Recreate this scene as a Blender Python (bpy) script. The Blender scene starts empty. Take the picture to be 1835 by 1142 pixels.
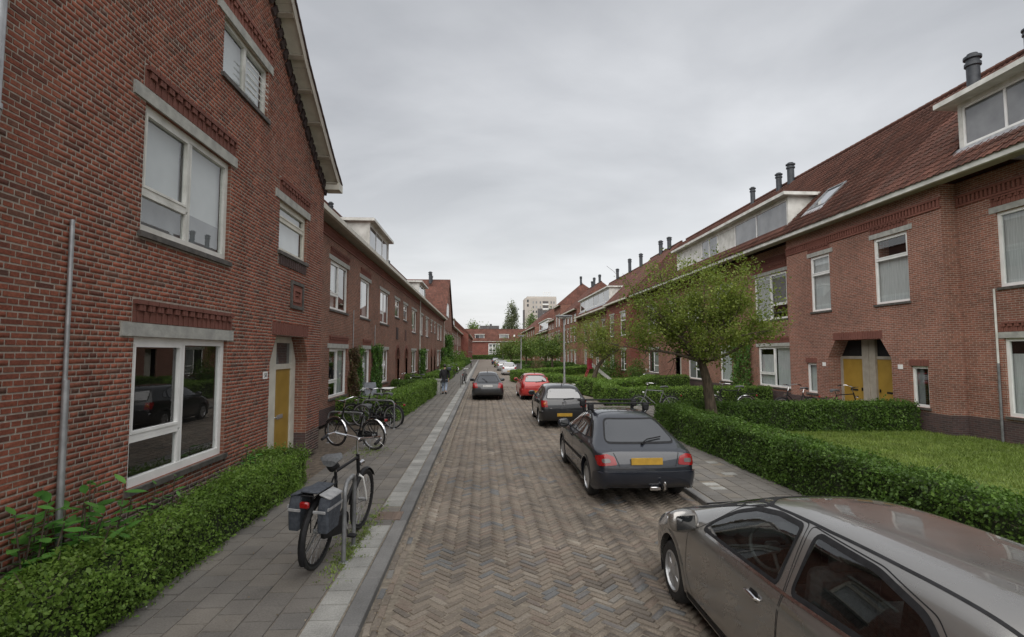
import bpy, bmesh, math, random
import numpy as np
from mathutils import Vector, Matrix
from mathutils.bvhtree import BVHTree
random.seed(7); np.random.seed(7)
R = math.radians
scene = bpy.context.scene
col = scene.collection

# ---------------------------------------------------------------- camera
cam_data = bpy.data.cameras.new('camera'); cam = bpy.data.objects.new('camera', cam_data); col.objects.link(cam)
cam.location = (0, 0, 2.5)
cam.rotation_euler = (R(90 + 3.773), 0, R(-3.241))
cam_data.sensor_width = 36; cam_data.lens = 925 / 1835 * 36
cam_data.clip_start = .05; cam_data.clip_end = 3000
scene.camera = cam

# ---------------------------------------------------------------- sky, sun, exposure
SUN_EL, SUN_AZ = 58, 200          # soft light high behind the camera
world = bpy.data.worlds.new('World'); scene.world = world; world.use_nodes = True
nt = world.node_tree; nt.nodes.clear()
def wn(t, **k):
    n = nt.nodes.new(t)
    for a, b in k.items(): setattr(n, a, b)
    return n
sky = wn('ShaderNodeTexSky', sky_type='NISHITA', sun_disc=False)
sky.sun_elevation = R(SUN_EL); sky.sun_rotation = R(SUN_AZ); sky.air_density = 1.5; sky.dust_density = 3
tc = wn('ShaderNodeTexCoord'); sep = wn('ShaderNodeSeparateXYZ'); nt.links.new(tc.outputs['Generated'], sep.inputs[0])
# flat cloud sheet: direction / (z + c)
zc = wn('ShaderNodeMath', operation='MAXIMUM'); nt.links.new(sep.outputs[2], zc.inputs[0]); zc.inputs[1].default_value = 0.0
za = wn('ShaderNodeMath', operation='ADD'); nt.links.new(zc.outputs[0], za.inputs[0]); za.inputs[1].default_value = .16
dv = wn('ShaderNodeVectorMath', operation='DIVIDE'); cmb = wn('ShaderNodeCombineXYZ')
for i in range(2): nt.links.new(za.outputs[0], cmb.inputs[i])
cmb.inputs[2].default_value = 1
nt.links.new(tc.outputs['Generated'], dv.inputs[0]); nt.links.new(cmb.outputs[0], dv.inputs[1])
mp = wn('ShaderNodeMapping'); mp.inputs['Scale'].default_value = (.62, .78, .4); mp.inputs['Location'].default_value = (3.1, 1.7, 0)
mp.inputs['Rotation'].default_value = (0, 0, R(28))
nt.links.new(dv.outputs[0], mp.inputs[0])
ns = wn('ShaderNodeTexNoise'); ns.inputs['Scale'].default_value = 1.15; ns.inputs['Detail'].default_value = 7; ns.inputs['Roughness'].default_value = .5; ns.inputs['Distortion'].default_value = .25
nt.links.new(mp.outputs[0], ns.inputs['Vector'])
cr = wn('ShaderNodeValToRGB'); cr.color_ramp.elements[0].position = .34; cr.color_ramp.elements[1].position = .68
cr.color_ramp.elements[0].color = (1.75, 1.78, 1.85, 1); cr.color_ramp.elements[1].color = (3.3, 3.32, 3.4, 1)
nt.links.new(ns.outputs['Fac'], cr.inputs[0])
# clouds look paler towards the horizon
mrh = wn('ShaderNodeMapRange'); mrh.inputs[1].default_value = 0; mrh.inputs[2].default_value = .45; mrh.inputs[3].default_value = .52; mrh.inputs[4].default_value = 0
nt.links.new(sep.outputs[2], mrh.inputs[0])
mh = wn('ShaderNodeMixRGB'); mh.inputs[2].default_value = (4.5, 4.53, 4.6, 1)
nt.links.new(mrh.outputs[0], mh.inputs[0]); nt.links.new(cr.outputs[0], mh.inputs[1])
ms = wn('ShaderNodeMixRGB'); ms.inputs[0].default_value = .93
nt.links.new(sky.outputs[0], ms.inputs[1]); nt.links.new(mh.outputs[0], ms.inputs[2])
bg = wn('ShaderNodeBackground'); bg.inputs[1].default_value = .1
nt.links.new(ms.outputs[0], bg.inputs[0])
wo = wn('ShaderNodeOutputWorld'); nt.links.new(bg.outputs[0], wo.inputs[0])
sun_data = bpy.data.lights.new('sun', 'SUN'); sun_data.energy = 1.5; sun_data.angle = R(95); sun_data.color = (1, .97, .93)
sun = bpy.data.objects.new('sun', sun_data); col.objects.link(sun)
sun.rotation_euler = (R(90 - SUN_EL), 0, R(180 - SUN_AZ))
sun.location = (0, -20, 40)
vs = scene.view_settings
vs.view_transform = 'Standard'; vs.look = 'None'; vs.exposure = 1.3; vs.gamma = 1; vs.use_curve_mapping = False
scene.render.engine = 'CYCLES'
scene.cycles.max_bounces = 6; scene.cycles.transparent_max_bounces = 12

# ---------------------------------------------------------------- helpers
LABELS = {}
def tag(o, label=None, cat=None, group=None, kind=None):
    if label:
        o['label'] = label
        LABELS.setdefault(label, []).append(o.name)
    if cat: o['category'] = cat
    if group: o['group'] = group
    if kind: o['kind'] = kind
    return o
def link(o, parent=None, keep=True):
    col.objects.link(o)
    if parent is not None:
        o.parent = parent
        if keep:      # geometry was written in world coordinates
            p = parent; loc = Vector((0, 0, 0))
            while p is not None:
                loc += Vector(p.location) - Vector((0, 0, 0)) if p.parent is None else Vector((0, 0, 0)); p = p.parent
            o.location = (0, 0, 0)
            if parent.parent is None: o.matrix_parent_inverse = Matrix.Translation(-loc)
    return o
def empty(name, loc=(0, 0, 0), rz=0):
    o = bpy.data.objects.new(name, None); o.empty_display_size = .2; col.objects.link(o)
    o.location = loc; o.rotation_euler = (0, 0, rz)
    return o
def mesh_np(name, V, F, mats, parent=None, smooth=False, keep=True, mi=None, attr=None):
    """V (n,3), F list of arrays with equal-length faces or list of lists"""
    me = bpy.data.meshes.new(name)
    V = np.asarray(V, dtype=np.float32)
    if isinstance(F, np.ndarray):
        n, k = F.shape
        me.vertices.add(len(V)); me.vertices.foreach_set('co', V.ravel())
        me.loops.add(n * k); me.loops.foreach_set('vertex_index', F.astype(np.int32).ravel())
        me.polygons.add(n); me.polygons.foreach_set('loop_start', np.arange(0, n * k, k, dtype=np.int32))
        me.polygons.foreach_set('loop_total', np.full(n, k, dtype=np.int32))
    else:
        me.from_pydata([tuple(map(float, v)) for v in V], [], F)
    if not isinstance(mats, (list, tuple)): mats = [mats]
    for m in mats: me.materials.append(m)
    if mi is not None: me.polygons.foreach_set('material_index', np.asarray(mi, dtype=np.int32))
    if smooth: me.polygons.foreach_set('use_smooth', np.ones(len(me.polygons), dtype=bool))
    if attr is not None:
        a = me.attributes.new('rnd', 'FLOAT', 'FACE'); a.data.foreach_set('value', np.asarray(attr, dtype=np.float32))
    me.update(calc_edges=True); me.validate()
    o = bpy.data.objects.new(name, me)
    return link(o, parent, keep)
class MB:
    def __init__(s): s.v = []; s.f = []; s.m = []
    def add(s, vs, fs, m=0):
        b = len(s.v); s.v += [tuple(v) for v in vs]
        for f in fs: s.f.append([b + i for i in f]); s.m.append(m)
        return s
    def box(s, x0, x1, y0, y1, z0, z1, m=0):
        x0, x1 = min(x0, x1), max(x0, x1); y0, y1 = min(y0, y1), max(y0, y1); z0, z1 = min(z0, z1), max(z0, z1)
        return s.add([(x0,y0,z0),(x1,y0,z0),(x1,y1,z0),(x0,y1,z0),(x0,y0,z1),(x1,y0,z1),(x1,y1,z1),(x0,y1,z1)],
                     [(0,3,2,1),(4,5,6,7),(0,1,5,4),(1,2,6,5),(2,3,7,6),(3,0,4,7)], m)
    def fbox(s, F, u0, u1, d0, d1, z0, z1, m=0):
        a = F.pt(u0, d0, z0); b = F.pt(u1, d1, z1)
        return s.box(a[0], b[0], a[1], b[1], a[2], b[2], m)
    def bbox(s, c, size, b=.01, rot=None, m=0):
        """chamfered box: centre, full size"""
        sx, sy, sz = [q / 2 for q in size]; vs = []
        for X in (-1, 1):
            for Y in (-1, 1):
                for Z in (-1, 1):
                    vs += [(X*(sx), Y*(sy-b), Z*(sz-b)), (X*(sx-b), Y*sy, Z*(sz-b)), (X*(sx-b), Y*(sy-b), Z*sz)]
        bm = bmesh.new()
        for v in vs: bm.verts.new(v)
        r = bmesh.ops.convex_hull(bm, input=bm.verts)
        bmesh.ops.dissolve_limit(bm, angle_limit=.01, verts=bm.verts, edges=bm.edges)
        bm.verts.index_update()
        M = Matrix.Translation(c) @ (rot.to_4x4() if rot is not None else Matrix.Identity(4))
        s.add([M @ v.co for v in bm.verts], [[v.index for v in f.verts] for f in bm.faces], m); bm.free()
        return s
    def quad(s, a, b, c, d, m=0): return s.add([a, b, c, d], [(0, 1, 2, 3)], m)
    def tube(s, pts, r, seg=8, m=0, cap=True, closed=False):
        pts = [Vector(p) for p in pts]; n = len(pts)
        rs = r if isinstance(r, (list, tuple)) else [r] * n
        rings = []; up = None
        for i, p in enumerate(pts):
            if closed: t = pts[(i + 1) % n] - pts[i - 1]
            else: t = pts[min(i + 1, n - 1)] - pts[max(i - 1, 0)]
            if t.length < 1e-9: t = Vector((0, 0, 1))
            t.normalize()
            if up is None:
                up = Vector((0, 0, 1)) if abs(t.z) < .9 else Vector((1, 0, 0))
            a = up - t * up.dot(t)
            if a.length < 1e-6: a = t.orthogonal()
            a.normalize(); b = t.cross(a); up = a
            rings.append([p + (a * math.cos(2*math.pi*k/seg) + b * math.sin(2*math.pi*k/seg)) * rs[i] for k in range(seg)])
        vs = [v for rg in rings for v in rg]; fs = []
        m_ = n if closed else n - 1
        for i in range(m_):
            j = (i + 1) % n
            for k in range(seg):
                k2 = (k + 1) % seg
                fs.append((i*seg+k, i*seg+k2, j*seg+k2, j*seg+k))
        if cap and not closed:
            fs.append(tuple(reversed(range(seg)))); fs.append(tuple((n-1)*seg + k for k in range(seg)))
        return s.add(vs, fs, m)
    def lathe(s, prof, seg=24, M=None, m=0, close=False):
        """prof: (r, h); axis local z"""
        M = M or Matrix.Identity(4); n = len(prof); vs = []; fs = []
        for k in range(seg):
            a = 2*math.pi*k/seg
            for r, h in prof: vs.append(M @ Vector((r*math.cos(a), r*math.sin(a), h)))
        for k in range(seg):
            k2 = (k+1) % seg
            for i in range(n - (0 if close else 1)):
                i2 = (i+1) % n
                fs.append((k*n+i, k2*n+i, k2*n+i2, k*n+i2))
        return s.add(vs, fs, m)
    def build(s, name, mats, parent=None, smooth=False, keep=True):
        if not isinstance(mats, (list, tuple)): mats = [mats]
        me = bpy.data.meshes.new(name); me.from_pydata([tuple(v) for v in s.v], [], s.f)
        for m in mats: me.materials.append(m)
        if len(mats) > 1: me.polygons.foreach_set('material_index', s.m)
        if smooth:
            me.polygons.foreach_set('use_smooth', np.ones(len(me.polygons), dtype=bool))
            try: me.set_sharp_from_angle(angle=R(38))
            except Exception: pass
        me.update()
        o = bpy.data.objects.new(name, me)
        return link(o, parent, keep)
def kids(o): return [c for c in o.children]
def copy_tree(o, parent=None):
    c = o.copy(); col.objects.link(c)
    if parent is not None: c.parent = parent
    for ch in o.children: copy_tree(ch, c)
    return c
class Fac:
    """facade frame: u along the wall, d outwards, z up"""
    def __init__(s, o, u, n): s.o = o; s.u = u; s.n = n
    def pt(s, u, d, z): return (s.o[0] + s.u[0]*u + s.n[0]*d, s.o[1] + s.u[1]*u + s.n[1]*d, z)
def left(x): return Fac((x, 0), (0, 1), (1, 0))
def right(x): return Fac((x, 0), (0, 1), (-1, 0))
def proj(p):
    """pixel of a world point in the 1835 x 1142 picture"""
    q = cam_inv @ Vector(p)
    return (917.5 + 925 * q.x / -q.z, 571 - 925 * q.y / -q.z, -q.z)
cam_inv = (Matrix.Translation(cam.location) @ cam.rotation_euler.to_matrix().to_4x4()).inverted()

# ---------------------------------------------------------------- materials
def nodemat(name):
    m = bpy.data.materials.new(name); m.use_nodes = True
    n = m.node_tree.nodes; l = m.node_tree.links
    b = n['Principled BSDF']
    return m, n, l, b
def N(n, t, **k):
    x = n.new(t)
    for a, v in k.items(): setattr(x, a, v)
    return x
def noise_mat(name, c1, c2, scale=5, rough=.7, bump=.0, metal=0, spec=.5, coat=0, detail=6, coords='Object', rnd=0, bscale=None, trans=0, lo=.35, hi=.65, stretch=None):
    m, n, l, b = nodemat(name)
    if coords == 'World': src = N(n, 'ShaderNodeNewGeometry').outputs['Position']
    else: src = N(n, 'ShaderNodeTexCoord').outputs['Object']
    if stretch:
        mp = N(n, 'ShaderNodeMapping'); mp.inputs['Scale'].default_value = stretch; l.new(src, mp.inputs[0]); src = mp.outputs[0]
    t = N(n, 'ShaderNodeTexNoise'); t.inputs['Scale'].default_value = scale; t.inputs['Detail'].default_value = detail
    l.new(src, t.inputs['Vector'])
    r = N(n, 'ShaderNodeValToRGB'); r.color_ramp.elements[0].position = lo; r.color_ramp.elements[1].position = hi
    r.color_ramp.elements[0].color = (*c1, 1); r.color_ramp.elements[1].color = (*c2, 1)
    l.new(t.outputs['Fac'], r.inputs[0]); out = r.outputs[0]
    if rnd:
        out = vary(n, l, out, rnd)
    l.new(out, b.inputs['Base Color'])
    b.inputs['Roughness'].default_value = rough; b.inputs['Metallic'].default_value = metal
    b.inputs['Specular IOR Level'].default_value = spec; b.inputs['Coat Weight'].default_value = coat
    b.inputs['Coat Roughness'].default_value = .03
    if bump:
        t2 = N(n, 'ShaderNodeTexNoise'); t2.inputs['Scale'].default_value = bscale or scale * 4; t2.inputs['Detail'].default_value = 4
        l.new(src, t2.inputs['Vector'])
        bp = N(n, 'ShaderNodeBump'); bp.inputs['Strength'].default_value = bump; bp.inputs['Distance'].default_value = .02
        l.new(t2.outputs['Fac'], bp.inputs['Height']); l.new(bp.outputs[0], b.inputs['Normal'])
    return m
def rndval(n, l):
    a = N(n, 'ShaderNodeAttribute', attribute_name='rnd'); oi = N(n, 'ShaderNodeObjectInfo')
    ad = N(n, 'ShaderNodeMath', operation='ADD'); l.new(a.outputs['Fac'], ad.inputs[0]); l.new(oi.outputs['Random'], ad.inputs[1])
    fr = N(n, 'ShaderNodeMath', operation='FRACT'); l.new(ad.outputs[0], fr.inputs[0])
    return fr.outputs[0]
def vary(n, l, colr, amt):
    v = rndval(n, l)
    mr = N(n, 'ShaderNodeMapRange'); mr.inputs[3].default_value = 1 - amt; mr.inputs[4].default_value = 1 + amt; l.new(v, mr.inputs[0])
    mx = N(n, 'ShaderNodeMixRGB', blend_type='MULTIPLY'); mx.inputs[0].default_value = 1
    cb = N(n, 'ShaderNodeCombineXYZ')
    for i in range(3): l.new(mr.outputs[0], cb.inputs[i])
    l.new(colr, mx.inputs[1]); l.new(cb.outputs[0], mx.inputs[2])
    return mx.outputs[0]
def ramp_mat(name, stops, rough=.8, bump=.3, nscale=30, spec=.3, dirt=.25, dscale=1.2, coords='World', streak=False):
    """one colour per piece, chosen by the piece's random value, with grain and large stains"""
    m, n, l, b = nodemat(name)
    v = rndval(n, l)
    r = N(n, 'ShaderNodeValToRGB'); r.color_ramp.interpolation = 'LINEAR'
    e = r.color_ramp.elements
    e[0].position = stops[0][0]; e[0].color = (*stops[0][1], 1); e[1].position = stops[-1][0]; e[1].color = (*stops[-1][1], 1)
    for p, c in stops[1:-1]:
        x = e.new(p); x.color = (*c, 1)
    l.new(v, r.inputs[0])
    src = N(n, 'ShaderNodeNewGeometry').outputs['Position']
    t = N(n, 'ShaderNodeTexNoise'); t.inputs['Scale'].default_value = nscale; t.inputs['Detail'].default_value = 5; l.new(src, t.inputs['Vector'])
    t2 = N(n, 'ShaderNodeTexNoise'); t2.inputs['Scale'].default_value = dscale; t2.inputs['Detail'].default_value = 4; l.new(src, t2.inputs['Vector'])
    if streak:
        mps = N(n, 'ShaderNodeMapping'); mps.inputs['Scale'].default_value = (2.6, 2.6, .22); l.new(src, mps.inputs[0]); l.new(mps.outputs[0], t2.inputs['Vector'])
    ad = N(n, 'ShaderNodeMath', operation='ADD'); l.new(t.outputs['Fac'], ad.inputs[0]); l.new(t2.outputs['Fac'], ad.inputs[1])
    mr = N(n, 'ShaderNodeMapRange'); mr.inputs[1].default_value = .6; mr.inputs[2].default_value = 1.4; mr.inputs[3].default_value = 1 - dirt; mr.inputs[4].default_value = 1 + dirt
    l.new(ad.outputs[0], mr.inputs[0])
    cb = N(n, 'ShaderNodeCombineXYZ')
    for i in range(3): l.new(mr.outputs[0], cb.inputs[i])
    mx = N(n, 'ShaderNodeMixRGB', blend_type='MULTIPLY'); mx.inputs[0].default_value = 1
    l.new(r.outputs[0], mx.inputs[1]); l.new(cb.outputs[0], mx.inputs[2]); l.new(mx.outputs[0], b.inputs['Base Color'])
    b.inputs['Roughness'].default_value = rough; b.inputs['Specular IOR Level'].default_value = spec
    bp = N(n, 'ShaderNodeBump'); bp.inputs['Strength'].default_value = bump; bp.inputs['Distance'].default_value = .006
    l.new(t.outputs['Fac'], bp.inputs['Height']); l.new(bp.outputs[0], b.inputs['Normal'])
    return m
def brick_mat(name, c1, c2, mortar, bw=.215, rh=.0625, ms=.0075, plinth=None, rough=.85):
    m, n, l, b = nodemat(name)
    g = N(n, 'ShaderNodeNewGeometry')
    sp = N(n, 'ShaderNodeSeparateXYZ'); l.new(g.outputs['Position'], sp.inputs[0])
    sn = N(n, 'ShaderNodeSeparateXYZ'); l.new(g.outputs['True Normal'], sn.inputs[0])
    ab = N(n, 'ShaderNodeMath', operation='ABSOLUTE'); l.new(sn.outputs[0], ab.inputs[0])
    gt = N(n, 'ShaderNodeMath', operation='GREATER_THAN'); gt.inputs[1].default_value = .5; l.new(ab.outputs[0], gt.inputs[0])
    mixu = N(n, 'ShaderNodeMix'); l.new(gt.outputs[0], mixu.inputs[0]); l.new(sp.outputs[0], mixu.inputs[2]); l.new(sp.outputs[1], mixu.inputs[3])
    cv = N(n, 'ShaderNodeCombineXYZ'); l.new(mixu.outputs[0], cv.inputs[0]); l.new(sp.outputs[2], cv.inputs[1])
    bt = N(n, 'ShaderNodeTexBrick'); bt.offset = .5
    bt.inputs['Scale'].default_value = 1; bt.inputs['Brick Width'].default_value = bw; bt.inputs['Row Height'].default_value = rh
    bt.inputs['Mortar Size'].default_value = ms; bt.inputs['Mortar Smooth'].default_value = .2; bt.inputs['Bias'].default_value = -.1
    bt.inputs['Color1'].default_value = (*c1, 1); bt.inputs['Color2'].default_value = (*c2, 1); bt.inputs['Mortar'].default_value = (*mortar, 1)
    l.new(cv.outputs[0], bt.inputs['Vector'])
    t2 = N(n, 'ShaderNodeTexNoise'); t2.inputs['Scale'].default_value = .55; t2.inputs['Detail'].default_value = 6; l.new(g.outputs['Position'], t2.inputs['Vector'])
    t3 = N(n, 'ShaderNodeTexNoise'); t3.inputs['Scale'].default_value = 9; t3.inputs['Detail'].default_value = 3; l.new(g.outputs['Position'], t3.inputs['Vector'])
    ad = N(n, 'ShaderNodeMath', operation='ADD'); l.new(t2.outputs['Fac'], ad.inputs[0]); l.new(t3.outputs['Fac'], ad.inputs[1])
    mr = N(n, 'ShaderNodeMapRange'); mr.inputs[1].default_value = .65; mr.inputs[2].default_value = 1.35; mr.inputs[3].default_value = .68; mr.inputs[4].default_value = 1.3
    l.new(ad.outputs[0], mr.inputs[0])
    cb = N(n, 'ShaderNodeCombineXYZ')
    for i in range(3): l.new(mr.outputs[0], cb.inputs[i])
    mx = N(n, 'ShaderNodeMixRGB', blend_type='MULTIPLY'); mx.inputs[0].default_value = 1
    l.new(bt.outputs['Color'], mx.inputs[1]); l.new(cb.outputs[0], mx.inputs[2])
    out = mx.outputs[0]
    if plinth:       # the dark clinker bricks of the plinth
        lt = N(n, 'ShaderNodeMath', operation='LESS_THAN'); lt.inputs[1].default_value = plinth; l.new(sp.outputs[2], lt.inputs[0])
        bt2 = N(n, 'ShaderNodeTexBrick'); bt2.offset = .5
        for k in ('Scale', 'Brick Width', 'Row Height', 'Mortar Size'): bt2.inputs[k].default_value = bt.inputs[k].default_value
        bt2.inputs['Color1'].default_value = (.065, .045, .045, 1); bt2.inputs['Color2'].default_value = (.11, .065, .06, 1); bt2.inputs['Mortar'].default_value = (.12, .105, .1, 1)
        l.new(cv.outputs[0], bt2.inputs['Vector'])
        mp = N(n, 'ShaderNodeMixRGB'); l.new(lt.outputs[0], mp.inputs[0]); l.new(out, mp.inputs[1]); l.new(bt2.outputs[0], mp.inputs[2]); out = mp.outputs[0]
    l.new(out, b.inputs['Base Color']); b.inputs['Roughness'].default_value = rough; b.inputs['Specular IOR Level'].default_value = .25
    bp = N(n, 'ShaderNodeBump'); bp.inputs['Strength'].default_value = .8; bp.inputs['Distance'].default_value = .008; bp.invert = True
    l.new(bt.outputs['Fac'], bp.inputs['Height']); l.new(bp.outputs[0], b.inputs['Normal'])
    return m
def glass_mat(name, tint=(1, 1, 1), refl=1.0, rough=.0):
    m, n, l, b = nodemat(name); n.remove(b)
    lw = N(n, 'ShaderNodeLayerWeight'); lw.inputs[0].default_value = .5
    fr = N(n, 'ShaderNodeMath', operation='POWER'); fr.inputs[1].default_value = 4; l.new(lw.outputs['Facing'], fr.inputs[0])
    mu = N(n, 'ShaderNodeMath', operation='MULTIPLY'); mu.inputs[1].default_value = .9; l.new(fr.outputs[0], mu.inputs[0])
    ad = N(n, 'ShaderNodeMath', operation='ADD', use_clamp=True); ad.inputs[1].default_value = .06*refl; l.new(mu.outputs[0], ad.inputs[0])
    tr = N(n, 'ShaderNodeBsdfTransparent'); tr.inputs[0].default_value = (*tint, 1)
    gl = N(n, 'ShaderNodeBsdfGlossy'); gl.inputs['Roughness'].default_value = rough; gl.inputs[0].default_value = (1, 1, 1, 1)
    mx = N(n, 'ShaderNodeMixShader'); l.new(ad.outputs[0], mx.inputs[0]); l.new(tr.outputs[0], mx.inputs[1]); l.new(gl.outputs[0], mx.inputs[2])
    l.new(mx.outputs[0], n['Material Output'].inputs[0])
    return m
def leaf_mat(name, c1, c2, c3, trans=.35):
    m, n, l, b = nodemat(name); n.remove(b)
    v = rndval(n, l)
    r = N(n, 'ShaderNodeValToRGB'); e = r.color_ramp.elements
    e[0].color = (*c1, 1); e[1].color = (*c3, 1); x = e.new(.5); x.color = (*c2, 1); l.new(v, r.inputs[0])
    src = N(n, 'ShaderNodeNewGeometry').outputs['Position']
    t = N(n, 'ShaderNodeTexNoise'); t.inputs['Scale'].default_value = 2.2; t.inputs['Detail'].default_value = 5; l.new(src, t.inputs['Vector'])
    mr = N(n, 'ShaderNodeMapRange'); mr.inputs[1].default_value = .3; mr.inputs[2].default_value = .7; mr.inputs[3].default_value = .7; mr.inputs[4].default_value = 1.3; l.new(t.outputs['Fac'], mr.inputs[0])
    cb = N(n, 'ShaderNodeCombineXYZ')
    for i in range(3): l.new(mr.outputs[0], cb.inputs[i])
    mx0 = N(n, 'ShaderNodeMixRGB', blend_type='MULTIPLY'); mx0.inputs[0].default_value = 1; l.new(r.outputs[0], mx0.inputs[1]); l.new(cb.outputs[0], mx0.inputs[2])
    d = N(n, 'ShaderNodeBsdfPrincipled'); d.inputs['Roughness'].default_value = .5; d.inputs['Specular IOR Level'].default_value = .35
    tl = N(n, 'ShaderNodeBsdfTranslucent')
    l.new(mx0.outputs[0], d.inputs['Base Color']); l.new(mx0.outputs[0], tl.inputs[0])
    mx = N(n, 'ShaderNodeMixShader'); mx.inputs[0].default_value = trans; l.new(d.outputs[0], mx.inputs[1]); l.new(tl.outputs[0], mx.inputs[2])
    l.new(mx.outputs[0], n['Material Output'].inputs[0])
    return m
def paint_mat(name, c, metal=0, rough=.35, flake=0):
    m, n, l, b = nodemat(name)
    b.inputs['Base Color'].default_value = (*c, 1); b.inputs['Metallic'].default_value = metal; b.inputs['Roughness'].default_value = rough
    b.inputs['Coat Weight'].default_value = 1; b.inputs['Coat Roughness'].default_value = .02
    tcn = N(n, 'ShaderNodeTexCoord')
    t = N(n, 'ShaderNodeTexNoise'); t.inputs['Scale'].default_value = 3; t.inputs['Detail'].default_value = 6; l.new(tcn.outputs['Object'], t.inputs['Vector'])
    mr = N(n, 'ShaderNodeMapRange'); mr.inputs[3].default_value = rough - .08; mr.inputs[4].default_value = rough + .18; l.new(t.outputs['Fac'], mr.inputs[0]); l.new(mr.outputs[0], b.inputs['Roughness'])
    # a film of dust that dulls the coat in patches
    mr2 = N(n, 'ShaderNodeMapRange'); mr2.inputs[1].default_value = .35; mr2.inputs[2].default_value = .75; mr2.inputs[3].default_value = .01; mr2.inputs[4].default_value = .08
    l.new(t.outputs['Fac'], mr2.inputs[0]); l.new(mr2.outputs[0], b.inputs['Coat Roughness'])
    return m
def flat_mat(name, c, rough=.5, metal=0, spec=.5, coat=0):
    return noise_mat(name, tuple(x*.88 for x in c), tuple(min(1, x*1.1) for x in c), 12, rough, 0, metal, spec, coat)

RED = [(0, (.125, .05, .037)), (.12, (.19, .063, .041)), (.5, (.23, .074, .046)), (.85, (.265, .092, .057)), (.94, (.18, .08, .055)), (1, (.11, .057, .044))]
M = {}
M['brick_piece'] = ramp_mat('brick_piece', RED, .85, .5, 45, .25, .5, .8, streak=True)
M['brick_red'] = ramp_mat('brick_red', [(0, (.17, .07, .054)), (1, (.225, .092, .07))], .85, .4, 45)
M['brick_dark'] = ramp_mat('brick_dark', [(0, (.05, .037, .037)), (.6, (.095, .058, .052)), (1, (.13, .07, .06))], .8, .5, 45)
M['mortar'] = noise_mat('mortar', (.28, .245, .205), (.39, .345, .295), 14, .95, .4, coords='World')
M['wall_left'] = brick_mat('brick_wall_left', (.25, .098, .064), (.15, .068, .048), (.33, .27, .215), plinth=.55)
M['wall_right'] = brick_mat('brick_wall_right', (.285, .116, .08), (.185, .084, .06), (.37, .31, .26), plinth=.62)
M['wall_far'] = brick_mat('brick_wall_far', (.255, .092, .062), (.155, .066, .047), (.30, .23, .185))
M['wall_deep'] = brick_mat('brick_wall_deep', (.22, .06, .042), (.15, .045, .036), (.26, .16, .13))
M['concrete'] = noise_mat('concrete', (.30, .30, .28), (.42, .42, .385), 6, .9, .3, coords='World')
M['sill_dark'] = noise_mat('sill_dark', (.06, .055, .05), (.11, .10, .09), 9, .7, .2, coords='World')
M['white'] = noise_mat('white_paint', (.74, .74, .72), (.84, .84, .82), 3, .4, .02, coords='World')
M['cream'] = noise_mat('cream_paint', (.52, .5, .43), (.64, .62, .54), 4, .55, .05, coords='World')
M['dull_white'] = noise_mat('weathered_white', (.5, .5, .46), (.72, .72, .68), 2.5, .6, .05, coords='World')
M['yellow'] = noise_mat('yellow_paint', (.30, .185, .028), (.36, .225, .038), 3, .45, .02, coords='World')
M['greybrown'] = noise_mat('grey_brown_paint', (.30, .27, .22), (.38, .34, .28), 4, .6, .05, coords='World')
M['glass'] = glass_mat('window_glass', (.9, .93, .92), 1.6)
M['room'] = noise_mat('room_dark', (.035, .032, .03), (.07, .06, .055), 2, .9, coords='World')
M['curtain'] = noise_mat('curtain_grey', (.40, .41, .42), (.52, .53, .54), 8, .9, .25, coords='World', stretch=(1, 3, .15))
M['blind'] = noise_mat('roller_blind', (.50, .51, .52), (.56, .57, .58), 2, .9, .02, coords='World')
def far_pane():
    m, n, l, b = nodemat('far_pane')
    oi = N(n, 'ShaderNodeObjectInfo'); r = N(n, 'ShaderNodeValToRGB'); e = r.color_ramp.elements
    e[0].color = (.012, .014, .016, 1); e[1].color = (.3, .31, .31, 1); x = e.new(.45); x.color = (.03, .033, .036, 1); x = e.new(.7); x.color = (.16, .165, .17, 1)
    l.new(oi.outputs['Random'], r.inputs[0]); l.new(r.outputs[0], b.inputs['Base Color'])
    b.inputs['Roughness'].default_value = .04; b.inputs['Coat Weight'].default_value = .6; b.inputs['Specular IOR Level'].default_value = .7
    t = N(n, 'ShaderNodeTexNoise'); t.inputs['Scale'].default_value = .8; g = N(n, 'ShaderNodeNewGeometry'); l.new(g.outputs['Position'], t.inputs['Vector'])
    bp = N(n, 'ShaderNodeBump'); bp.inputs['Strength'].default_value = .06; l.new(t.outputs['Fac'], bp.inputs['Height']); l.new(bp.outputs[0], b.inputs['Normal'])
    return m
M['far_pane'] = far_pane()
M['tile'] = ramp_mat('roof_tile', [(0, (.07, .036, .028)), (.4, (.115, .052, .038)), (.8, (.145, .066, .048)), (1, (.10, .06, .048))], .8, .5, 25, .25, .5, .9)
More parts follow.
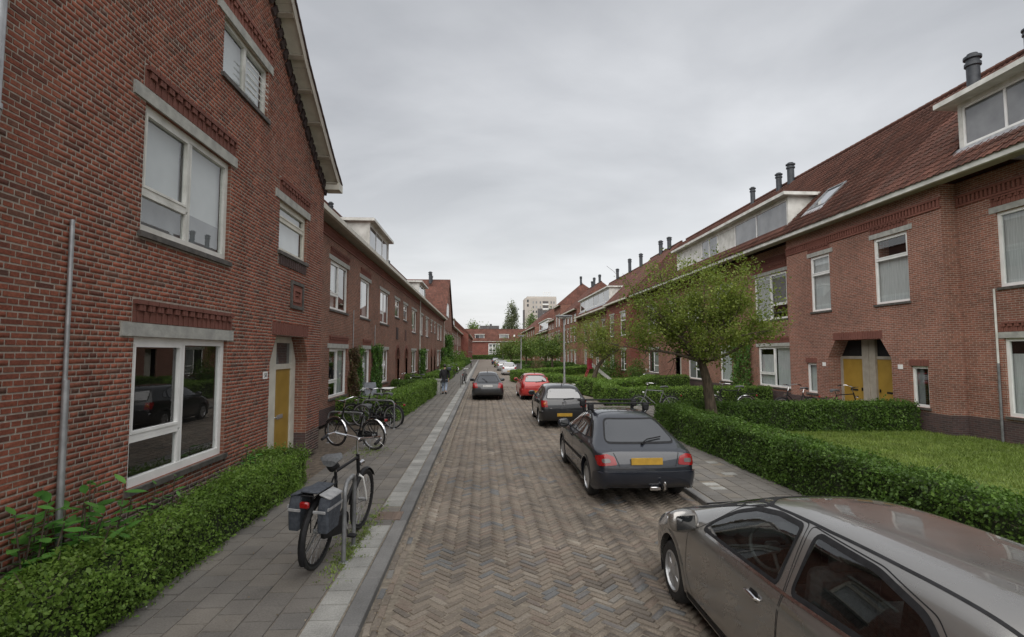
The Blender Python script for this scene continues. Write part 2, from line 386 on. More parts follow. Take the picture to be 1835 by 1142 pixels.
def roof_mat():
    m, n, l, b = nodemat('roof_far')
    g = N(n, 'ShaderNodeNewGeometry'); sp = N(n, 'ShaderNodeSeparateXYZ'); l.new(g.outputs['Position'], sp.inputs[0])
    sn = N(n, 'ShaderNodeSeparateXYZ'); l.new(g.outputs['True Normal'], sn.inputs[0])
    ab = N(n, 'ShaderNodeMath', operation='ABSOLUTE'); l.new(sn.outputs[0], ab.inputs[0])
    gt = N(n, 'ShaderNodeMath', operation='GREATER_THAN'); gt.inputs[1].default_value = .35; l.new(ab.outputs[0], gt.inputs[0])
    mixu = N(n, 'ShaderNodeMix'); l.new(gt.outputs[0], mixu.inputs[0]); l.new(sp.outputs[0], mixu.inputs[2]); l.new(sp.outputs[1], mixu.inputs[3])
    cv = N(n, 'ShaderNodeCombineXYZ'); l.new(mixu.outputs[0], cv.inputs[0]); l.new(sp.outputs[2], cv.inputs[1])
    bt = N(n, 'ShaderNodeTexBrick'); bt.offset = 0; bt.inputs['Scale'].default_value = 1; bt.inputs['Brick Width'].default_value = .21; bt.inputs['Row Height'].default_value = .235
    bt.inputs['Mortar Size'].default_value = .02; bt.inputs['Mortar Smooth'].default_value = .6
    bt.inputs['Color1'].default_value = (.15, .062, .044, 1); bt.inputs['Color2'].default_value = (.10, .046, .035, 1); bt.inputs['Mortar'].default_value = (.055, .03, .024, 1)
    l.new(cv.outputs[0], bt.inputs['Vector'])
    t2 = N(n, 'ShaderNodeTexNoise'); t2.inputs['Scale'].default_value = .7; t2.inputs['Detail'].default_value = 7; l.new(g.outputs['Position'], t2.inputs['Vector'])
    mr = N(n, 'ShaderNodeMapRange'); mr.inputs[1].default_value = .3; mr.inputs[2].default_value = .7; mr.inputs[3].default_value = .7; mr.inputs[4].default_value = 1.25; l.new(t2.outputs['Fac'], mr.inputs[0])
    cb = N(n, 'ShaderNodeCombineXYZ')
    for i in range(3): l.new(mr.outputs[0], cb.inputs[i])
    mx = N(n, 'ShaderNodeMixRGB', blend_type='MULTIPLY'); mx.inputs[0].default_value = 1; l.new(bt.outputs[0], mx.inputs[1]); l.new(cb.outputs[0], mx.inputs[2])
    l.new(mx.outputs[0], b.inputs['Base Color']); b.inputs['Roughness'].default_value = .85; b.inputs['Specular IOR Level'].default_value = .2
    bp = N(n, 'ShaderNodeBump'); bp.inputs['Strength'].default_value = .9; bp.inputs['Distance'].default_value = .03; bp.invert = True; l.new(bt.outputs['Fac'], bp.inputs['Height']); l.new(bp.outputs[0], b.inputs['Normal'])
    return m
M['roof_far'] = roof_mat()
M['lead'] = noise_mat('lead_flashing', (.30, .31, .33), (.48, .49, .51), 9, .45, .4, metal=.3, coords='World')
M['pipe_dark'] = noise_mat('dark_flue', (.025, .03, .036), (.05, .056, .065), 6, .5, .05)
M['zinc'] = noise_mat('galvanised', (.33, .34, .35), (.46, .47, .48), 8, .45, .1, metal=.6)
M['soil'] = noise_mat('soil', (.07, .055, .042), (.15, .12, .09), 8, .95, .8, coords='World')
M['sand'] = noise_mat('joint_sand', (.13, .112, .088), (.22, .19, .15), 18, .95, .5, coords='World')
M['cobble'] = ramp_mat('road_brick', [(0, (.115, .10, .086)), (.25, (.16, .136, .11)), (.5, (.195, .165, .132)), (.66, (.165, .13, .105)), (.74, (.125, .126, .126)), (.84, (.135, .136, .134)), (.92, (.235, .208, .172)), (1, (.14, .112, .09))], .78, .5, 55, .35, .42, .8)
M['slab'] = ramp_mat('pavement_slab', [(0, (.128, .12, .11)), (.5, (.145, .135, .122)), (.85, (.158, .144, .125)), (1, (.138, .132, .124))], .85, .4, 60, .3, .35, 1.6)
M['slab_light'] = ramp_mat('pale_slab', [(0, (.20, .20, .188)), (1, (.30, .298, .28))], .85, .4, 60, .3, .4, 2.5)
M['kerb'] = ramp_mat('kerb_stone', [(0, (.13, .13, .128)), (1, (.175, .172, .166))], .8, .4, 60, .3, .3, 3)
M['hedge'] = leaf_mat('hedge_leaf', (.075, .145, .018), (.125, .22, .032), (.20, .31, .06), .42)
M['hedge_dark'] = leaf_mat('hedge_leaf_dark', (.045, .095, .013), (.08, .152, .023), (.135, .23, .042), .38)
M['leaf_big'] = leaf_mat('big_leaf', (.05, .16, .025), (.085, .22, .04), (.13, .29, .06))
M['leaf_tree'] = leaf_mat('tree_leaf', (.11, .155, .022), (.175, .23, .038), (.26, .31, .065), .5)
M['leaf_far'] = leaf_mat('far_leaf', (.055, .10, .018), (.095, .155, .026), (.15, .21, .04), .3)
M['leaf_poplar'] = leaf_mat('poplar_leaf', (.05, .07, .028), (.09, .115, .048), (.15, .17, .08), .25)
M['ivy'] = leaf_mat('ivy_leaf', (.04, .11, .015), (.085, .19, .03), (.16, .29, .06))
M['ivy_red'] = leaf_mat('ivy_red_leaf', (.10, .06, .03), (.15, .09, .05), (.09, .12, .03))
M['grass'] = leaf_mat('grass_blade', (.115, .175, .028), (.16, .23, .042), (.225, .285, .068), .3)
M['lawn'] = noise_mat('lawn', (.085, .13, .024), (.13, .185, .04), 3, .9, .6, coords='World', bscale=60)
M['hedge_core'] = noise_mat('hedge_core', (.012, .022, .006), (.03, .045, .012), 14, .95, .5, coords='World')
M['bark'] = noise_mat('bark', (.045, .034, .024), (.115, .088, .062), 7, .9, .9, stretch=(3, 3, .6), bscale=14)
M['rubber'] = noise_mat('rubber', (.012, .012, .012), (.028, .028, .028), 20, .75, .1)
M['black'] = noise_mat('black_plastic', (.010, .010, .011), (.018, .018, .02), 15, .6, .05, spec=.25)
M['chrome'] = noise_mat('chrome', (.6, .6, .61), (.75, .75, .76), 10, .15, 0, metal=1)
M['alu'] = noise_mat('wheel_silver', (.42, .43, .44), (.52, .53, .54), 6, .35, .02, metal=.7)
M['steel_dark'] = noise_mat('painted_steel', (.16, .165, .17), (.25, .255, .26), 9, .55, .1, metal=.4)
M['car_glass'] = noise_mat('car_glass_dark', (.008, .01, .011), (.02, .023, .025), 1.5, .02, 0, spec=1.0, coat=1)
def rear_glass():
    m, n, l, b = nodemat('tinted_rear_glass'); b.inputs['Base Color'].default_value = (.02, .022, .024, 1); b.inputs['Roughness'].default_value = .03; b.inputs['IOR'].default_value = 2.4
    t = N(n, 'ShaderNodeTexNoise'); t.inputs['Scale'].default_value = 4; c = N(n, 'ShaderNodeTexCoord'); l.new(c.outputs['Object'], t.inputs['Vector'])
    mr = N(n, 'ShaderNodeMapRange'); mr.inputs[3].default_value = .01; mr.inputs[4].default_value = .12; l.new(t.outputs['Fac'], mr.inputs[0]); l.new(mr.outputs[0], b.inputs['Roughness'])
    return m
M['rear_glass'] = rear_glass()
M['car_glass_clear'] = glass_mat('car_glass_clear', (.62, .68, .66), 1.5)
M['tail_red'] = flat_mat('tail_lamp_red', (.24, .006, .007), .25, coat=.35)
M['tail_orange'] = flat_mat('tail_lamp_orange', (.5, .13, .02), .12, coat=1)
M['lamp_clear'] = flat_mat('head_lamp', (.55, .57, .6), .08, metal=.4, coat=1)
M['plate'] = flat_mat('yellow_plate', (.40, .235, .02), .45)
M['plate_white'] = flat_mat('pale_plate', (.55, .55, .53), .45)
# ================================================================ ground, road, pavements
ZR = -.08         # road level; pavements lie at 0
def sheet(name, pts, z, mat, kind='structure', parent=None):
    b = MB(); b.add([(x, y, z) for x, y in pts], [list(range(len(pts)))])
    o = b.build(name, mat, parent)
    if kind: o['kind'] = kind
    return o
sheet('ground', [(-900, -300), (900, -300), (900, 1800), (-900, 1800)], -.13, M['soil'])
def blocks(A, B, hA, hB, rot, top, h, ch):
    """chamfered blocks without an underside, in a plane frame (A, B, height)"""
    n = len(A); A = np.asarray(A, float); B = np.asarray(B, float)
    hA = np.broadcast_to(np.asarray(hA, float), (n,)); hB = np.broadcast_to(np.asarray(hB, float), (n,))
    rot = np.broadcast_to(np.asarray(rot, float), (n,)); top = np.broadcast_to(np.asarray(top, float), (n,))
    sx = np.array([-1, 1, 1, -1]); sy = np.array([-1, -1, 1, 1])
    V = np.zeros((n, 8, 3))
    for k in range(8):
        c = 0 if k < 4 else ch
        lx = sx[k % 4] * (hA - c); ly = sy[k % 4] * (hB - c)
        V[:, k, 0] = A + lx*np.cos(rot) - ly*np.sin(rot); V[:, k, 1] = B + lx*np.sin(rot) + ly*np.cos(rot)
        V[:, k, 2] = top - (h if k < 4 else 0)
    f = np.array([[4,5,6,7],[0,1,5,4],[1,2,6,5],[2,3,7,6],[3,0,4,7]])
    F = (f[None] + 8*np.arange(n)[:, None, None]).reshape(-1, 4)
    return V.reshape(-1, 3), F
def block_mesh(name, hA, hB, h, ch, mat, perm=None, tilt=0):
    V, F = blocks([0], [0], hA, hB, 0, 0, h, ch)
    V = V.copy()
    if tilt: V[4:, 2] += np.random.uniform(-tilt, tilt, 4)
    if perm is not None: V = V[:, perm]
    me = bpy.data.meshes.new(name); me.from_pydata([tuple(v) for v in V], [], F.tolist()); me.materials.append(mat)
    return me
# ---- road
road_pts = [(-1.13, -20), (3.75, -20), (3.75, 34), (2.75, 45), (3.75, 54), (3.75, 196), (-1.13, 196)]
road_near = sheet('road', [(-1.13, -20), (3.75, -20), (3.75, 34), (3.30, 40), (-1.13, 40)], ZR - .012, M['sand'])
def far_cobbles():
    m, n, l, b = nodemat('far_cobbles')
    g = N(n, 'ShaderNodeNewGeometry')
    t = N(n, 'ShaderNodeTexVoronoi'); t.inputs['Scale'].default_value = 9; l.new(g.outputs['Position'], t.inputs['Vector'])
    t2 = N(n, 'ShaderNodeTexNoise'); t2.inputs['Scale'].default_value = .6; t2.inputs['Detail'].default_value = 5; l.new(g.outputs['Position'], t2.inputs['Vector'])
    r = N(n, 'ShaderNodeValToRGB'); r.color_ramp.elements[0].color = (.12, .10, .083, 1); r.color_ramp.elements[1].color = (.205, .172, .14, 1)
    sp = N(n, 'ShaderNodeSeparateColor'); l.new(t.outputs['Color'], sp.inputs[0])
    mx = N(n, 'ShaderNodeMix'); mx.inputs[0].default_value = .5; l.new(sp.outputs[0], mx.inputs[2]); l.new(t2.outputs['Fac'], mx.inputs[3])
    l.new(mx.outputs[0], r.inputs[0]); l.new(r.outputs[0], b.inputs['Base Color']); b.inputs['Roughness'].default_value = .8
    bp = N(n, 'ShaderNodeBump'); bp.inputs['Strength'].default_value = .4; bp.inputs['Distance'].default_value = .01; l.new(t.outputs['Distance'], bp.inputs['Height']); l.new(bp.outputs[0], b.inputs['Normal'])
    return m
M['far_cobble'] = far_cobbles()
sheet('road', [(-1.13, 40), (3.30, 40), (2.75, 45), (3.75, 54), (3.75, 182), (22, 184), (22, 192), (-14, 192), (-14, 184), (-1.13, 182)], ZR, M['far_cobble'])
def herringbone():
    L, Wd, n = .24, .08, 3
    x0, x1, y0, y1 = -.93, 3.72, 3.6, 40
    s = math.sqrt(.5)
    amax = int(48 / Wd)
    a = np.arange(-amax, amax); b = np.arange(-amax//8, amax)
    lo = int(-8/Wd); AA, BB = np.meshgrid(np.arange(lo, int(36/Wd)), np.arange(lo, int(36/Wd)))
    AA = AA.ravel(); BB = BB.ravel(); r = (AA - BB) % (2*n)
    out = []
    for kind in (0, 1):
        sel = r == (0 if kind == 0 else 2*n-1)
        ca = (AA[sel] + (n/2 if kind == 0 else .5)) * Wd; cb = (BB[sel] + (.5 if kind == 0 else n/2)) * Wd
        X = (ca - cb)*s; Y = (ca + cb)*s
        out.append(np.stack([X, Y, np.full(len(X), R(45) + (0 if kind == 0 else R(90)))], 1))
    P = np.concatenate(out)
    xr = np.where(P[:, 1] > 34, 3.75 - (P[:, 1]-34)*.45/6, x1)
    P = P[(P[:, 0] > x0) & (P[:, 0] < xr) & (P[:, 1] > y0) & (P[:, 1] < y1)]
    # two courses laid along the kerb
    ys = np.arange(3.6, 40, .245)
    for k, xx in enumerate((-1.075, -.995)):
        P = np.concatenate([P, np.stack([np.full(len(ys), xx), ys + .1*k, np.full(len(ys), R(90))], 1)])
    return P
P = herringbone()
P[:, :2] += np.random.normal(0, .003, (len(P), 2))
# slow waves of a worn street, and small settling of each brick
Zt = ZR + .006*np.sin(P[:, 1]*.9 + P[:, 0]) + np.random.normal(0, .0026, len(P))
rot = P[:, 2] + np.random.normal(0, .028, len(P))
rnd = np.random.rand(len(P))
# grey and brown bricks come in loose patches
patch = .5 + .5*np.sin(P[:, 0]*2.3 + 1.3*np.sin(P[:, 1]*1.1))*np.sin(P[:, 1]*1.7 + P[:, 0])
rnd = np.clip(rnd*.7 + patch*.3, 0, .999)
d = P[:, 1] + .0
vis = (P[:, 1] > 4.95) & (P[:, 0] > -1.2 + 0) & (P[:, 0] < 1.75)
order = np.argsort(np.where(vis, d, 1e9))[:300]
mask = np.zeros(len(P), bool); mask[order] = True
rest = ~mask
V, F = blocks(P[rest, 0], P[rest, 1], .1165*np.random.uniform(.97, 1.0, rest.sum()), .0365*np.random.uniform(.92, 1.0, rest.sum()), rot[rest], Zt[rest], .02, .006)
o = mesh_np('paving_bricks', V, F, M['cobble'], road_near, attr=np.repeat(rnd[rest], 5)); o['kind'] = 'stuff'
bm_cob = [block_mesh('road_brick', .1155, .0355, .02, .006, M['cobble'], tilt=.003) for _ in range(9)]
for i in np.nonzero(mask)[0]:
    o = bpy.data.objects.new('brick', bm_cob[i % 9]); link(o, road_near); o.location = (P[i, 0], P[i, 1], Zt[i]); o.rotation_euler = (0, 0, rot[i])
# ---- left pavement
pave_l = sheet('pavement', [(-3.42, -20), (-1.31, -20), (-1.31, 182), (-3.42, 182)], -.012, M['sand'])
def slabs(parent, x0, x1, y0, y1, name, mat, skip=None, nobj=0, size=.3, stagger=True, cond=None):
    pts = []
    nx = int(round((x1-x0)/size)); sx = (x1-x0)/nx
    for j in range(int((y1-y0)/size)):
        for i in range(nx):
            x = x0 + (i+.5)*sx; y = y0 + (j+.5)*size + (size/2 if (stagger and i % 2) else 0)
            if skip and skip(x, y): continue
            pts.append((x, y))
    P = np.array(pts); n = len(P)
    z = np.random.normal(0, .0022, n); rt = np.random.normal(0, .006, n)
    key = np.array([(y if (y > 4.7 and (cond is None or cond(x, y))) else 1e9) for x, y in pts])
    order = np.argsort(key)[:nobj]; mask = np.zeros(n, bool); mask[order] = True
    if (~mask).any():
        V, F = blocks(P[~mask, 0], P[~mask, 1], sx/2-.004, size/2-.004, rt[~mask], z[~mask], .02, .005)
        o = mesh_np('paving_slabs', V, F, mat, parent, attr=np.repeat(np.random.rand((~mask).sum()), 5)); o['kind'] = 'stuff'
    ms = [block_mesh(name, sx/2-.004, size/2-.004, .02, .005, mat, tilt=.002) for _ in range(3)]
    for i in np.nonzero(mask)[0]:
        o = bpy.data.objects.new(name, ms[i % 3]); link(o, parent); o.location = (P[i, 0], P[i, 1], z[i]); o.rotation_euler = (0, 0, rt[i])
gap = lambda y: 7.75 < y < 8.75
slabs(pave_l, -3.42, -1.63, 3.6, 46, 'slab', M['slab'], nobj=260)
slabs(pave_l, -1.62, -1.32, 3.6, 46, 'pale_slab', M['slab_light'], skip=lambda x, y: gap(y), nobj=110, stagger=False)
slabs(pave_l, -1.62, -1.32, 7.75, 8.65, 'slab', M['slab'], skip=lambda x, y: 8.0 < y < 8.4, nobj=5, stagger=False)
sheet('pavement', [(-3.42, 46), (-1.31, 46), (-1.31, 182), (-3.42, 182)], -.006, noise_mat('far_slabs', (.105, .10, .092), (.145, .132, .117), 3, .85, .2, coords='World'))
sheet('pavement', [(-1.62, 46), (-1.31, 46), (-1.31, 182), (-1.62, 182)], -.001, M['slab_light'])
# kerb stones
def kerb(parent_name, x0, x1, y0, y1, step=1.0):
    k = empty(parent_name, (x0, y0, 0)); k['kind'] = 'structure'
    y = y0; ms = None
    while y < y1:
        L = step if y < 60 else 8
        if ms is None or ms[0] != L:
            b = MB(); b.bbox((0, L/2 - .003, -.10), (x1-x0, L - .006, .2), .014); 
            o = b.build('kerb_stone', M['kerb'], k, keep=False); ms = (L, o.data)
        else:
            o = bpy.data.objects.new('kerb_stone', ms[1]); link(o, k, keep=False)
        o.location = ((x1-x0)/2, y - y0, random.uniform(-.004, .004)); o.rotation_euler = (0, 0, random.uniform(-.003, .003))
        y += L
    return k
kerb('kerb', -1.31, -1.125, 3, 180)
kerb('kerb', 3.75, 3.9, 3, 33)
# drain grate set into the left kerb strip
gr = empty('drain_grate', (-1.42, 8.2, 0)); tag(gr, 'rusty iron street drain grate set in the pavement edge by the kerb', 'drain')
M['iron'] = noise_mat('rusty_iron', (.10, .075, .06), (.19, .14, .11), 12, .75, .4)
b = MB(); b.box(-.19, .19, -.19, -.165, -.03, .006); b.box(-.19, .19, .165, .19, -.03, .006); b.box(-.19, -.165, -.165, .165, -.03, .006); b.box(.165, .19, -.165, .165, -.03, .006); b.build('frame', M['iron'], gr, keep=False)
for k in range(8):
    b = MB(); b.box(-.165, .165, -.016, .016, -.02, .003); o = b.build('bar', M['iron'], gr, keep=False); o.location.y = -.147 + k*.042
b = MB(); b.box(-.17, .17, -.17, .17, -.06, -.05); b.build('pit', M['black'], gr, keep=False)
# dry leaves, crumbs of mortar and paper scraps blown along the kerb
q = []; fc = []
for _ in range(520):
    t = random.random()
    if t < .55: x, y, z = -1.06+abs(random.gauss(0, .07)), random.uniform(4.5, 26), ZR+.005
    elif t < .8: x, y, z = random.uniform(-.9, 3.6), random.uniform(5, 26), ZR+.006
    else: x, y, z = random.uniform(-3.3, -1.4), random.uniform(4.8, 18), .006
    a = random.random()*6.28; s = random.uniform(.006, .022); b0 = len(q)
    for k in range(4): q.append((x+s*math.cos(a+k*1.57)*(1 if k % 2 else .5), y+s*math.sin(a+k*1.57)*(1 if k % 2 else .5), z+random.uniform(0, .01)))
    fc.append((b0, b0+1, b0+2, b0+3))
o = mesh_np('litter', q, np.array(fc), ramp_mat('litter', [(0, (.10, .07, .04)), (.6, (.2, .15, .09)), (.86, (.3, .26, .2)), (1, (.6, .6, .58))], .8), attr=np.random.rand(len(fc))); tag(o, 'dry leaves and scraps scattered over road and pavement', 'litter', kind='stuff')
# ---- right pavement, path and lawns
pave_r = sheet('pavement', [(3.9, -20), (5.75, -20), (5.75, 24.3), (6.3, 28.2), (5.9, 30.5), (2.75, 45), (2.75, 44.6), (3.9, 33)], -.012, M['sand'])
PALE = [(4.35, 9.5), (4.35, 9.8), (5.1, 10.6), (5.2, 11.7), (4.3, 12.4), (4.35, 7.6), (5.1, 13.6)]
slabs(pave_r, 3.92, 5.72, 6, 28, 'slab', M['slab'], nobj=150, skip=lambda x, y: any(abs(x-a) < .15 and abs(y-b) < .15 for a, b in PALE), cond=lambda x, y: y > 8.4)
for a, b_ in PALE:
    o = bpy.data.objects.new('pale_slab', block_mesh('pale_slab', .142, .1, .02, .005, M['slab_light'])); link(o, pave_r); o.location = (a, b_, .002); o.rotation_euler.z = R(2)
path = sheet('path', [(5.75, 17.0), (14.2, 17.0), (14.2, 24.2), (5.75, 24.2)], -.012, M['sand'])
slabs(path, 5.76, 14.1, 17.0, 24.2, 'slab', M['slab'], nobj=0)
sheet('path', [(6.5, 29.2), (14.2, 36.4), (14.2, 44), (6, 33)], -.01, M['slab'])
lawn1 = sheet('lawn', [(6.1, -8), (14.6, -8), (14.6, 16.2), (6.1, 16.2)], .01, M['lawn'])
lawn2 = sheet('lawn', [(6.3, 25.3), (14.4, 25.5), (14.4, 35), (11, 34.6), (6.4, 28)], .005, M['lawn'])
lawn3 = sheet('lawn', [(7.2, 28.9), (14.3, 45), (13.5, 61), (3.2, 49.6), (2.7, 46.2)], .012, M['lawn'])
sheet('lawn', [(3.9, 62), (14.3, 62), (14.3, 182), (3.9, 182)], .005, M['lawn'])
sheet('path', [(3.9, 54), (6, 53), (14.3, 62), (14.3, 64), (3.9, 64)], .016, M['far_cobble'])
def grass(name, poly, n, h, z, label=None, w=.007):
    P = np.array(poly); mn = P.min(0); mx = P.max(0)
    q = np.random.rand(int(n*2.2), 2)*(mx-mn)+mn
    ins = np.zeros(len(q), bool); j = len(P)-1
    for i in range(len(P)):
        xi, yi = P[i]; xj, yj = P[j]
        c = ((yi > q[:, 1]) != (yj > q[:, 1])) & (q[:, 0] < (xj-xi)*(q[:, 1]-yi)/((yj-yi) if yj != yi else 1e-9)+xi)
        ins ^= c; j = i
    q = q[ins][:n]; n = len(q)
    a = np.random.rand(n)*6.28; hh = h*np.clip(np.random.lognormal(-.1, .45, n), .3, 2.4); le = np.random.normal(0, .45, (n, 2))*hh[:, None]
    V = np.zeros((n, 3, 3)); V[:, 0, :2] = q + np.stack([np.cos(a), np.sin(a)], 1)*w; V[:, 1, :2] = q - np.stack([np.cos(a), np.sin(a)], 1)*w
    V[:, :2, 2] = z; V[:, 2, :2] = q + le; V[:, 2, 2] = z + hh
    o = mesh_np(name, V.reshape(-1, 3), np.arange(n*3).reshape(n, 3), M['grass'], attr=np.clip(.45+.3*np.sin(q[:, 0]*1.3+np.sin(q[:, 1]*.9)*2)*np.cos(q[:, 1]*1.1)+np.random.normal(0, .22, n), 0, .999)); o['kind'] = 'stuff'
    if label: tag(o, label, 'grass')
    return o
grass('grass', [(6.5, 6), (14.45, 6), (14.45, 16.0), (6.5, 16.0)], 90000, .045, .01, 'short mown grass of the near front lawn behind the long hedge', .009)
grass('grass', [(6.5, 25.6), (14.3, 25.6), (14.3, 35), (11, 34.3), (6.6, 28)], 22000, .07, .005, 'grass inside the angled hedge beyond the paved path', .016)
grass('grass', [(7.2, 29.2), (14, 45), (13, 60), (3.2, 49.2), (3.0, 46.2)], 40000, .09, .012, 'grass of the pointed lawn beside the red car', .03)
# weeds along the joints
wp = []
for _ in range(300):
    y = random.choice([random.gauss(7.2, .35), random.gauss(8.0, .5), random.gauss(7.4, .9)]); wp.append((random.choice([random.gauss(-1.64, .04), random.gauss(-1.7, .12), random.gauss(-1.7, .15)]), y))
for _ in range(160): wp.append((random.gauss(-2.9, .25), random.gauss(13.6, .4)))
for _ in range(120): wp.append((random.gauss(-1.7, .06), random.gauss(6.5, .3)))
q = []; fc = []
for (x, y) in wp:
    for _ in range(5):
        a = random.random()*6.28; h = random.uniform(.008, .035); b0 = len(q); w = random.uniform(.004, .009)
        dx, dy = math.cos(a), math.sin(a); xx = x+random.gauss(0, .02); yy = y+random.gauss(0, .025)
        q += [(xx-dy*w, yy+dx*w, 0), (xx+dy*w, yy-dx*w, 0), (xx+dx*h, yy+dy*h, h)]; fc.append((b0, b0+1, b0+2))
o = mesh_np('weeds', q, np.array(fc), M['grass'], attr=np.random.rand(len(fc))); tag(o, 'small green weeds growing in the pavement joints', 'weeds', kind='stuff')
# ================================================================ buildings
def cells(ops, u0, u1, z0, z1):
    us = sorted({u0, u1, *[min(max(o[i], u0), u1) for o in ops for i in (0, 1)]}); zs = sorted({z0, z1, *[min(max(o[i], z0), z1) for o in ops for i in (2, 3)]})
    for a, b in zip(us, us[1:]):
        for c, d in zip(zs, zs[1:]):
            um, zm = (a+b)/2, (c+d)/2
            if any(o[0] < um < o[1] and o[2] < zm < o[3] for o in ops): continue
            yield a, b, c, d
def oq(b, F, pts, m=0):
    """quad/poly in facade frame, turned so that it faces outwards"""
    P = [Vector(F.pt(*p)) for p in pts]
    b.add(P, [list(range(len(P)))], m)
def wall_mesh(b, F, u0, u1, z0, z1, ops, reveal=.13, d=0, depth=9, side=(1, 1)):
    for a, c, e, f in cells(ops, u0, u1, z0, z1): oq(b, F, [(a, d, e), (c, d, e), (c, d, f), (a, d, f)])
    for (a, c, e, f) in ops:
        r = d - reveal
        oq(b, F, [(a, d, e), (a, d, f), (a, r, f), (a, r, e)]); oq(b, F, [(c, d, e), (c, r, e), (c, r, f), (c, d, f)])
        oq(b, F, [(a, d, f), (c, d, f), (c, r, f), (a, r, f)]); oq(b, F, [(a, d, e), (a, r, e), (c, r, e), (c, d, e)])
    if side[0]: oq(b, F, [(u0, d, z0), (u0, d, z1), (u0, -depth, z1), (u0, -depth, z0)])
    if side[1]: oq(b, F, [(u1, d, z0), (u1, -depth, z0), (u1, -depth, z1), (u1, d, z1)])
    if side[0] or side[1]: oq(b, F, [(u0, -depth, z0), (u1, -depth, z0), (u1, -depth, z1), (u0, -depth, z1)])
KINDS = {   # pane rectangles in fractions (u0,u1,z0,z1)
    'two':   [(0, .5, .3, 1), (0, .5, 0, .3), (.5, 1, 0, 1)],
    'owt':   [(.5, 1, .3, 1), (.5, 1, 0, .3), (0, .5, 0, 1)],
    'T':     [(0, 1, .68, 1), (0, 1, 0, .68)],
    'L':     [(0, 1, .26, 1), (0, 1, 0, .26)],
    'one':   [(0, 1, 0, 1)],
    'pair':  [(0, .5, 0, 1), (.5, 1, 0, 1)],
    'three': [(0, .33, 0, 1), (.33, .67, 0, 1), (.67, 1, 0, 1)],
    'four':  [(i/4, (i+1)/4, 0, 1) for i in range(4)],
    'dorm':  [(0, .2, 0, 1), (.2, .37, 0, 1), (.37, .535, 0, 1), (.535, .62, 0, 1), (.62, .70, 0, 1), (.70, 1, 0, 1)],
    'six':   [(i/6, (i+1)/6, 0, 1) for i in range(6)],
}
def window(house, F, u0, u1, z0, z1, kind='two', near=False, frame='white', lintel=.24, soldier=True, sill=True, d=-.07, fw=.085, blind=None, name='window', lint_h=.17, dback=1.6):
    W = M[frame]
    b = MB()
    b.fbox(F, u0, u0+fw, d-.06, d+.01, z0, z1); b.fbox(F, u1-fw, u1, d-.06, d+.01, z0, z1)
    b.fbox(F, u0+fw, u1-fw, d-.06, d+.012, z1-fw, z1); b.fbox(F, u0+fw, u1-fw, d-.06, d+.016, z0, z0+fw*1.1)
    P = KINDS[kind]
    iu0, iu1, iz0, iz1 = u0+fw, u1-fw, z0+fw, z1-fw
    rects = []
    s = fw*.55
    for (a, c, e, f) in P:
        ra = iu0+(iu1-iu0)*a; rc = iu0+(iu1-iu0)*c; re = iz0+(iz1-iz0)*e; rf = iz0+(iz1-iz0)*f
        xa = ra + (s if a > 0 else 0); xc = rc - (s if c < 1 else 0); ze = re + (s if e > 0 else 0); zf = rf - (s if f < 1 else 0)
        if a > 0: b.fbox(F, ra-.002, ra+s, d-.055, d+.004+.001*a, ze-s-.004, zf+.004)
        if c < 1: b.fbox(F, rc-s, rc+.002, d-.055, d+.005-.001*c, ze-s-.004, zf+.004)
        if e > 0: b.fbox(F, xa, xc, d-.055, d+.008, re-.002, re+s)
        if f < 1: b.fbox(F, xa, xc, d-.055, d+.007, rf-s, rf+.002)
        rects.append((xa, xc, ze, zf))
    w = b.build(name, W, house)
    if near:
        for k, (a, c, e, f) in enumerate(rects):
            b = MB()          # inner sash
            t = .035
            if kind in ('two', 'owt', 'T', 'L') and k == 0:
                for q in ((a, a+t, e, f), (c-t, c, e, f), (a+t, c-t, e, e+t), (a+t, c-t, f-t, f)): b.fbox(F, q[0], q[1], d-.04, d+.02, q[2], q[3])
                b.build('sash', W, w); a += t; c -= t; e += t; f -= t
            b = MB(); oq(b, F, [(a-.005, d-.03, e-.005), (c+.005, d-.03, e-.005), (c+.005, d-.03, f+.005), (a-.005, d-.03, f+.005)]); b.build('pane', M['glass'], w)
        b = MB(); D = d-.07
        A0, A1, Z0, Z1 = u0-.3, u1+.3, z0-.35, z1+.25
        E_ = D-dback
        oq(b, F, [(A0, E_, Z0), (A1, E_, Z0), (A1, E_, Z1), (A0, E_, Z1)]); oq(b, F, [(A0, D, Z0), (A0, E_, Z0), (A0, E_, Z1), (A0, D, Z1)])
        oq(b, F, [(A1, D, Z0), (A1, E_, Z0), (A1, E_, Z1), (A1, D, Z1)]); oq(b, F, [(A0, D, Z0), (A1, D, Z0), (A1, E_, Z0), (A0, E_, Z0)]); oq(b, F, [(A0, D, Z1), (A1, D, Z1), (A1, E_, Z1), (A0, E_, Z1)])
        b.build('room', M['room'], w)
        if blind:
            for (a, c, e, f, mm) in blind:
                ua, uc = u0+(u1-u0)*a, u0+(u1-u0)*c; za, zb = z0+(z1-z0)*e, z0+(z1-z0)*f
                b = MB(); n = 14 if mm == 'curtain' else 1
                for i in range(n):
                    x0_, x1_ = ua+(uc-ua)*i/n, ua+(uc-ua)*(i+1)/n
                    w0 = .02*(i % 2) if n > 1 else 0; w1 = .02*((i+1) % 2) if n > 1 else 0
                    oq(b, F, [(x0_, d-.12-w0, za), (x1_, d-.12-w1, za), (x1_, d-.12-w1, zb), (x0_, d-.12-w0, zb)])
                b.build('curtain' if mm == 'curtain' else 'blind', M[mm], w, smooth=True)
    else:
        for (a, c, e, f) in rects:
            b = MB(); b.fbox(F, a-.005, c+.005, d-.04, d-.02, e-.005, f+.005); b.build('pane', M['far_pane'], w)
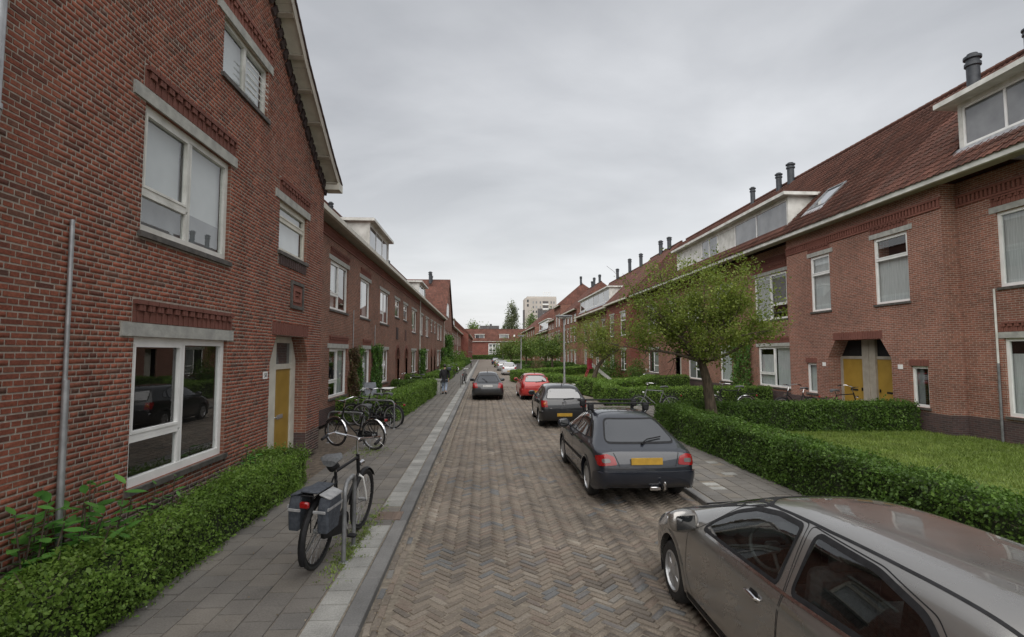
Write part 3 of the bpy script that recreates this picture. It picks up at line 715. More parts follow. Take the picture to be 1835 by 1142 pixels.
    if lintel:
        b = MB(); b.fbox(F, u0-lintel, u1+lintel*.7, -.1, .02, z1+.002, z1+lint_h); b.build('lintel', M['concrete'], w)
    if soldier and near: soldiers(w, F, u0-.05, u1+.1, z1+lint_h+.005)
    if sill:
        b = MB(); b.fbox(F, u0-.05, u1+.05, -.12, .045, z0-.075, z0-.002); b.build('sill', M['sill_dark'], w)
    return w
def soldiers(parent, F, u0, u1, z, name='soldier_course', rows=True, h=.2, mat='brick_red'):
    """upright bricks with a toothed course over them"""
    b = MB(); n = max(2, int((u1-u0)/.062)); p = (u1-u0)/n
    for i in range(n):
        a = u0+i*p
        hh = .021 if i % 2 else .013
        b.fbox(F, a+.004, a+p-.006, -.01, hh, z+.004, z+h*.72)
        if rows: b.fbox(F, a+.004, a+p-.006, -.01, .045 if i % 3 else .012, z+h*.74, z+h*1.12)
    if rows:
        k = u0
        while k < u1-.1:
            b.fbox(F, k+.004, min(k+.21, u1)-.004, -.01, .055, z+h*1.14, z+h*1.42); k += .215
    o = b.build(name, M[mat], parent); o['kind'] = 'stuff'
    return o
def dentils(house, F, u0, u1, z, n_rows=1, pitch=.13):
    b = MB(); u = u0+.03
    while u < u1-.06:
        b.fbox(F, u, u+.065, -.02, .055, z, z+.2); u += pitch
    b.fbox(F, u0, u1, -.02, .07, z+.203, z+.27); b.fbox(F, u0, u1, -.02, .04, z-.07, z-.006)
    o = b.build('dentil_cornice', M['brick_red'], house); o['kind'] = 'stuff'
    return o
def eaves(house, F, u0, u1, z, over=.42, mat='cream'):
    b = MB(); b.fbox(F, u0, u1, -.05, over-.03, z-.13, z-.10); b.build('soffit', M['greybrown'], house)
    b = MB(); b.fbox(F, u0, u1, over-.028, over+.09, z-.15, z-.135); b.fbox(F, u0, u1, over+.06, over+.09, z-.134, z+.02); b.fbox(F, u0, u1, over-.028, over-.005, z-.134, z+.02)
    b.build('gutter', M[mat], house)
def slope_roof(house, F, u0, u1, z, rise=5.27, run=5.45, over=.45, hip0=0, hip1=0, mat='roof_far', z_off=0):
    """front and back slopes, hips optional"""
    b = MB(); r = -(run-over); h = z+rise
    a0, a1 = u0+hip0, u1-hip1
    oq(b, F, [(u0, over, z), (u1, over, z), (a1, r, h), (a0, r, h)])
    oq(b, F, [(u0, 2*r-over, z), (u1, 2*r-over, z), (a1, r, h), (a0, r, h)])
    oq(b, F, [(u0, over, z), (a0, r, h), (u0, 2*r-over, z)]); oq(b, F, [(u1, over, z), (a1, r, h), (u1, 2*r-over, z)])
    ro = b.build('roof', M[mat], house)
    b = MB(); n = int((a1-a0)/.4)
    if n > 0:
        for i in range(n):
            p = (a1-a0)/n; c = a0+i*p
            M_ = [F.pt(c+.0, r, h+.0), F.pt(c+p*1.02, r, h+.012)]
            b.tube(M_, .1, 8)
        o = b.build('ridge_tiles', M['tile'], ro); o['kind'] = 'stuff'
    return ro
def dormer(house, F, u0, u1, z0, z1, dfront, kind='four', depth=2.6, near=False, over=.28, mat='white', blind=None, cheek='dull_white', wl=.12):
    b = MB()
    b.fbox(F, u0, u0+.12, dfront-depth, dfront, z0-.3, z1); b.fbox(F, u1-.12, u1, dfront-depth, dfront, z0-.3, z1)
    b.fbox(F, u0+.12, u1-.12, dfront-.16, dfront-.002, z0-.2, z0); b.fbox(F, u0+.12, u1-.12, dfront-.16, dfront-.002, z1-wl, z1)
    dm = b.build('dormer', M[cheek], house)
    b = MB(); b.fbox(F, u0-over*.8, u1+over*.8, dfront-depth-.5, dfront+over, z1+.001, z1+.15); b.build('flat_roof', M['dull_white'], dm)
    b = MB(); b.fbox(F, u0-over*.6, u1+over*.6, dfront-depth-.4, dfront+over*.8, z1+.151, z1+.175); b.build('roofing_felt', M['lead'], dm)
    b = MB(); oq(b, F, [(u0-.2, dfront+.32, z0-.36), (u1+.2, dfront+.32, z0-.36), (u1+.1, dfront+.015, z0-.02), (u0-.1, dfront+.015, z0-.02)]); b.build('lead_apron', M['lead'], dm)
    w = window(dm, F, u0+.121, u1-.121, z0, z1-wl-.001, kind, False, mat, 0, False, False, dfront-.04, .06)
    if near:
        for k_, p_ in enumerate(sorted(w.children, key=lambda q: q.data.vertices[0].co.y)):
            p_.data.materials.clear(); p_.data.materials.append(M['dull_white'] if kind == 'dorm' and k_ in (2, 5) else M['glass_grey'])
            if kind == 'dorm' and k_ in (2, 5): p_.name = 'panel'
    return dm
M['glass_grey'] = noise_mat('grey_pane', (.10, .105, .11), (.2, .205, .21), 1.2, .05, 0, spec=.8, coat=.5, coords='World')
def flue(parent, x, y, z, h, r=.11, cap=True, mat='pipe_dark'):
    b = MB(); T = Matrix.Translation((x, y, z))
    b.lathe([(0, 0), (r, 0), (r, h*.72), (r*1.25, h*.74), (r*1.25, h*.80), (r, h*.82), (r, h*.87), (r*1.35, h*.89), (r*1.35, h*.94), (r*.8, h*.96), (r*.8, h), (0, h)], 14, T)
    return b.build('flue_pipe', M[mat], parent, smooth=True)
def downpipe(house, F, u, z0, z1, r=.045, mat='dull_white', d=.09):
    b = MB(); b.tube([F.pt(u, d, z0), F.pt(u, d, z1)], r, 10)
    for z in np.arange(z0+.8, z1, 1.8): b.tube([F.pt(u, d, z), F.pt(u, d, z+.05)], r*1.25, 10)
    return b.build('downpipe', M[mat], house, smooth=True)

# ---------------------------------------------------------------- the gable house on the left, brick by brick
FA = left(-4.3)
VG = [(14.25, 7.02), (13.5, 7.45), (12.7, 7.98), (11.4, 8.87), (10.45, 9.70), (5.0, 15.1)]      # verge (y, z)
def vy(z): return float(np.interp(z, [p[1] for p in VG], [p[0] for p in VG]))
gable = empty('gable_house', (-4.3, 4.62, 0)); tag(gable, 'tall red brick gable house with a yellow door behind the near left hedge', 'house')
A_U0, A_U1 = 4.62, 14.0
winA = [(6.63, 8.97, .83, 2.70), (6.65, 8.9, 4.03, 5.70), (8.5, 10.27, 7.12, 8.12), (11.02, 12.72, 4.66, 5.75)]
doorA = (10.74, 13.0, 0, 2.86)
def door_half(z):      # the opening narrows towards its top
    if z < 2.3: return doorA[0], doorA[1]
    t = (z-2.3)/.56; return doorA[0]+.3*t, doorA[1]-.3*t
b = MB(); dm_ = -.0045
for a, c, e, f in cells(winA + [doorA], A_U0, A_U1, 0, 7.1): oq(b, FA, [(a, dm_, e), (c, dm_, e), (c, dm_, f), (a, dm_, f)])
zz = 7.1
while zz < 15:
    z2 = zz+.1; um = min(A_U1, vy(zz+.05)-.12)
    if um > A_U0:
        segs = [(A_U0, um)]
        if zz+.05 > 7.12 and zz+.05 < 8.12: segs = [(A_U0, 8.5), (10.27, um)]
        for a, c in segs: oq(b, FA, [(a, dm_, zz), (c, dm_, zz), (c, dm_, z2), (a, dm_, z2)])
    zz = z2
for (a, c, e, f) in winA + [doorA]:
    r = -.14 if (a, c, e, f) != doorA else -.38
    oq(b, FA, [(a, dm_, e), (a, dm_, f), (a, r, f), (a, r, e)], 1); oq(b, FA, [(c, dm_, e), (c, r, e), (c, r, f), (c, dm_, f)], 1)
    oq(b, FA, [(a, dm_, f), (c, dm_, f), (c, r, f), (a, r, f)], 1); oq(b, FA, [(a, dm_, e), (a, r, e), (c, r, e), (c, dm_, e)], 1)
oq(b, FA, [(A_U1, dm_, 0), (A_U1, -9, 0), (A_U1, -9, 7.3), (A_U1, dm_, 7.3)], 1); oq(b, FA, [(A_U0, -9, 0), (A_U1, -9, 0), (A_U1, -9, 7.3), (A_U0, -9, 7.3)], 1)
for (uu, s) in ((doorA[0], 1), (doorA[1], -1)):      # chamfered top corners of the porch
    oq(b, FA, [(uu, -.002, 2.3), (uu+.3*s, -.002, 2.86), (uu, -.002, 2.86)], 1); oq(b, FA, [(uu, -.002, 2.3), (uu+.3*s, -.002, 2.86), (uu+.3*s, -.38, 2.86), (uu, -.38, 2.3)], 1)
wallA = b.build('wall', [M['mortar'], M['wall_left']], gable)
# bricks
CH = .0625
rows = []; rod = []
rng = random.Random(11)
PANEL = (11.75, 12.55, 3.5, 4.12)
nrow = int(10.2/CH)
for k in range(nrow):
    z = (k+.5)*CH
    segs = [(A_U0+.05, min(A_U1, vy(z)-.16) if z > 7.0 else A_U1)]
    cuts = []
    for (a, c, e, f) in winA:
        if e-.085 < z < f+.0: cuts.append((a, c))
        if f < z < f+.175: cuts.append((a-.25, c+.18))
        if f+.172 < z < f+.17+.30: cuts.append((a-.06, c+.11))
        if e-.08 < z < e: cuts.append((a-.06, c+.06))
    if z < 2.87: cuts.append(door_half(z))
    if 2.86 < z < 3.14: cuts.append((doorA[0]+.05, doorA[1]-.05))
    if PANEL[2] < z < PANEL[3]: cuts.append(PANEL[:2])
    if 4.36 < z < 4.59: cuts.append((11.0, 12.75))
    for c0, c1 in sorted(cuts):
        ns = []
        for a, c in segs:
            if c0 > a and c0 < c: ns.append((a, c0))
            if c1 > a and c1 < c: ns.append((c1, c))
            if c1 <= a or c0 >= c: ns.append((a, c))
        segs = ns
    for a, c in segs:
        hd = k % 2; base = A_U0 - .5 + (.0 if hd else (.0575 if k % 4 == 0 else -.0575)); pitch = .1125 if hd else .225
        u = base + math.floor((a-base)/pitch)*pitch
        while u < c:
            L = pitch
            s0, s1 = max(u, a), min(u+L, c)
            if s1-s0 > .03: rows.append(((s0+s1)/2, z, (s1-s0)/2-.0058+rng.gauss(0, .0012)))
            u += L
RW = np.array(rows)
pj = np.array([proj(FA.pt(u, 0, z)) for u, z, h in rows])
keep = (pj[:, 0] > -60) & (pj[:, 1] > -60) & (pj[:, 1] < 1160)
RW = RW[keep]; pj = pj[keep]
n = len(RW)
topd = np.clip(np.random.normal(.0004, .0013, n), -.0012, .003); rt = np.random.normal(0, .003, n)
hz = CH/2-.0062+np.random.normal(0, .0006, n)
dark = RW[:, 1] < .56
vis = (pj[:, 0] > 2) & (pj[:, 1] > 4) & (RW[:, 1] > 1.25) & (~dark)
order = np.argsort(np.where(vis & (RW[:, 2] > .04), pj[:, 2], 1e9))[:300]
ind = np.zeros(n, bool); ind[order] = True
for sel, mt in (((~ind) & (~dark), 'brick_piece'), ((~ind) & dark, 'brick_dark')):
    V, F = blocks(RW[sel, 0], RW[sel, 1], RW[sel, 2], hz[sel], rt[sel], topd[sel], .012, .0035)
    V = np.stack([-4.3+V[:, 2], V[:, 0], V[:, 1]], 1)
    o = mesh_np('bricks', V, F, M[mt], wallA, attr=np.repeat(np.random.rand(sel.sum()), 5)); o['kind'] = 'stuff'
bms = {}
for i in np.nonzero(ind)[0]:
    key = round(RW[i, 2]*250)
    if key not in bms: bms[key] = block_mesh('wall_brick', key/250, CH/2-.0066, .012, .0035, M['brick_piece'], perm=[2, 0, 1], tilt=.0012)
    o = bpy.data.objects.new('brick', bms[key]); link(o, wallA); o.location = (-4.3+topd[i], RW[i, 0], RW[i, 1]); o.rotation_euler.x = rt[i]
window(gable, FA, *winA[0], 'two', True, blind=None, fw=.095)
M['blind_dark'] = noise_mat('dim_curtain', (.16, .165, .175), (.22, .225, .235), 3, .9, .05, coords='World')
window(gable, FA, *winA[1], 'two', True, frame='dull_white', blind=[(0, .48, .40, 1, 'blind'), (.52, 1, .34, 1, 'blind'), (0, 1, 0, .34, 'blind_dark'), (0, .48, .34, .40, 'blind_dark')], fw=.095)
wt = window(gable, FA, *winA[2], 'pair', True, frame='dull_white', blind=[(0, 1, 0, 1, 'blind')], fw=.07)
b = MB()
for k in range(5): zb = 7.3+k*.12; b.tube([FA.pt(9.3, .02, zb), FA.pt(10.2, .02, zb)], .009, 6)
b.build('window_bars', M['white'], wt)
window(gable, FA, *winA[3], 'T', True, frame='cream', blind=[(0, 1, 0, 1, 'blind')], fw=.08, soldier=True)
o = soldiers(gable, FA, 11.03, 12.72, 4.37, rows=False, h=.27, mat='brick_dark')
soldiers(gable, FA, doorA[0]+.06, doorA[1]-.06, 2.87, rows=False, h=.36)
# stepped relief panel of dark clinkers
pn = MB(); u0, u1, z0, z1 = PANEL
for k, dpt in enumerate((.035, .005, .03, .0, .028)):
    i = k*.075
    if u1-u0-2*i < .08: break
    t = .07
    for q in ((u0+i, u0+i+t, z0+i, z1-i), (u1-i-t, u1-i, z0+i, z1-i), (u0+i+t, u1-i-t, z0+i, min(z0+i+t, z1-i)), (u0+i+t, u1-i-t, max(z1-i-t, z0+i+t), z1-i)):
        if q[3]-q[2] > .005: pn.fbox(FA, q[0], q[1], -.02, dpt, q[2], q[3], 0 if k in (0,) else 1)
pn.build('relief_panel', [M['sill_dark'], M['brick_red']], gable)
# porch and yellow door
b = MB(); D = -.38
b.fbox(FA, 10.74, 10.9, D, D+.08, 0, 2.86); b.fbox(FA, 11.42, 11.78, D, D+.1, 0, 2.86); b.fbox(FA, 12.74, 13.0, D, D+.09, 0, 2.86)
b.fbox(FA, 10.9, 11.42, D, D+.08, 2.12, 2.22); b.fbox(FA, 11.78, 12.74, D, D+.085, 2.12, 2.24); b.fbox(FA, 11.78, 12.74, D, D+.08, 2.72, 2.86); b.fbox(FA, 10.9, 11.42, D, D+.08, 2.76, 2.86)
b.build('door_frame', M['cream'], gable)
b = MB(); b.fbox(FA, 11.785, 12.735, D+.01, D+.055, .05, 2.118); dA = b.build('door', M['yellow'], gable)
b = MB(); b.fbox(FA, 12.0, 12.34, D+.05, D+.068, 1.0, 1.09); b.fbox(FA, 12.02, 12.32, D+.068, D+.074, 1.03, 1.06); b.build('letter_slot', M['alu'], dA)
b = MB(); b.lathe([(0, 0), (.025, 0), (.012, .03), (.03, .05), (.03, .07), (0, .075)], 12, Matrix.Translation(FA.pt(11.87, D+.055, 1.05)) @ Matrix.Rotation(R(90), 4, 'Y')); b.build('door_knob', M['alu'], dA, smooth=True)
b = MB(); b.fbox(FA, 10.9, 11.42, D+.005, D+.045, .05, 2.12); b.build('side_panel', M['cream'], gable)
b = MB(); b.fbox(FA, 11.78, 12.74, D+.01, D+.03, 2.24, 2.72); b.fbox(FA, 10.9, 11.42, D+.01, D+.03, 2.22, 2.76); b.build('transom_pane', M['far_pane'], gable)
b = MB(); b.fbox(FA, 10.4, 13.1, D, 0, -.02, .06); b.build('doorstep', M['concrete'], gable)
# house number 58
hn = MB(); hn.fbox(FA, 10.42, 10.62, .002, .012, 1.98, 2.12); hp = hn.build('house_number', M['white'], gable)
def text_mesh(txt, size, mat, parent, M4, name='number'):
    cu = bpy.data.curves.new(name, 'FONT'); cu.body = txt; cu.size = size; cu.align_x = 'CENTER'; cu.align_y = 'CENTER'; cu.extrude = .001
    t = bpy.data.objects.new(name, cu); col.objects.link(t)
    dg = bpy.context.evaluated_depsgraph_get(); me = bpy.data.meshes.new_from_object(t.evaluated_get(dg)); col.objects.unlink(t); bpy.data.objects.remove(t)
    me.materials.clear(); me.materials.append(mat); me.transform(M4)
    o = bpy.data.objects.new(name, me); return link(o, parent)
text_mesh('58', .12, M['black'], hp, Matrix.Translation(FA.pt(10.52, .014, 2.05)) @ Matrix(((0, 0, 1, 0), (1, 0, 0, 0), (0, 1, 0, 0), (0, 0, 0, 1))))
# roof with boarded verge
xo, xi = -3.93, -4.28
rb = MB(); bb = MB(); sb = MB(); br = MB(); tl = MB(); dk = MB()
for (y0, z0), (y1, z1) in zip(VG, VG[1:]):
    t = Vector((0, y1-y0, z1-z0)); L = t.length; t.normalize(); nrm = Vector((0, -t.z, t.y)); 
    if nrm.z < 0: nrm = -nrm
    def q(x, s, h): p = Vector((0, y0, z0))+t*s+nrm*h; return (x, p.y, p.z)
    rb.add([q(xo, 0, .1), q(xo, L, .1), q(-16, L, .1), q(-16, 0, .1)], [(0, 1, 2, 3)])
    bb.add([q(xo, 0, -.10), q(xo, L, -.10), q(xo, L, .10), q(xo, 0, .10), q(xo-.03, 0, -.10), q(xo-.03, L, -.10)], [(0, 1, 2, 3), (0, 4, 5, 1)])
    sb.add([q(xo-.03, 0, -.045), q(xo-.03, L, -.045), q(xi, L, -.045), q(xi, 0, -.045)], [(0, 1, 2, 3)])
    s = .2
    while s < L:
        P = [q(xo-.02, s, -.13), q(xo-.02, s+.09, -.13), q(xi, s+.09, -.13), q(xi, s, -.13), q(xo-.02, s, -.045), q(xo-.02, s+.09, -.045), q(xi, s+.09, -.045), q(xi, s, -.045)]
        br = MB(); br.add(P, [(0, 3, 2, 1), (0, 1, 5, 4), (1, 2, 6, 5), (2, 3, 7, 6), (3, 0, 4, 7)]); br.build('soffit_bracket', M['greybrown'], gable); s += .82
    s = 0
    while s < L:
        P = [q(xo+.03, s, .10), q(xo+.03, s+.33, .13), q(xo+.03, s+.33, .16), q(xo+.03, s, .145), q(xo-.25, s, .10), q(xo-.25, s+.33, .13), q(xo-.25, s+.33, .16), q(xo-.25, s, .145)]
        tl.add(P, [(0, 1, 2, 3), (3, 2, 6, 7), (0, 3, 7, 4), (1, 5, 6, 2), (0, 4, 5, 1)]); s += .3
    s = .05
    while s < L:
        P = [q(-4.25, s, -.34), q(-4.25, s+.13, -.34), q(-4.25, s+.13, -.05), q(-4.25, s, -.05), q(-4.31, s, -.34), q(-4.31, s+.13, -.34), q(-4.31, s+.13, -.05), q(-4.31, s, -.05)]
        dk.add(P, [(0, 1, 2, 3), (0, 4, 5, 1), (0, 3, 7, 4), (1, 5, 6, 2)]); s += .21
rb.add([(xo, 5.0, 15.2), (xo, -4.5, 7), (-16, -4.5, 7), (-16, 5.0, 15.2)], [(0, 1, 2, 3)])
roofA = rb.build('roof', M['roof_far'], gable)
bb.build('bargeboard', M['greybrown'], gable); sb.build('verge_soffit', M['cream'], gable)
o = tl.build('verge_tiles', M['brick_dark'], roofA); o['kind'] = 'stuff'
o = dk.build('dentil_bricks', M['brick_dark'], gable); o['kind'] = 'stuff'
b = MB(); b.box(-3.9, -4.3, 13.95, 14.32, 6.9, 7.1); b.build('kneeler', M['cream'], gable)
# conduit and downpipe on the gable wall
b = MB(); b.tube([FA.pt(5.56, .035, 2.2), FA.pt(5.54, .035, 3.88)], .022, 10); b.tube([FA.pt(5.575, .045, .3), FA.pt(5.56, .045, 2.22)], .032, 10); b.build('conduit', M['zinc'], gable, smooth=True)
downpipe(gable, FA, 4.55, .2, 14.5, .05, 'zinc')
# its unseen twin towards the camera
tw = empty('gable_house', (-4.3, -4.5, 0)); tag(tw, 'red brick house beyond the pale downpipe at the picture edge', 'house')
b = MB(); wops = [(-1.5, .8, .83, 2.7), (-1.5, .8, 4.03, 5.7)]
wall_mesh(b, FA, -4.4, 4.6, 0, 7.1, wops, d=-.004, side=(1, 0))
oq(b, FA, [(-4.4, -.004, 7.1), (4.6, -.004, 7.1), (4.6, -.004, 14.6)]); b.build('wall', M['wall_left'], tw)
for w_ in wops: window(tw, FA, *w_, 'two', False)

# ---------------------------------------------------------------- left terrace
FB = left(-5.5)
def terrace_house(label, F, u0, u1, eave, wins, arches=(), near=False, wall='wall_left', group=None, roofk={}, dent=True, side=(1, 1), over=.42, name='terrace_house', cat='house', rise=5.27):
    h = empty(name, F.pt(u0, 0, 0)); tag(h, label, cat, group)
    ops = [w[:4] for w in wins]; aops = []
    for (c, r, zs) in arches: aops.append((c-r, c+r, 0, zs+r))
    b = MB(); wall_mesh(b, F, u0, u1, 0, eave, ops+aops, side=side)
    for (c, r, zs) in arches:      # spandrels and arch soffit
        n = 10
        for s in (-1, 1):
            pts = [(c+s*r*math.cos(t), 0, zs+r*math.sin(t)) for t in np.linspace(0, math.pi/2, n)]
            for p, q_ in zip(pts, pts[1:]):
                oq(b, F, [p, q_, (q_[0], 0, zs+r), (p[0], 0, zs+r)]); oq(b, F, [p, q_, (q_[0], -.8, q_[2]), (p[0], -.8, p[2])])
            oq(b, F, [(c+s*r, -.01, 0), (c+s*r, -.8, 0), (c+s*r, -.8, zs), (c+s*r, -.01, zs)])
    wl = b.build('wall', M[wall], h)
    for w in wins: window(h, F, *w[:4], w[4], near or (len(w) > 5 and w[5].get('near', False)), **({k: v for k, v in (w[5] if len(w) > 5 else {}).items() if k != 'near'}))
    for (c, r, zs) in arches:
        b = MB(); n = 16
        for i in range(n):
            t0, t1 = math.pi*i/n+.012, math.pi*(i+1)/n-.012
            P = []
            for rr, dd in ((r+.0, .03), (r+.2, .03)):
                P += [F.pt(c+rr*math.cos(t0), dd, zs+rr*math.sin(t0)), F.pt(c+rr*math.cos(t1), dd, zs+rr*math.sin(t1))]
            Q = [(F.pt(c+rr*math.cos(t), -.02, zs+rr*math.sin(t))) for rr in (r, r+.2) for t in (t0, t1)]
            b.add(P+Q, [(0, 1, 3, 2), (0, 4, 5, 1), (2, 3, 7, 6), (0, 2, 6, 4), (1, 5, 7, 3)])
        o = b.build('arch_ring', M['brick_red'], h); o['kind'] = 'stuff'
        b = MB(); b.fbox(F, c-r, c+r, -.86, -.8, 0, zs+r); dd = b.build('door', M['door_brown'], h)
        b = MB(); b.fbox(F, c-r*.7, c+r*.7, -.8, -.785, 1.5, 2.2); b.build('door_pane', M['far_pane'], dd)
    if dent: dentils(h, F, u0, u1, eave-.52)
    eaves(h, F, u0, u1, eave, over)
    slope_roof(h, F, u0, u1, eave, over=over+.04, rise=rise, **roofk)
    return h
M['door_brown'] = noise_mat('door_brown', (.06, .03, .02), (.1, .045, .03), 4, .5, .05, coords='World')
E1 = 7.2
cur = [(0, .45, 0, 1, 'curtain')]; cur2 = [(.55, 1, 0, 1, 'curtain')]
B0 = terrace_house('red brick terrace house with ivy and glazed garden door beyond the gable house', FB, 12.5, 26.7, E1,
    [(18.9, 21.35, .84, 2.66, 'two', dict(blind=cur2)), (24.1, 25.65, .05, 2.66, 'L', dict(sill=False, blind=[(0, 1, 0, 1, 'curtain')])), (18.85, 21.3, 4.08, 5.88, 'two', dict(blind=cur)), (23.45, 25.45, 4.1, 5.88, 'one', dict(blind=cur2))], near=True, side=(1, 0), roofk={})
B1 = terrace_house('red brick terrace house with twin arched porches and two dormers', FB, 26.7, 45.2, E1,
    [(28.6, 30.5, .84, 2.66, 'pair'), (27.95, 30.45, 4.1, 5.88, 'two'), (32.6, 34.4, 4.75, 5.88, 'T'), (36.1, 38.0, 4.75, 5.88, 'T'), (40.4, 43.1, 4.08, 5.88, 'two'), (40.5, 43.2, .84, 2.66, 'two')],
    [(33.9, .72, 2.1), (37.6, .72, 2.1)], side=(0, 0))
B2 = terrace_house('red brick terrace house past the second downpipe with dark arched porches', FB, 45.2, 72.9, E1,
    [(45.9, 47.9, 4.05, 5.88, 'pair'), (50.1, 52.9, 4.05, 5.88, 'two'), (55.0, 57.0, 4.7, 5.88, 'T'), (58.8, 60.8, 4.7, 5.88, 'T'), (63.0, 65.8, 4.05, 5.88, 'two'), (67.3, 69.8, 4.05, 5.88, 'pair'),
     (45.9, 47.9, .84, 2.66, 'pair'), (50.2, 52.9, .84, 2.66, 'two'), (63, 65.8, .84, 2.66, 'two'), (67.3, 69.8, .84, 2.66, 'pair')],
    [(56, .75, 2.1), (59.8, .75, 2.1)], side=(0, 0))
for h_, (c, z0) in ((B1, (33.5, 3.35)), (B1, (37.1, 3.35))):
    b = MB(); b.fbox(FB, c-.35, c+.35, -.01, .035, z0, z0+.75); b.fbox(FB, c-.2, c+.2, .035, .05, z0+.15, z0+.6); b.build('relief_panel', M['brick_dark'], h_)
downpipe(B1, FB, 45.0, 0, 7.1); downpipe(B2, FB, 72.7, 0, 7.1)
b = MB(); b.tube([FB.pt(22.2, .03, 2.6), FB.pt(22.2, .03, 4.3)], .018, 8); b.build('conduit', M['zinc'], B0); b = MB(); b.tube([FB.pt(26.6, .03, 2.6), FB.pt(26.6, .03, 3.9)], .018, 8); b.build('conduit', M['zinc'], B0)
dormer(B1, FB, 27.6, 33.2, 8.0, 9.5, -.55, 'three'); dormer(B2, FB, 49.8, 55.0, 7.95, 9.25, -.6, 'three')
for (y, x, z, h) in ((23.6, -7.6, 9.0, 1.5), (24.6, -8.2, 9.4, 1.1), (21.6, -7.4, 8.8, 1.1), (26.5, -7.8, 9.2, 1.0)): flue(B0, x, y, z, h)
for (y, x, z, h) in ((38.3, -7.6, 9, 1.4), (40.0, -7.6, 9, 1.3), (41.6, -7.6, 9, .8), (43.8, -8.0, 9.2, 1.1)): flue(B1, x, y, z, h)
# second gable
G2 = empty('gable_house', (-5.5, 72.9, 0)); tag(G2, 'distant gabled brick house rising above the left terrace', 'house')
b = MB(); ops = [(75, 77.5, 4.05, 5.88), (79, 81.2, 4.05, 5.88), (83, 85.2, 4.05, 5.88), (87, 89.5, 4.05, 5.88), (75, 77.5, .84, 2.66), (87, 89.5, .84, 2.66), (77.5, 82.6, 8.0, 10.0)]
wall_mesh(b, FB, 72.9, 92, 0, 7.2, [o_ for o_ in ops if o_[3] < 7], d=.03)
oq(b, FB, [(72.9, .03, 7.2), (92, .03, 7.2), (90.5, .03, 8.6), (82.4, .03, 14.0), (74.4, .03, 8.6)]); b.build('wall', M['wall_far'], G2)
for o_ in ops[:-1]: window(G2, FB, *o_, 'pair', False)
window(G2, FB, 78.0, 82.6, 8.0, 10.0, 'three', False, d=.08)
b = MB()
for y0, z0, y1, z1 in ((72.4, 6.9, 74.4, 8.75), (74.4, 8.75, 82.4, 14.15), (82.4, 14.15, 90.5, 8.75), (90.5, 8.75, 92.5, 6.9)): b.add([(-5.2, y0, z0), (-5.2, y1, z1), (-16, y1, z1), (-16, y0, z0)], [(0, 1, 2, 3)])
b.build('roof', M['roof_far'], G2)
for k, (y, x) in enumerate(((80.5, -8.2), (81.8, -8.2))): flue(G2, x, y, 13.2, 1.9-.4*k, .25)
B4 = terrace_house('far red brick terrace house beyond the second gable', FB, 92, 133, E1, [(u, u+2.2, z, z+1.82, 'pair') for u in (93.5, 98, 103, 107, 112, 117, 121, 126) for z in (4.05, .84)], side=(0, 0), wall='wall_far')
dormer(B4, FB, 95, 100, 8, 9.4, -.6, 'three'); dormer(B4, FB, 106, 112, 8, 9.4, -.6, 'three'); downpipe(B4, FB, 111, 0, 7.1)
FC = left(-3.7)
B5 = terrace_house('far projecting red brick house closing the left terrace', FC, 133, 186, 7.2, [(u, u+2.4, z, z+1.82, 'pair') for u in (136, 143, 150, 158, 165, 172, 179) for z in (4.05, .84)], side=(1, 1), wall='wall_deep', dent=False)
b = MB(); oq(b, FC, [(132.98, 0, 7.2), (132.98, -5, 10.2), (132.98, -10, 7.2)]); b.build('side_gable', M['wall_deep'], B5)

# ---------------------------------------------------------------- right terrace
FR = right(14.5); FY = right(14.0); ER = 7.78
M['curtain_lace'] = noise_mat('lace_curtain', (.42, .43, .44), (.58, .59, .6), 10, .9, .3, coords='World', stretch=(1, 4, .15))
R0 = empty('terrace_house', (14.5, 5, 0)); tag(R0, 'red brick house with a long white dormer behind the near lawn at the picture edge', 'house')
w0 = [(10.65, 13.62, 4.33, 6.45, 'two', [(.12, .3, 0, .95, 'curtain_lace'), (.75, 1, 0, .95, 'curtain_lace')]), (10.65, 13.6, .74, 2.9, 'two', [(.05, .3, 0, .95, 'curtain_lace'), (.62, 1, 0, .8, 'curtain_lace')])]
b = MB(); wall_mesh(b, FR, 4, 14.8, 0, ER-.1, [w[:4] for w in w0], side=(1, 0)); b.build('wall', M['wall_right'], R0)
for w in w0: window(R0, FR, *w[:4], w[4], True, blind=w[5], fw=.09)
dentils(R0, FR, 4, 14.8, 7.0)
b = MB(); b.tube([FR.pt(13.75, .04, 2.2), FR.pt(13.75, .04, 4.3)], .028, 8, 0); b.build('conduit', M['dull_white'], R0); b = MB(); b.tube([FR.pt(13.75, .045, 0), FR.pt(13.75, .045, 2.2)], .032, 8); b.build('conduit', M['steel_dark'], R0)
R1 = empty('terrace_house', (14.0, 14.8, 0)); tag(R1, 'projecting brick bay with twin yellow doors in a dark octagonal porch', 'house')
w1 = [(19.95, 21.2, 4.22, 6.55, 'T', [(0, 1, 0, 1, 'curtain_lace')]), (16.1, 17.6, 4.2, 6.55, 'T', [(0, 1, 0, .66, 'curtain_lace')]), (21.0, 21.65, .8, 2.05, 'one', [(0, 1, 0, 1, 'curtain_lace')]), (15.55, 16.2, .76, 2.06, 'one', [(.55, 1, 0, 1, 'blind_dark')])]
dR = (17.0, 20.25, 0, 2.98)
b = MB(); wall_mesh(b, FY, 14.8, 22.86, 0, ER-.1, [w[:4] for w in w1]+[dR], side=(0, 0), reveal=.6)
oq(b, FY, [(14.8, 0, 0), (14.8, 0, ER-.1), (14.8, -.6, ER-.1), (14.8, -.6, 0)]); oq(b, FY, [(22.86, 0, 0), (22.86, 0, ER-.1), (22.86, -.6, ER-.1), (22.86, -.6, 0)])
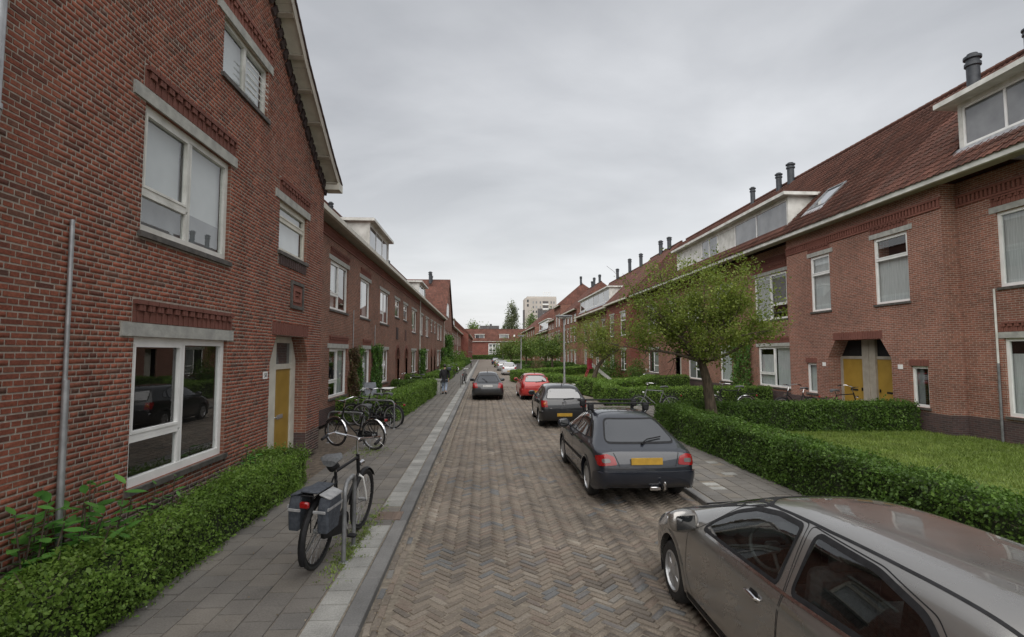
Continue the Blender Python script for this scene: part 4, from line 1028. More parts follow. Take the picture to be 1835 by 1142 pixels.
for (uu, s) in ((dR[0], 1), (dR[1], -1)):
    oq(b, FY, [(uu, -.001, 2.3), (uu+.45*s, -.001, 2.98), (uu, -.001, 2.98)]); oq(b, FY, [(uu, -.001, 2.3), (uu+.45*s, -.001, 2.98), (uu+.45*s, -.6, 2.98), (uu, -.6, 2.3)])
b.build('wall', M['wall_right'], R1)
for w in w1: window(R1, FY, *w[:4], w[4], True, blind=w[5], fw=.075, lintel=.22 if w[2] > 3 else 0, soldier=w[2] > 3, dback=.4 if w[2] < 3 else 1.5)
for a, c in ((20.95, 21.7), (15.5, 16.25)): soldiers(R1, FY, a, c, 2.07, rows=False, h=.27)
soldiers(R1, FY, dR[0]+.35, dR[1]-.35, 2.99, rows=False, h=.38)
dentils(R1, FY, 14.8, 22.86, 7.0)
D = -.6
b = MB(); b.fbox(FY, 18.32, 18.98, D, D+.14, 0, 2.98); b.fbox(FY, 17.0, 18.32, D, D+.08, 2.25, 2.36); b.fbox(FY, 18.98, 20.25, D, D+.08, 2.25, 2.36); b.fbox(FY, 17.0, 17.12, D, D+.09, 0, 2.25); b.fbox(FY, 20.13, 20.25, D, D+.09, 0, 2.25); b.fbox(FY, 18.62, 18.68, D+.14, D+.17, 0, 2.9); b.build('door_frame', M['greybrown'], R1)
for a, c, kn in ((17.12, 18.32, 18.2), (18.98, 20.13, 19.1)):
    b = MB(); b.fbox(FY, a+.003, c-.003, D+.01, D+.06, .06, 2.247); dd = b.build('door', M['yellow'], R1)
    b = MB(); b.fbox(FY, (a+c)/2-.2, (a+c)/2+.2, D+.06, D+.07, 1.02, 1.09); b.build('letter_slot', M['black'], dd)
    b = MB(); b.bbox(FY.pt(kn, D+.09, 1.1), (.05, .03, .12), .008); b.build('door_handle', M['black'], dd)
    b = MB(); b.fbox(FY, a+.003 if a > 17.2 else 17.0, c-.003 if a < 18 else 20.25, D+.01, D+.04, 2.362, 2.98); b.build('transom_pane', M['black'], R1)
b = MB(); b.fbox(FY, 16.9, 20.35, D, .1, -.03, .05); b.build('doorstep', M['concrete'], R1)
for u_ in (16.62, 20.5):
    b = MB(); b.fbox(FY, u_-.1, u_+.1, .002, .015, 1.95, 2.1); b.build('house_number', M['white'], R1)
R2 = empty('terrace_house', (14.5, 22.86, 0)); tag(R2, 'red brick terrace house with a long white dormer behind the spreading tree', 'house')
w2 = [(23.75, 26.7, 4.15, 6.45, 'two', [(.5, 1, 0, 1, 'curtain_lace'), (0, .5, .3, 1, 'blind_dark')]), (23.6, 26.5, .8, 2.8, 'owt', [(0, .48, 0, 1, 'curtain_lace'), (.55, 1, .0, .8, 'curtain_lace')]), (29.4, 30.9, .8, 2.8, 'one', [(0, 1, 0, 1, 'curtain_lace')]), (33.4, 35.8, .7, 2.8, 'two', [(0, .5, 0, 1, 'curtain_lace')]),
      (29.3, 31.2, 4.15, 6.45, 'T', [(0, 1, 0, 1, 'curtain_lace')]), (33.4, 35.8, 4.15, 6.45, 'two', [(0, 1, 0, .6, 'curtain_lace')]), (38, 39.5, 4.3, 6.4, 'T', None), (42, 44.6, 4.15, 6.45, 'two', None), (42, 44.6, .8, 2.8, 'two', None)]
arcR = [(37.8, .7, 2.05)]
b = MB(); wall_mesh(b, FR, 22.86, 47, 0, ER-.1, [w[:4] for w in w2]+[(37.1, 38.5, 0, 2.75)], side=(0, 1)); b.build('wall', M['wall_right'], R2)
for w in w2: window(R2, FR, *w[:4], w[4], w[0] < 32, blind=w[5], fw=.08)
b = MB(); b.fbox(FR, 37.1, 38.5, -.5, -.45, 0, 2.75); b.build('door', M['cream'], R2)
dentils(R2, FR, 22.86, 47, 7.0)
b = MB(); b.tube([FR.pt(23.15, .05, 0), FR.pt(23.15, .05, 6.9)], .035, 8); b.build('downpipe', M['dull_white'], R2, smooth=True)
# common eaves line for the three, then the tiled slope
def rroof_z(x): return ER + (x-13.55)*.967
for h_, (a, c) in ((R0, (4, 14.8)), (R1, (14.8, 22.86)), (R2, (22.86, 47))): eaves(h_, right(14.0), a, c, ER, .38, 'dull_white')
for h_, (a, c) in ((R0, (4, 14.8)), (R1, (14.8, 22.86)), (R2, (22.86, 47))):
    b = MB(); b.add([(13.53, a, ER-.03), (13.53, c, ER-.03), (19, c, 13.02), (19, a, 13.02)], [(0, 1, 2, 3)]); b.add([(24.5, a, ER-.03), (24.5, c, ER-.03), (19, c, 13.02), (19, a, 13.02)], [(0, 3, 2, 1)])
    if c == 47: b.add([(13.53, c, ER-.03), (19, c, 13.02), (24.5, c, ER-.03)], [(0, 1, 2)])
    h_['roofobj'] = 1
    rf = b.build('roof', M['roof_far'], h_)
    if h_ is R0: roofR0 = rf
    if h_ is R1: roofR1 = rf
    if h_ is R2: roofR2 = rf
del R0['roofobj'], R1['roofobj'], R2['roofobj']
DORM = [(7.0, 14.55, 8.7, 10.05), (23.1, 37.0, 8.42, 9.85)]
SKYL = (20.9, 22.1, 14.6, 15.65)
sl = Vector((5.45, 0, 5.27)); SL = sl.length; sl.normalize(); nr = Vector((-sl.z, 0, sl.x))
tw_, tl_ = .205, .33
def tile_mesh():
    vs = []; prof = [(0, .0), (.05, .004), (.10, -.012), (.15, .012), (.19, .035), (.225, .018)]
    for v, h in ((0, .034), (.37, .0)):
        for u, p in prof: vs.append((u, v, p+h))
    for u, p in prof: vs.append((u, 0, p+.012))
    k = len(prof); fs = [(i, i+1, k+i+1, k+i) for i in range(k-1)] + [(2*k+i, 2*k+i+1, i+1, i) for i in range(k-1)]
    return np.array(vs), fs
tv, tf = tile_mesh()
# local (u,v,h) -> world: u towards -y, v up the slope
def tile_world(y, s): return np.stack([13.50+tv[:, 1]*sl.x+s*sl.x+tv[:, 2]*nr.x, y-tv[:, 0], ER-.01+(tv[:, 1]+s)*sl.z+tv[:, 2]*nr.z], 1)
tiles = []
for i in range(int(SL/tl_)):
    s = i*tl_
    for j in range(int((47-6)/tw_)):
        y = 47-j*tw_; x = 13.5+(s+.1)*sl.x; z = ER+(s+.1)*sl.z
        if any(a-.05 < y-.1 < c+.05 and z > z0-.28 and z < z1+.05 for a, c, z0, z1 in DORM): continue
        if SKYL[0] < y-.1 < SKYL[1] and SKYL[2] < x+.1 < SKYL[3]: continue
        tiles.append((y, s))
pjt = np.array([proj((13.5+s*sl.x, y-.1, ER+s*sl.z)) for y, s in tiles])
inview = (pjt[:, 0] < 1835) & (pjt[:, 1] > 0) & (pjt[:, 2] > 0)
order = np.argsort(np.where(inview, pjt[:, 2], 1e9))[:300]; ind = np.zeros(len(tiles), bool); ind[order] = True
for rf, a, c in ((roofR0, 4, 14.8), (roofR1, 14.8, 22.86), (roofR2, 22.86, 47.2)):
    sel = [k for k, (y, s) in enumerate(tiles) if a < y <= c and not ind[k]]
    if not sel: continue
    V = np.concatenate([tile_world(*tiles[k]) + np.random.normal(0, .003, 3) for k in sel]); nf = len(tf)
    F = (np.array(tf)[None] + len(tv)*np.arange(len(sel))[:, None, None]).reshape(-1, 4)
    o = mesh_np('roof_tiles', V, F, M['tile'], rf, attr=np.repeat(np.random.rand(len(sel)), nf), smooth=False); o['kind'] = 'stuff'
tme = bpy.data.meshes.new('roof_tile'); W0 = tile_world(0, 0); tme.from_pydata([tuple(v) for v in W0], [], tf); tme.materials.append(M['tile'])
for k in np.nonzero(ind)[0]:
    y, s = tiles[k]; o = bpy.data.objects.new('tile', tme)
    link(o, roofR0 if y <= 14.8 else roofR1 if y <= 22.86 else roofR2)
    o.location = (s*sl.x+random.gauss(0, .003), y+random.gauss(0, .002), s*sl.z+random.gauss(0, .003))
b = MB()
for j in range(int(41/.38)):
    y = 6+j*.38; b.tube([(19, y, 13.06), (19, y+.4, 13.075)], .11, 8)
o = b.build('ridge_tiles', M['tile'], roofR1); o['kind'] = 'stuff'
dormer(R0, right(14.5), DORM[0][0], DORM[0][1], DORM[0][2], DORM[0][3], .02, 'six', near=True, depth=3.2, over=.45)
dormer(R2, right(14.3), DORM[1][0], DORM[1][1], DORM[1][2], DORM[1][3], .0, 'dorm', near=True, depth=3.2, over=.35)
# skylight
def rp(x, y, h): return (x+nr.x*h, y, rroof_z(x)+nr.z*h)
b = MB()
a, c, x0, x1 = SKYL
for (p, q_, r_, s_) in ((a, c, x0, x0+.07), (a, c, x1-.07, x1), (a, a+.08, x0+.07, x1-.07), (c-.08, c, x0+.07, x1-.07)):
    P = [rp(r_, p, .0), rp(r_, q_, .0), rp(s_, q_, .0), rp(s_, p, .0), rp(r_, p, .1), rp(r_, q_, .1), rp(s_, q_, .1), rp(s_, p, .1)]
    b.add(P, [(4, 5, 6, 7), (0, 1, 5, 4), (1, 2, 6, 5), (2, 3, 7, 6), (3, 0, 4, 7)])
sk = b.build('skylight', M['steel_dark'], R1)
b = MB(); b.quad(rp(x0+.07, a+.08, .06), rp(x0+.07, c-.08, .06), rp(x1-.07, c-.08, .06), rp(x1-.07, a+.08, .06))
M['mirror_pane'] = noise_mat('skylight_pane', (.25, .27, .3), (.35, .37, .4), 2, .03, 0, metal=.6, coat=1, coords='World')
b.build('pane', M['mirror_pane'], sk)
b = MB(); b.quad(rp(x0-.25, a-.1, .055), rp(x0-.25, c+.1, .055), rp(x0, c+.1, .075), rp(x0, a-.1, .075)); b.build('lead_apron', M['lead'], sk)
for h_, x, y, z, hh, r in ((R1, 17.6, 17.0, 11.5, 1.75, .2), (R1, 18.6, 15.9, 12.5, 1.1, .17), (R0, 18.3, 14.6, 12.3, 1.9, .17), (R2, 18.9, 34.6, 12.8, 1.3, .16), (R2, 18.6, 30.9, 12.6, 1.2, .17), (R2, 18.7, 29.8, 12.7, 1.35, .2)): flue(h_, x, y, z, hh, r)

def rwins(us, rows, w=1.9): return [(u, u+w, z0, z1, k) for u in us for (z0, z1, k) in rows]
two = [(4.15, 6.4, 'T'), (.8, 2.8, 'two')]
R3 = terrace_house('red brick terrace house with an orange brick projecting corner and garden slide in front', right(13.6), 47, 56, 7.65, rwins((48.5, 52.8), two), wall='wall_deep', over=.35, rise=5.3)
R4 = terrace_house('red brick terrace house with a boxy white dormer past the leaning tree', FR, 56, 76, 7.65, rwins((57, 60.5, 64, 67.5, 71.5), two, 1.7), wall='wall_right', over=.9, rise=5.2, roofk=dict(run=5.4))
dormer(R4, right(14.3), 57.5, 75, 8.42, 9.9, 0, 'six', depth=3)
three = [(7.2, 8.6, 'pair'), (4.15, 6.3, 'T'), (.8, 2.8, 'two')]
R5 = terrace_house('three storey brick house with a hipped roof behind the street lamp', right(14.0), 76, 90, 9.05, rwins((77, 80.2, 83.4, 86.6), three, 1.8), wall='wall_far', over=.4, rise=4.6, roofk=dict(hip0=3.5, hip1=0, run=5))
R6 = terrace_house('tall brick house with the highest hipped roof on the right', right(13.7), 90, 98, 10.9, rwins((91.3, 94.5), [(7.2, 9.3, 'T'), (4.15, 6.3, 'T'), (.8, 2.8, 'pair')], 1.8), wall='wall_far', over=.4, rise=4.4, roofk=dict(hip0=3.8, hip1=3.8, run=5))
R7 = terrace_house('three storey far brick house beside the tall hipped house', right(14.0), 98, 110, 8.9, rwins((99, 102, 105, 107.6), three, 1.7), wall='wall_far', over=.4, rise=4)
R8 = terrace_house('far brick house with a small white dormer above the street trees', right(14.3), 110, 134, 7.3, rwins((112, 116, 120, 124, 128), two, 2), wall='wall_far', over=.5, rise=4.6)
dormer(R8, right(14.3), 112, 130, 8.0, 9.8, 0, 'four', depth=3)
R9 = terrace_house('farthest brick house on the right with a broad hipped roof', right(13.6), 134, 178, 9.2, rwins((137, 143, 149, 156, 163, 170), three, 2.2), wall='wall_far', over=.5, rise=6.0, roofk=dict(hip0=6, hip1=6, run=7))
for h_, x, y, z, hh in ((R3, 18.2, 49, 12.6, 1.2), (R3, 18.4, 52, 12.6, 1.5), (R4, 18.8, 60, 12.7, 1.6), (R4, 18.6, 64, 12.7, 1.7), (R4, 18.6, 70, 12.7, 1.4), (R5, 18.4, 80, 13.3, 1.5), (R5, 18.4, 84, 13.3, 1.6), (R5, 18.4, 85.6, 13.3, 1.2), (R6, 18, 93.5, 15, 1.5)): flue(h_, x, y, z, hh, .2)

# ---------------------------------------------------------------- house row closing the street
FE = Fac((0, 200), (1, 0), (0, -1))
EH = empty('end_house', (0, 200, 0)); tag(EH, 'low red brick row with white stair windows closing the end of the street', 'house')
ew = [(-13.2, -7.2, .3, 6.0), (2.2, 6.6, .3, 6.0), (8.4, 11.2, 1.2, 2.8), (17, 21, 1.2, 2.8), (12.4, 13.8, 3.6, 4.9), (-20, -16, 1, 3)]
b = MB(); wall_mesh(b, FE, -40, 48, 0, 6.8, ew, depth=10); b.build('wall', M['wall_deep'], EH)
for q in ew: window(EH, FE, *q, 'three' if q[3] > 5.5 else 'pair', False, fw=.3 if q[3] > 5.5 else .15, lintel=0, sill=False)
for x0 in (-10.2, 4.5):
    b = MB()
    for z in (1.9, 2.6, 3.8, 4.4): b.fbox(FE, x0-2.9 if x0 < 0 else x0-2.1, x0+2.9 if x0 < 0 else x0+2.1, -.2, .02, z, z+.28)
    b.build('white_panels', M['white'], EH)
b = MB(); b.fbox(FE, 12.2, 13.6, -.05, .02, 0, 2.4); b.build('door', M['black'], EH)
eaves(EH, FE, -40, 48, 6.8, .5, 'dull_white'); slope_roof(EH, FE, -40, 48, 6.8, rise=5, run=6, over=.6)
for u in (-11.5, -3, 6.5): dormer(EH, FE, u, u+3.6, 7.9, 9.5, -.9, 'pair', depth=3)
for u in (12, 16): 
    b = MB(); b.fbox(FE, u, u+.6, -1.6, -1.3, 8.7, 9.4); b.build('roof_light', M['white'], EH)

# ---------------------------------------------------------------- apartment tower and a grey block behind
TW = empty('apartment_tower', (32, 330, 0)); tag(TW, 'tall beige apartment tower with dark balconies far behind the roofs', 'tower')
M['beige'] = noise_mat('beige_panels', (.42, .385, .345), (.48, .44, .395), .2, .8, .05, coords='World')
M['balc'] = noise_mat('balcony_dark', (.07, .065, .065), (.12, .11, .11), 1, .7, coords='World')
FT = Fac((0, 330), (1, 0), (0, -1))
x0, x1 = 27.0, 47.5; Ht = 37.5
b = MB(); b.box(x0, x1, 330, 345, 0, Ht); b.build('wall', M['beige'], TW); b = MB(); b.box(x0+1.5, x1, 331, 345, Ht+.001, Ht+1.2); b.build('penthouse', M['beige'], TW)
b = MB(); b.box(x0-.9, x0-.05, 331, 336, 4, 30); b.build('side_balcony', M['balc'], TW)
for fl in range(11):
    z = 4+fl*3
    for u in (32.0, 34.0, 36.6, 43.6, 45.4):
        b = MB(); b.fbox(FT, u, u+.9, -.1, .03, z, z+1.5); b.build('window', M['far_pane'], TW)
    b = MB(); b.fbox(FT, 38.5, 42.2, -.1, .04, z-.2, z+1.6); w_ = b.build('balcony', M['balc'], TW)
    b = MB(); b.fbox(FT, 38.4, 42.3, .04, .5, z-.9, z-.05); b.build('parapet', M['white'] if fl > 8 else M['wall_far'] if fl % 2 else M['steel_dark'], w_)
b = MB(); b.fbox(FT, 35.2, 38.4, 0, .06, 16, 30.8); b.fbox(FT, 42.3, 45.3, 0, .06, 16, 30.8); b.build('dark_panel', M['balc'], TW)
for z in (34.8, 32): 
    b = MB(); b.fbox(FT, 28.3, 29.5, -.1, .05, z, z+1.7); b.build('window', M['far_pane'], TW)
b = MB()
for xx in (39.2, 41.4, 43.4): b.tube([(xx, 333, Ht+1.2), (xx+.3, 333, Ht+4.2)], .14, 6)
b.tube([(39, 333, Ht+4.2), (44, 333, Ht+4.2)], .16, 6); b.tube([(39.3, 333, Ht+2.6), (43.6, 333, Ht+2.6)], .1, 6); b.tube([(34.5, 333, Ht+1), (34.5, 333, Ht+2.6)], .2, 6); b.build('roof_frame', M['white'], TW)
GB = empty('grey_block', (2, 260, 0)); tag(GB, 'flat-roofed dark grey building peeping over the end row', 'building')
b = MB(); b.box(-1.5, 8.2, 260, 275, 0, 16.0); b.build('wall', M['balc'], GB); b = MB(); b.box(3.5, 4.6, 262, 264, 16, 17.0); b.build('vent', M['balc'], GB); b = MB(); b.box(1.5, 3.0, 259.9, 260, 13.8, 14.4); b.build('window', M['white'], GB)
# ================================================================ vegetation
def unit(a): return a/np.maximum(np.linalg.norm(a, axis=1, keepdims=True), 1e-9)
def leaves(P, Nn, s, droop=.25, rnd_n=.75, asp=.34):
    """leaf-shaped quads at P, loosely facing Nn"""
    n = len(P); s = np.broadcast_to(np.asarray(s, float), (n,))[:, None]
    nn = unit(Nn + np.random.normal(0, rnd_n, (n, 3)))
    t = np.random.normal(0, 1, (n, 3)); t = unit(t - nn*(t*nn).sum(1, keepdims=True)); t[:, 2] -= droop*np.random.rand(n); t = unit(t)
    b = np.cross(nn, t)
    V = np.stack([P, P+t*s*.5+b*s*asp+nn*s*.07, P+t*s, P+t*s*.5-b*s*asp+nn*s*.07], 1).reshape(-1, 3)
    return V, np.arange(4*n).reshape(n, 4)
def lump(P, f=2.3): return np.sin(P[:, 0]*f*1.3+1.1*np.sin(P[:, 1]*f))*np.cos(P[:, 1]*f*.9+P[:, 2]*f*1.7) 
def hedge(label, segs, leaf=.035, dens=2600, mat='hedge', amp=.05, name='hedge', group=None, cat='hedge', rough=.04, twigs=0):
    root = empty(name, (segs[0][0], segs[0][1], 0)); tag(root, label, cat, group)
    PP, NN = [], []; core = MB()
    for (x0, y0, x1, y1, w, h) in segs:
        a = Vector((x0, y0, 0)); c = Vector((x1, y1, 0)); d = c-a; L = d.length; d.normalize(); s = Vector((-d.y, d.x, 0))
        def pt(u, v, z): p = a+d*u+s*v; return (p.x, p.y, z)
        # core: a slightly uneven block
        i = .045; nu = max(2, int(L/.25)); ring = []
        for k in range(nu+1):
            u = i+(L-2*i)*k/nu; e = lambda: random.uniform(-.025, .025)
            ring.append([pt(u, -w/2+i+e(), -.01), pt(u, -w/2+i+e(), h-.12+e()), pt(u, -w/2+.12, h-i-.01+e()), pt(u, w/2-.12, h-i-.01+e()), pt(u, w/2-i+e(), h-.12+e()), pt(u, w/2-i+e(), -.01)])
        vs = [v for r in ring for v in r]; fs = []
        for k in range(nu):
            for j in range(5): fs.append((k*6+j, k*6+j+1, (k+1)*6+j+1, (k+1)*6+j))
        fs += [tuple(range(6)), tuple(reversed([nu*6+j for j in range(6)]))]
        core.add(vs, fs)
        for (area, kind) in ((L*h, 0), (L*h, 1), (L*w, 2), (w*h, 3), (w*h, 4)):
            n = int(area*dens); q = np.random.rand(n, 2)
            if kind in (0, 1):
                v = np.full(n, -w/2 if kind == 0 else w/2); u = q[:, 0]*L; z = q[:, 1]*h; nv = np.array([s.x, s.y, 0])*(-1 if kind == 0 else 1)
            elif kind == 2: u = q[:, 0]*L; v = (q[:, 1]-.5)*w; z = np.full(n, h); nv = np.array([0, 0, 1.])
            else: u = np.full(n, 0 if kind == 3 else L); v = (q[:, 0]-.5)*w; z = q[:, 1]*h; nv = np.array([d.x, d.y, 0])*(-1 if kind == 3 else 1)
            P = np.stack([a.x+d.x*u+s.x*v, a.y+d.y*u+s.y*v, z], 1); Nv = np.tile(nv, (n, 1)).astype(float)
            # round the top edges
            if kind in (0, 1): P[:, 2] -= 0; 
            off = amp*lump(P) + np.random.normal(0, rough, n) - .015
            P += Nv*off[:, None]
            P[:, 2] = np.maximum(P[:, 2], .02)
            # thin spots and shoots that have outgrown the last trim
            hole = np.sin(P[:, 0]*9.1+P[:, 2]*7.3+2*np.sin(P[:, 1]*3.7))*np.sin(P[:, 1]*8.3+P[:, 2]*11)
            keep_ = (hole < .55) | (np.random.rand(n) < .35); P = P[keep_]; Nv = Nv[keep_]; n = len(P)
            if kind == 2: sh = np.random.rand(n) < .07; P[sh, 2] += np.random.rand(sh.sum())*.085*min(1.0, h)
            if kind == 2: Nv[:, :2] += np.random.normal(0, .3, (n, 2))
            else: Nv[:, 2] += .35
            PP.append(P); NN.append(Nv)
    P = np.concatenate(PP); Nv = np.concatenate(NN)
    V, F = leaves(P, Nv, leaf*np.clip(np.random.lognormal(0, .32, len(P)), .4, 2))
    tone = np.clip(.5+.22*lump(P, 1.7)+np.random.normal(0, .24, len(P)), 0, .999)
    o = mesh_np('foliage', V, F, M[mat], root, attr=tone); o['kind'] = 'stuff'
    core.build('branches', M['hedge_core'], root)
    if twigs:
        tb_ = MB(); sel = np.random.choice(len(P), twigs)
        for p, nv_ in zip(P[sel], Nv[sel]):
            a_ = Vector(p)-Vector(nv_)*.05; d_ = (Vector(nv_)*.5+Vector((random.gauss(0, .7), random.gauss(0, .7), random.uniform(0, .9)))).normalized(); L_ = random.uniform(.06, .17)
            tb_.tube([a_, a_+d_*L_*.6+Vector((0, 0, random.uniform(-.01, .01))), a_+d_*L_], [.0035, .003, .0015], 3, cap=False)
        o = tb_.build('twigs', M['bark'], root); o['kind'] = 'stuff'
    return root
# left side
hedge('leafy clipped hedge along the foot of the near gable house', [(-3.64, 2.4, -3.64, 9.9, .54, .61), (-3.78, 9.5, -3.78, 10.35, .8, .64)], .032, 5200, 'hedge', .07, rough=.06, twigs=520)
hedge('low clipped hedge round the terrace garden behind the racked bicycles', [(-3.5, 19.2, -3.12, 31.0, .75, .9), (-5.3, 19.5, -3.5, 19.5, .7, .82)], .05, 1500, 'hedge')
hedge('short hedge across the garden beside the arched porches', [(-5.3, 31.0, -3.2, 31.0, .7, .85)], .06, 1300, 'hedge_dark')
hedge('hedge past the walking person below the ivy', [(-3.7, 36.5, -3.4, 52, .8, .95), (-5.3, 36.3, -3.6, 36.3, .7, .95)], .07, 800, 'hedge')
hedge('far hedge along the left terrace gardens', [(-3.7, 56, -3.6, 92, .9, 1.0)], .1, 380, 'hedge')
hedge('farthest hedge on the left pavement edge', [(-3.7, 96, -3.4, 132, 1, 1.1)], .14, 200, 'hedge_dark')
hedge('dark hedge across the end of the street', [(-8, 194, 14, 194, 1.2, 1.5)], .2, 120, 'hedge_dark')
# right side
hedge('long clipped hedge in front of the near lawn', [(6.0, 1.5, 5.95, 16.7, .72, .84)], .04, 3000, 'hedge_dark', .05, twigs=420)
hedge('hedge across the lawn in front of the yellow doors', [(6.3, 16.45, 13.85, 16.15, .75, .88)], .05, 2000, 'hedge_dark', .04)
hedge('angled hedge corner beyond the paved path', [(6.3, 24.2, 6.35, 27.9, .7, .85), (6.4, 24.45, 14.2, 25.2, .7, .8), (6.4, 28.0, 11.2, 34.6, .75, .85), (11.0, 35.0, 14.1, 35.0, .7, .9)], .06, 1000, 'hedge')
hedge('pointed hedge round the lawn beside the red car', [(7.0, 28.6, 2.85, 46.3, .8, .9), (2.9, 46.6, 12.6, 60.5, .85, .9), (7.0, 28.6, 9.5, 31.5, .7, .85)], .08, 620, 'hedge')
hedge('far hedges in front of the right terrace', [(5, 66, 13.5, 66.5, .8, .9), (6, 76, 13.5, 76, .8, 1), (5, 90, 13.5, 90, .9, 1)], .12, 300, 'hedge_dark')
# big-leaved shoots between hedge and wall
def shoot_plant(label, x, y, h, ns, L, seed):
    rg = random.Random(seed); root = empty('leafy_plant', (x, y, 0)); tag(root, label, 'plant')
    lm = MB(); lv = []
    n = 5; prof = [(0, .02), (.25, .16), (.55, .2), (.8, .12), (1, 0)]
    for (t, w) in prof: lv += [(-w, t, .03-.12*(t-.4)**2), (0, t, -.12*(t-.4)**2), (w, t, .03-.12*(t-.4)**2)]
    fs = []
    for i in range(n-1):
        for j in range(2): fs.append((i*3+j, i*3+j+1, i*3+j+4, i*3+j+3))
    me = bpy.data.meshes.new('leaf'); me.from_pydata(lv, [], fs); me.materials.append(M['leaf_big']); me.polygons.foreach_set('use_smooth', [True]*len(fs))
    st = MB()
    for k in range(ns):
        bx, by = rg.gauss(0, .14), rg.gauss(0, .22); tx, ty = bx+rg.gauss(.06, .08), by+rg.gauss(0, .1); hh = h*rg.uniform(.75, 1.1)
        st.tube([(bx, by, 0), ((bx+tx)/2, (by+ty)/2, hh*.55), (tx, ty, hh)], [.012, .009, .005], 5)
        for i in range(9):
            t = .45+.55*i/8; z = hh*t; a = i*2.4+rg.random(); px_, py_ = bx+(tx-bx)*t, by+(ty-by)*t
            o = bpy.data.objects.new('leaf', me); link(o, root, keep=False); s = L*rg.uniform(.6, 1.1)*(1.15-.3*t)
            o.scale = (s, s, s); o.location = (px_, py_, z); o.rotation_euler = (rg.uniform(-.25, .5) , rg.uniform(-.3, .3), a)
    st.build('stem', M['bark'], root, keep=False)
    return root
shoot_plant('broad-leaved green shoots against the brick wall at the picture edge', -4.05, 5.05, 1.12, 10, .26, 1)
shoot_plant('broad-leaved shoots beside the metal conduit', -4.05, 5.7, 1.12, 8, .25, 2)
shoot_plant('leafy shoots under the large ground floor window', -4.02, 6.75, .92, 7, .18, 3)
shoot_plant('small leafy shoots at the hedge near the yellow door', -4.0, 9.1, .85, 5, .16, 4)
# climbers
def climber(label, F, u0, u1, z1, n, mats=('ivy',), d=.16, leaf=.085, lean=0):
    root = empty('climbing_ivy', F.pt((u0+u1)/2, .05, 0)); tag(root, label, 'ivy')
    sp = [(0, 1)] if len(mats) == 1 else [(0, .55), (.5, 1)]
    for (a, c), mt in zip(sp, mats):
        k = int(n*(c-a)); q = np.random.rand(k, 3)
        u = u0+(u1-u0)*(a+(c-a)*q[:, 0]); z = z1*q[:, 1]; z = z - .12*np.abs(np.sin(u*5))*(q[:, 1] > .9)
        wob = .14*np.sin(z*3.1)+.08*np.sin(z*7+1); edge = (u-(u0+u1)/2)/((u1-u0)/2)
        u = (u0+u1)/2 + (u-(u0+u1)/2)*(1-.12*(1+np.sin(z*4)))+wob*.3 + np.random.normal(0, .05, k)
        dd = d*(1-edge**2*.6)*q[:, 2]+.02+.05*np.sin(z*5+u*4)
        P = np.array([F.pt(a_, b_, c_) for a_, b_, c_ in zip(u, np.maximum(dd, .01), np.maximum(z, .02))]); Nn = np.tile(np.array([F.n[0], F.n[1], .3]), (k, 1)).astype(float)
        V, Fc = leaves(P, Nn, leaf*np.random.uniform(.6, 1.3, k), .5, .5, .42)
        o = mesh_np('foliage', V, Fc, M[mt], root, attr=np.random.rand(k)); o['kind'] = 'stuff'
    b = MB()
    for i in range(4):
        u = u0+(u1-u0)*(.2+.2*i); b.tube([F.pt(u, .03, 0), F.pt(u+.1, .03, z1*.5), F.pt(u-.05, .03, z1*.95)], .015, 5)
    b.build('stem', M['bark'], root)
    return root
climber('half withered brown ivy column beside the terrace window', FB, 21.5, 23.85, 2.78, 5200, ('ivy_red', 'ivy'))
climber('lush green ivy column between garden door and window', FB, 25.75, 28.35, 2.95, 5200)
climber('narrow green ivy at the downpipe of the terrace', FB, 44.6, 47.2, 2.9, 2600, leaf=.13, d=.5)
climber('tall leafy climber on the far terrace wall', FB, 74.5, 82, 5.2, 2600, leaf=.24, d=1.1)
climber('slender climber beside the tall far climber', FB, 68.5, 71, 3.2, 1200, leaf=.2, d=.7)
climber('green vine between the windows behind the spreading tree', FR, 27.0, 29.3, 3.2, 2600, leaf=.1, d=.35)
def bush(label, c, r, n, leaf, mat='hedge_dark', name='bush'):
    root = empty(name, (c[0], c[1], 0)); tag(root, label, 'bush')
    v = unit(np.random.normal(0, 1, (n, 3))); v[:, 2] = np.abs(v[:, 2])*1.0
    rr = (np.random.rand(n)**.35)*(1+.22*np.sin(v[:, 0]*6+v[:, 2]*5)*np.cos(v[:, 1]*7))
    P = np.array(c)+v*rr[:, None]*np.array(r); V, F = leaves(P, v, leaf*np.random.uniform(.6, 1.3, n))
    o = mesh_np('foliage', V, F, M[mat], root, attr=np.random.rand(n)); o['kind'] = 'stuff'
    b = MB()
    for k in range(5): a = k*1.3; b.tube([(c[0], c[1], 0), (c[0]+r[0]*.5*math.cos(a), c[1]+r[1]*.5*math.sin(a), c[2]+r[2]*.5)], [.03, .012], 5)
    b.build('stems', M['bark'], root)
bush('round dark bush against the right terrace wall', (12.2, 40.5, .1), (1.1, 1.1, 1.9), 3500, .1)
bush('dark shrub beside the garden slide', (12.4, 50, .1), (1.2, 1.2, 2.6), 2600, .13)
bush('rounded shrub by the far left terrace', (-4.3, 62, .1), (.8, 2.5, 1.9), 1800, .16, 'hedge')
bush('tall bush in the gardens of the far left terrace', (-4.4, 84, .1), (.9, 3.5, 2.6), 1800, .2, 'hedge')
bush('bright bush near the far projecting house', (-4.2, 104, .1), (1.0, 4, 2.8), 1500, .25, 'hedge')
bush('reddish rose bush under the second street lamp', (5.6, 52.6, .1), (.9, .9, 1.9), 1500, .1, 'ivy_red')
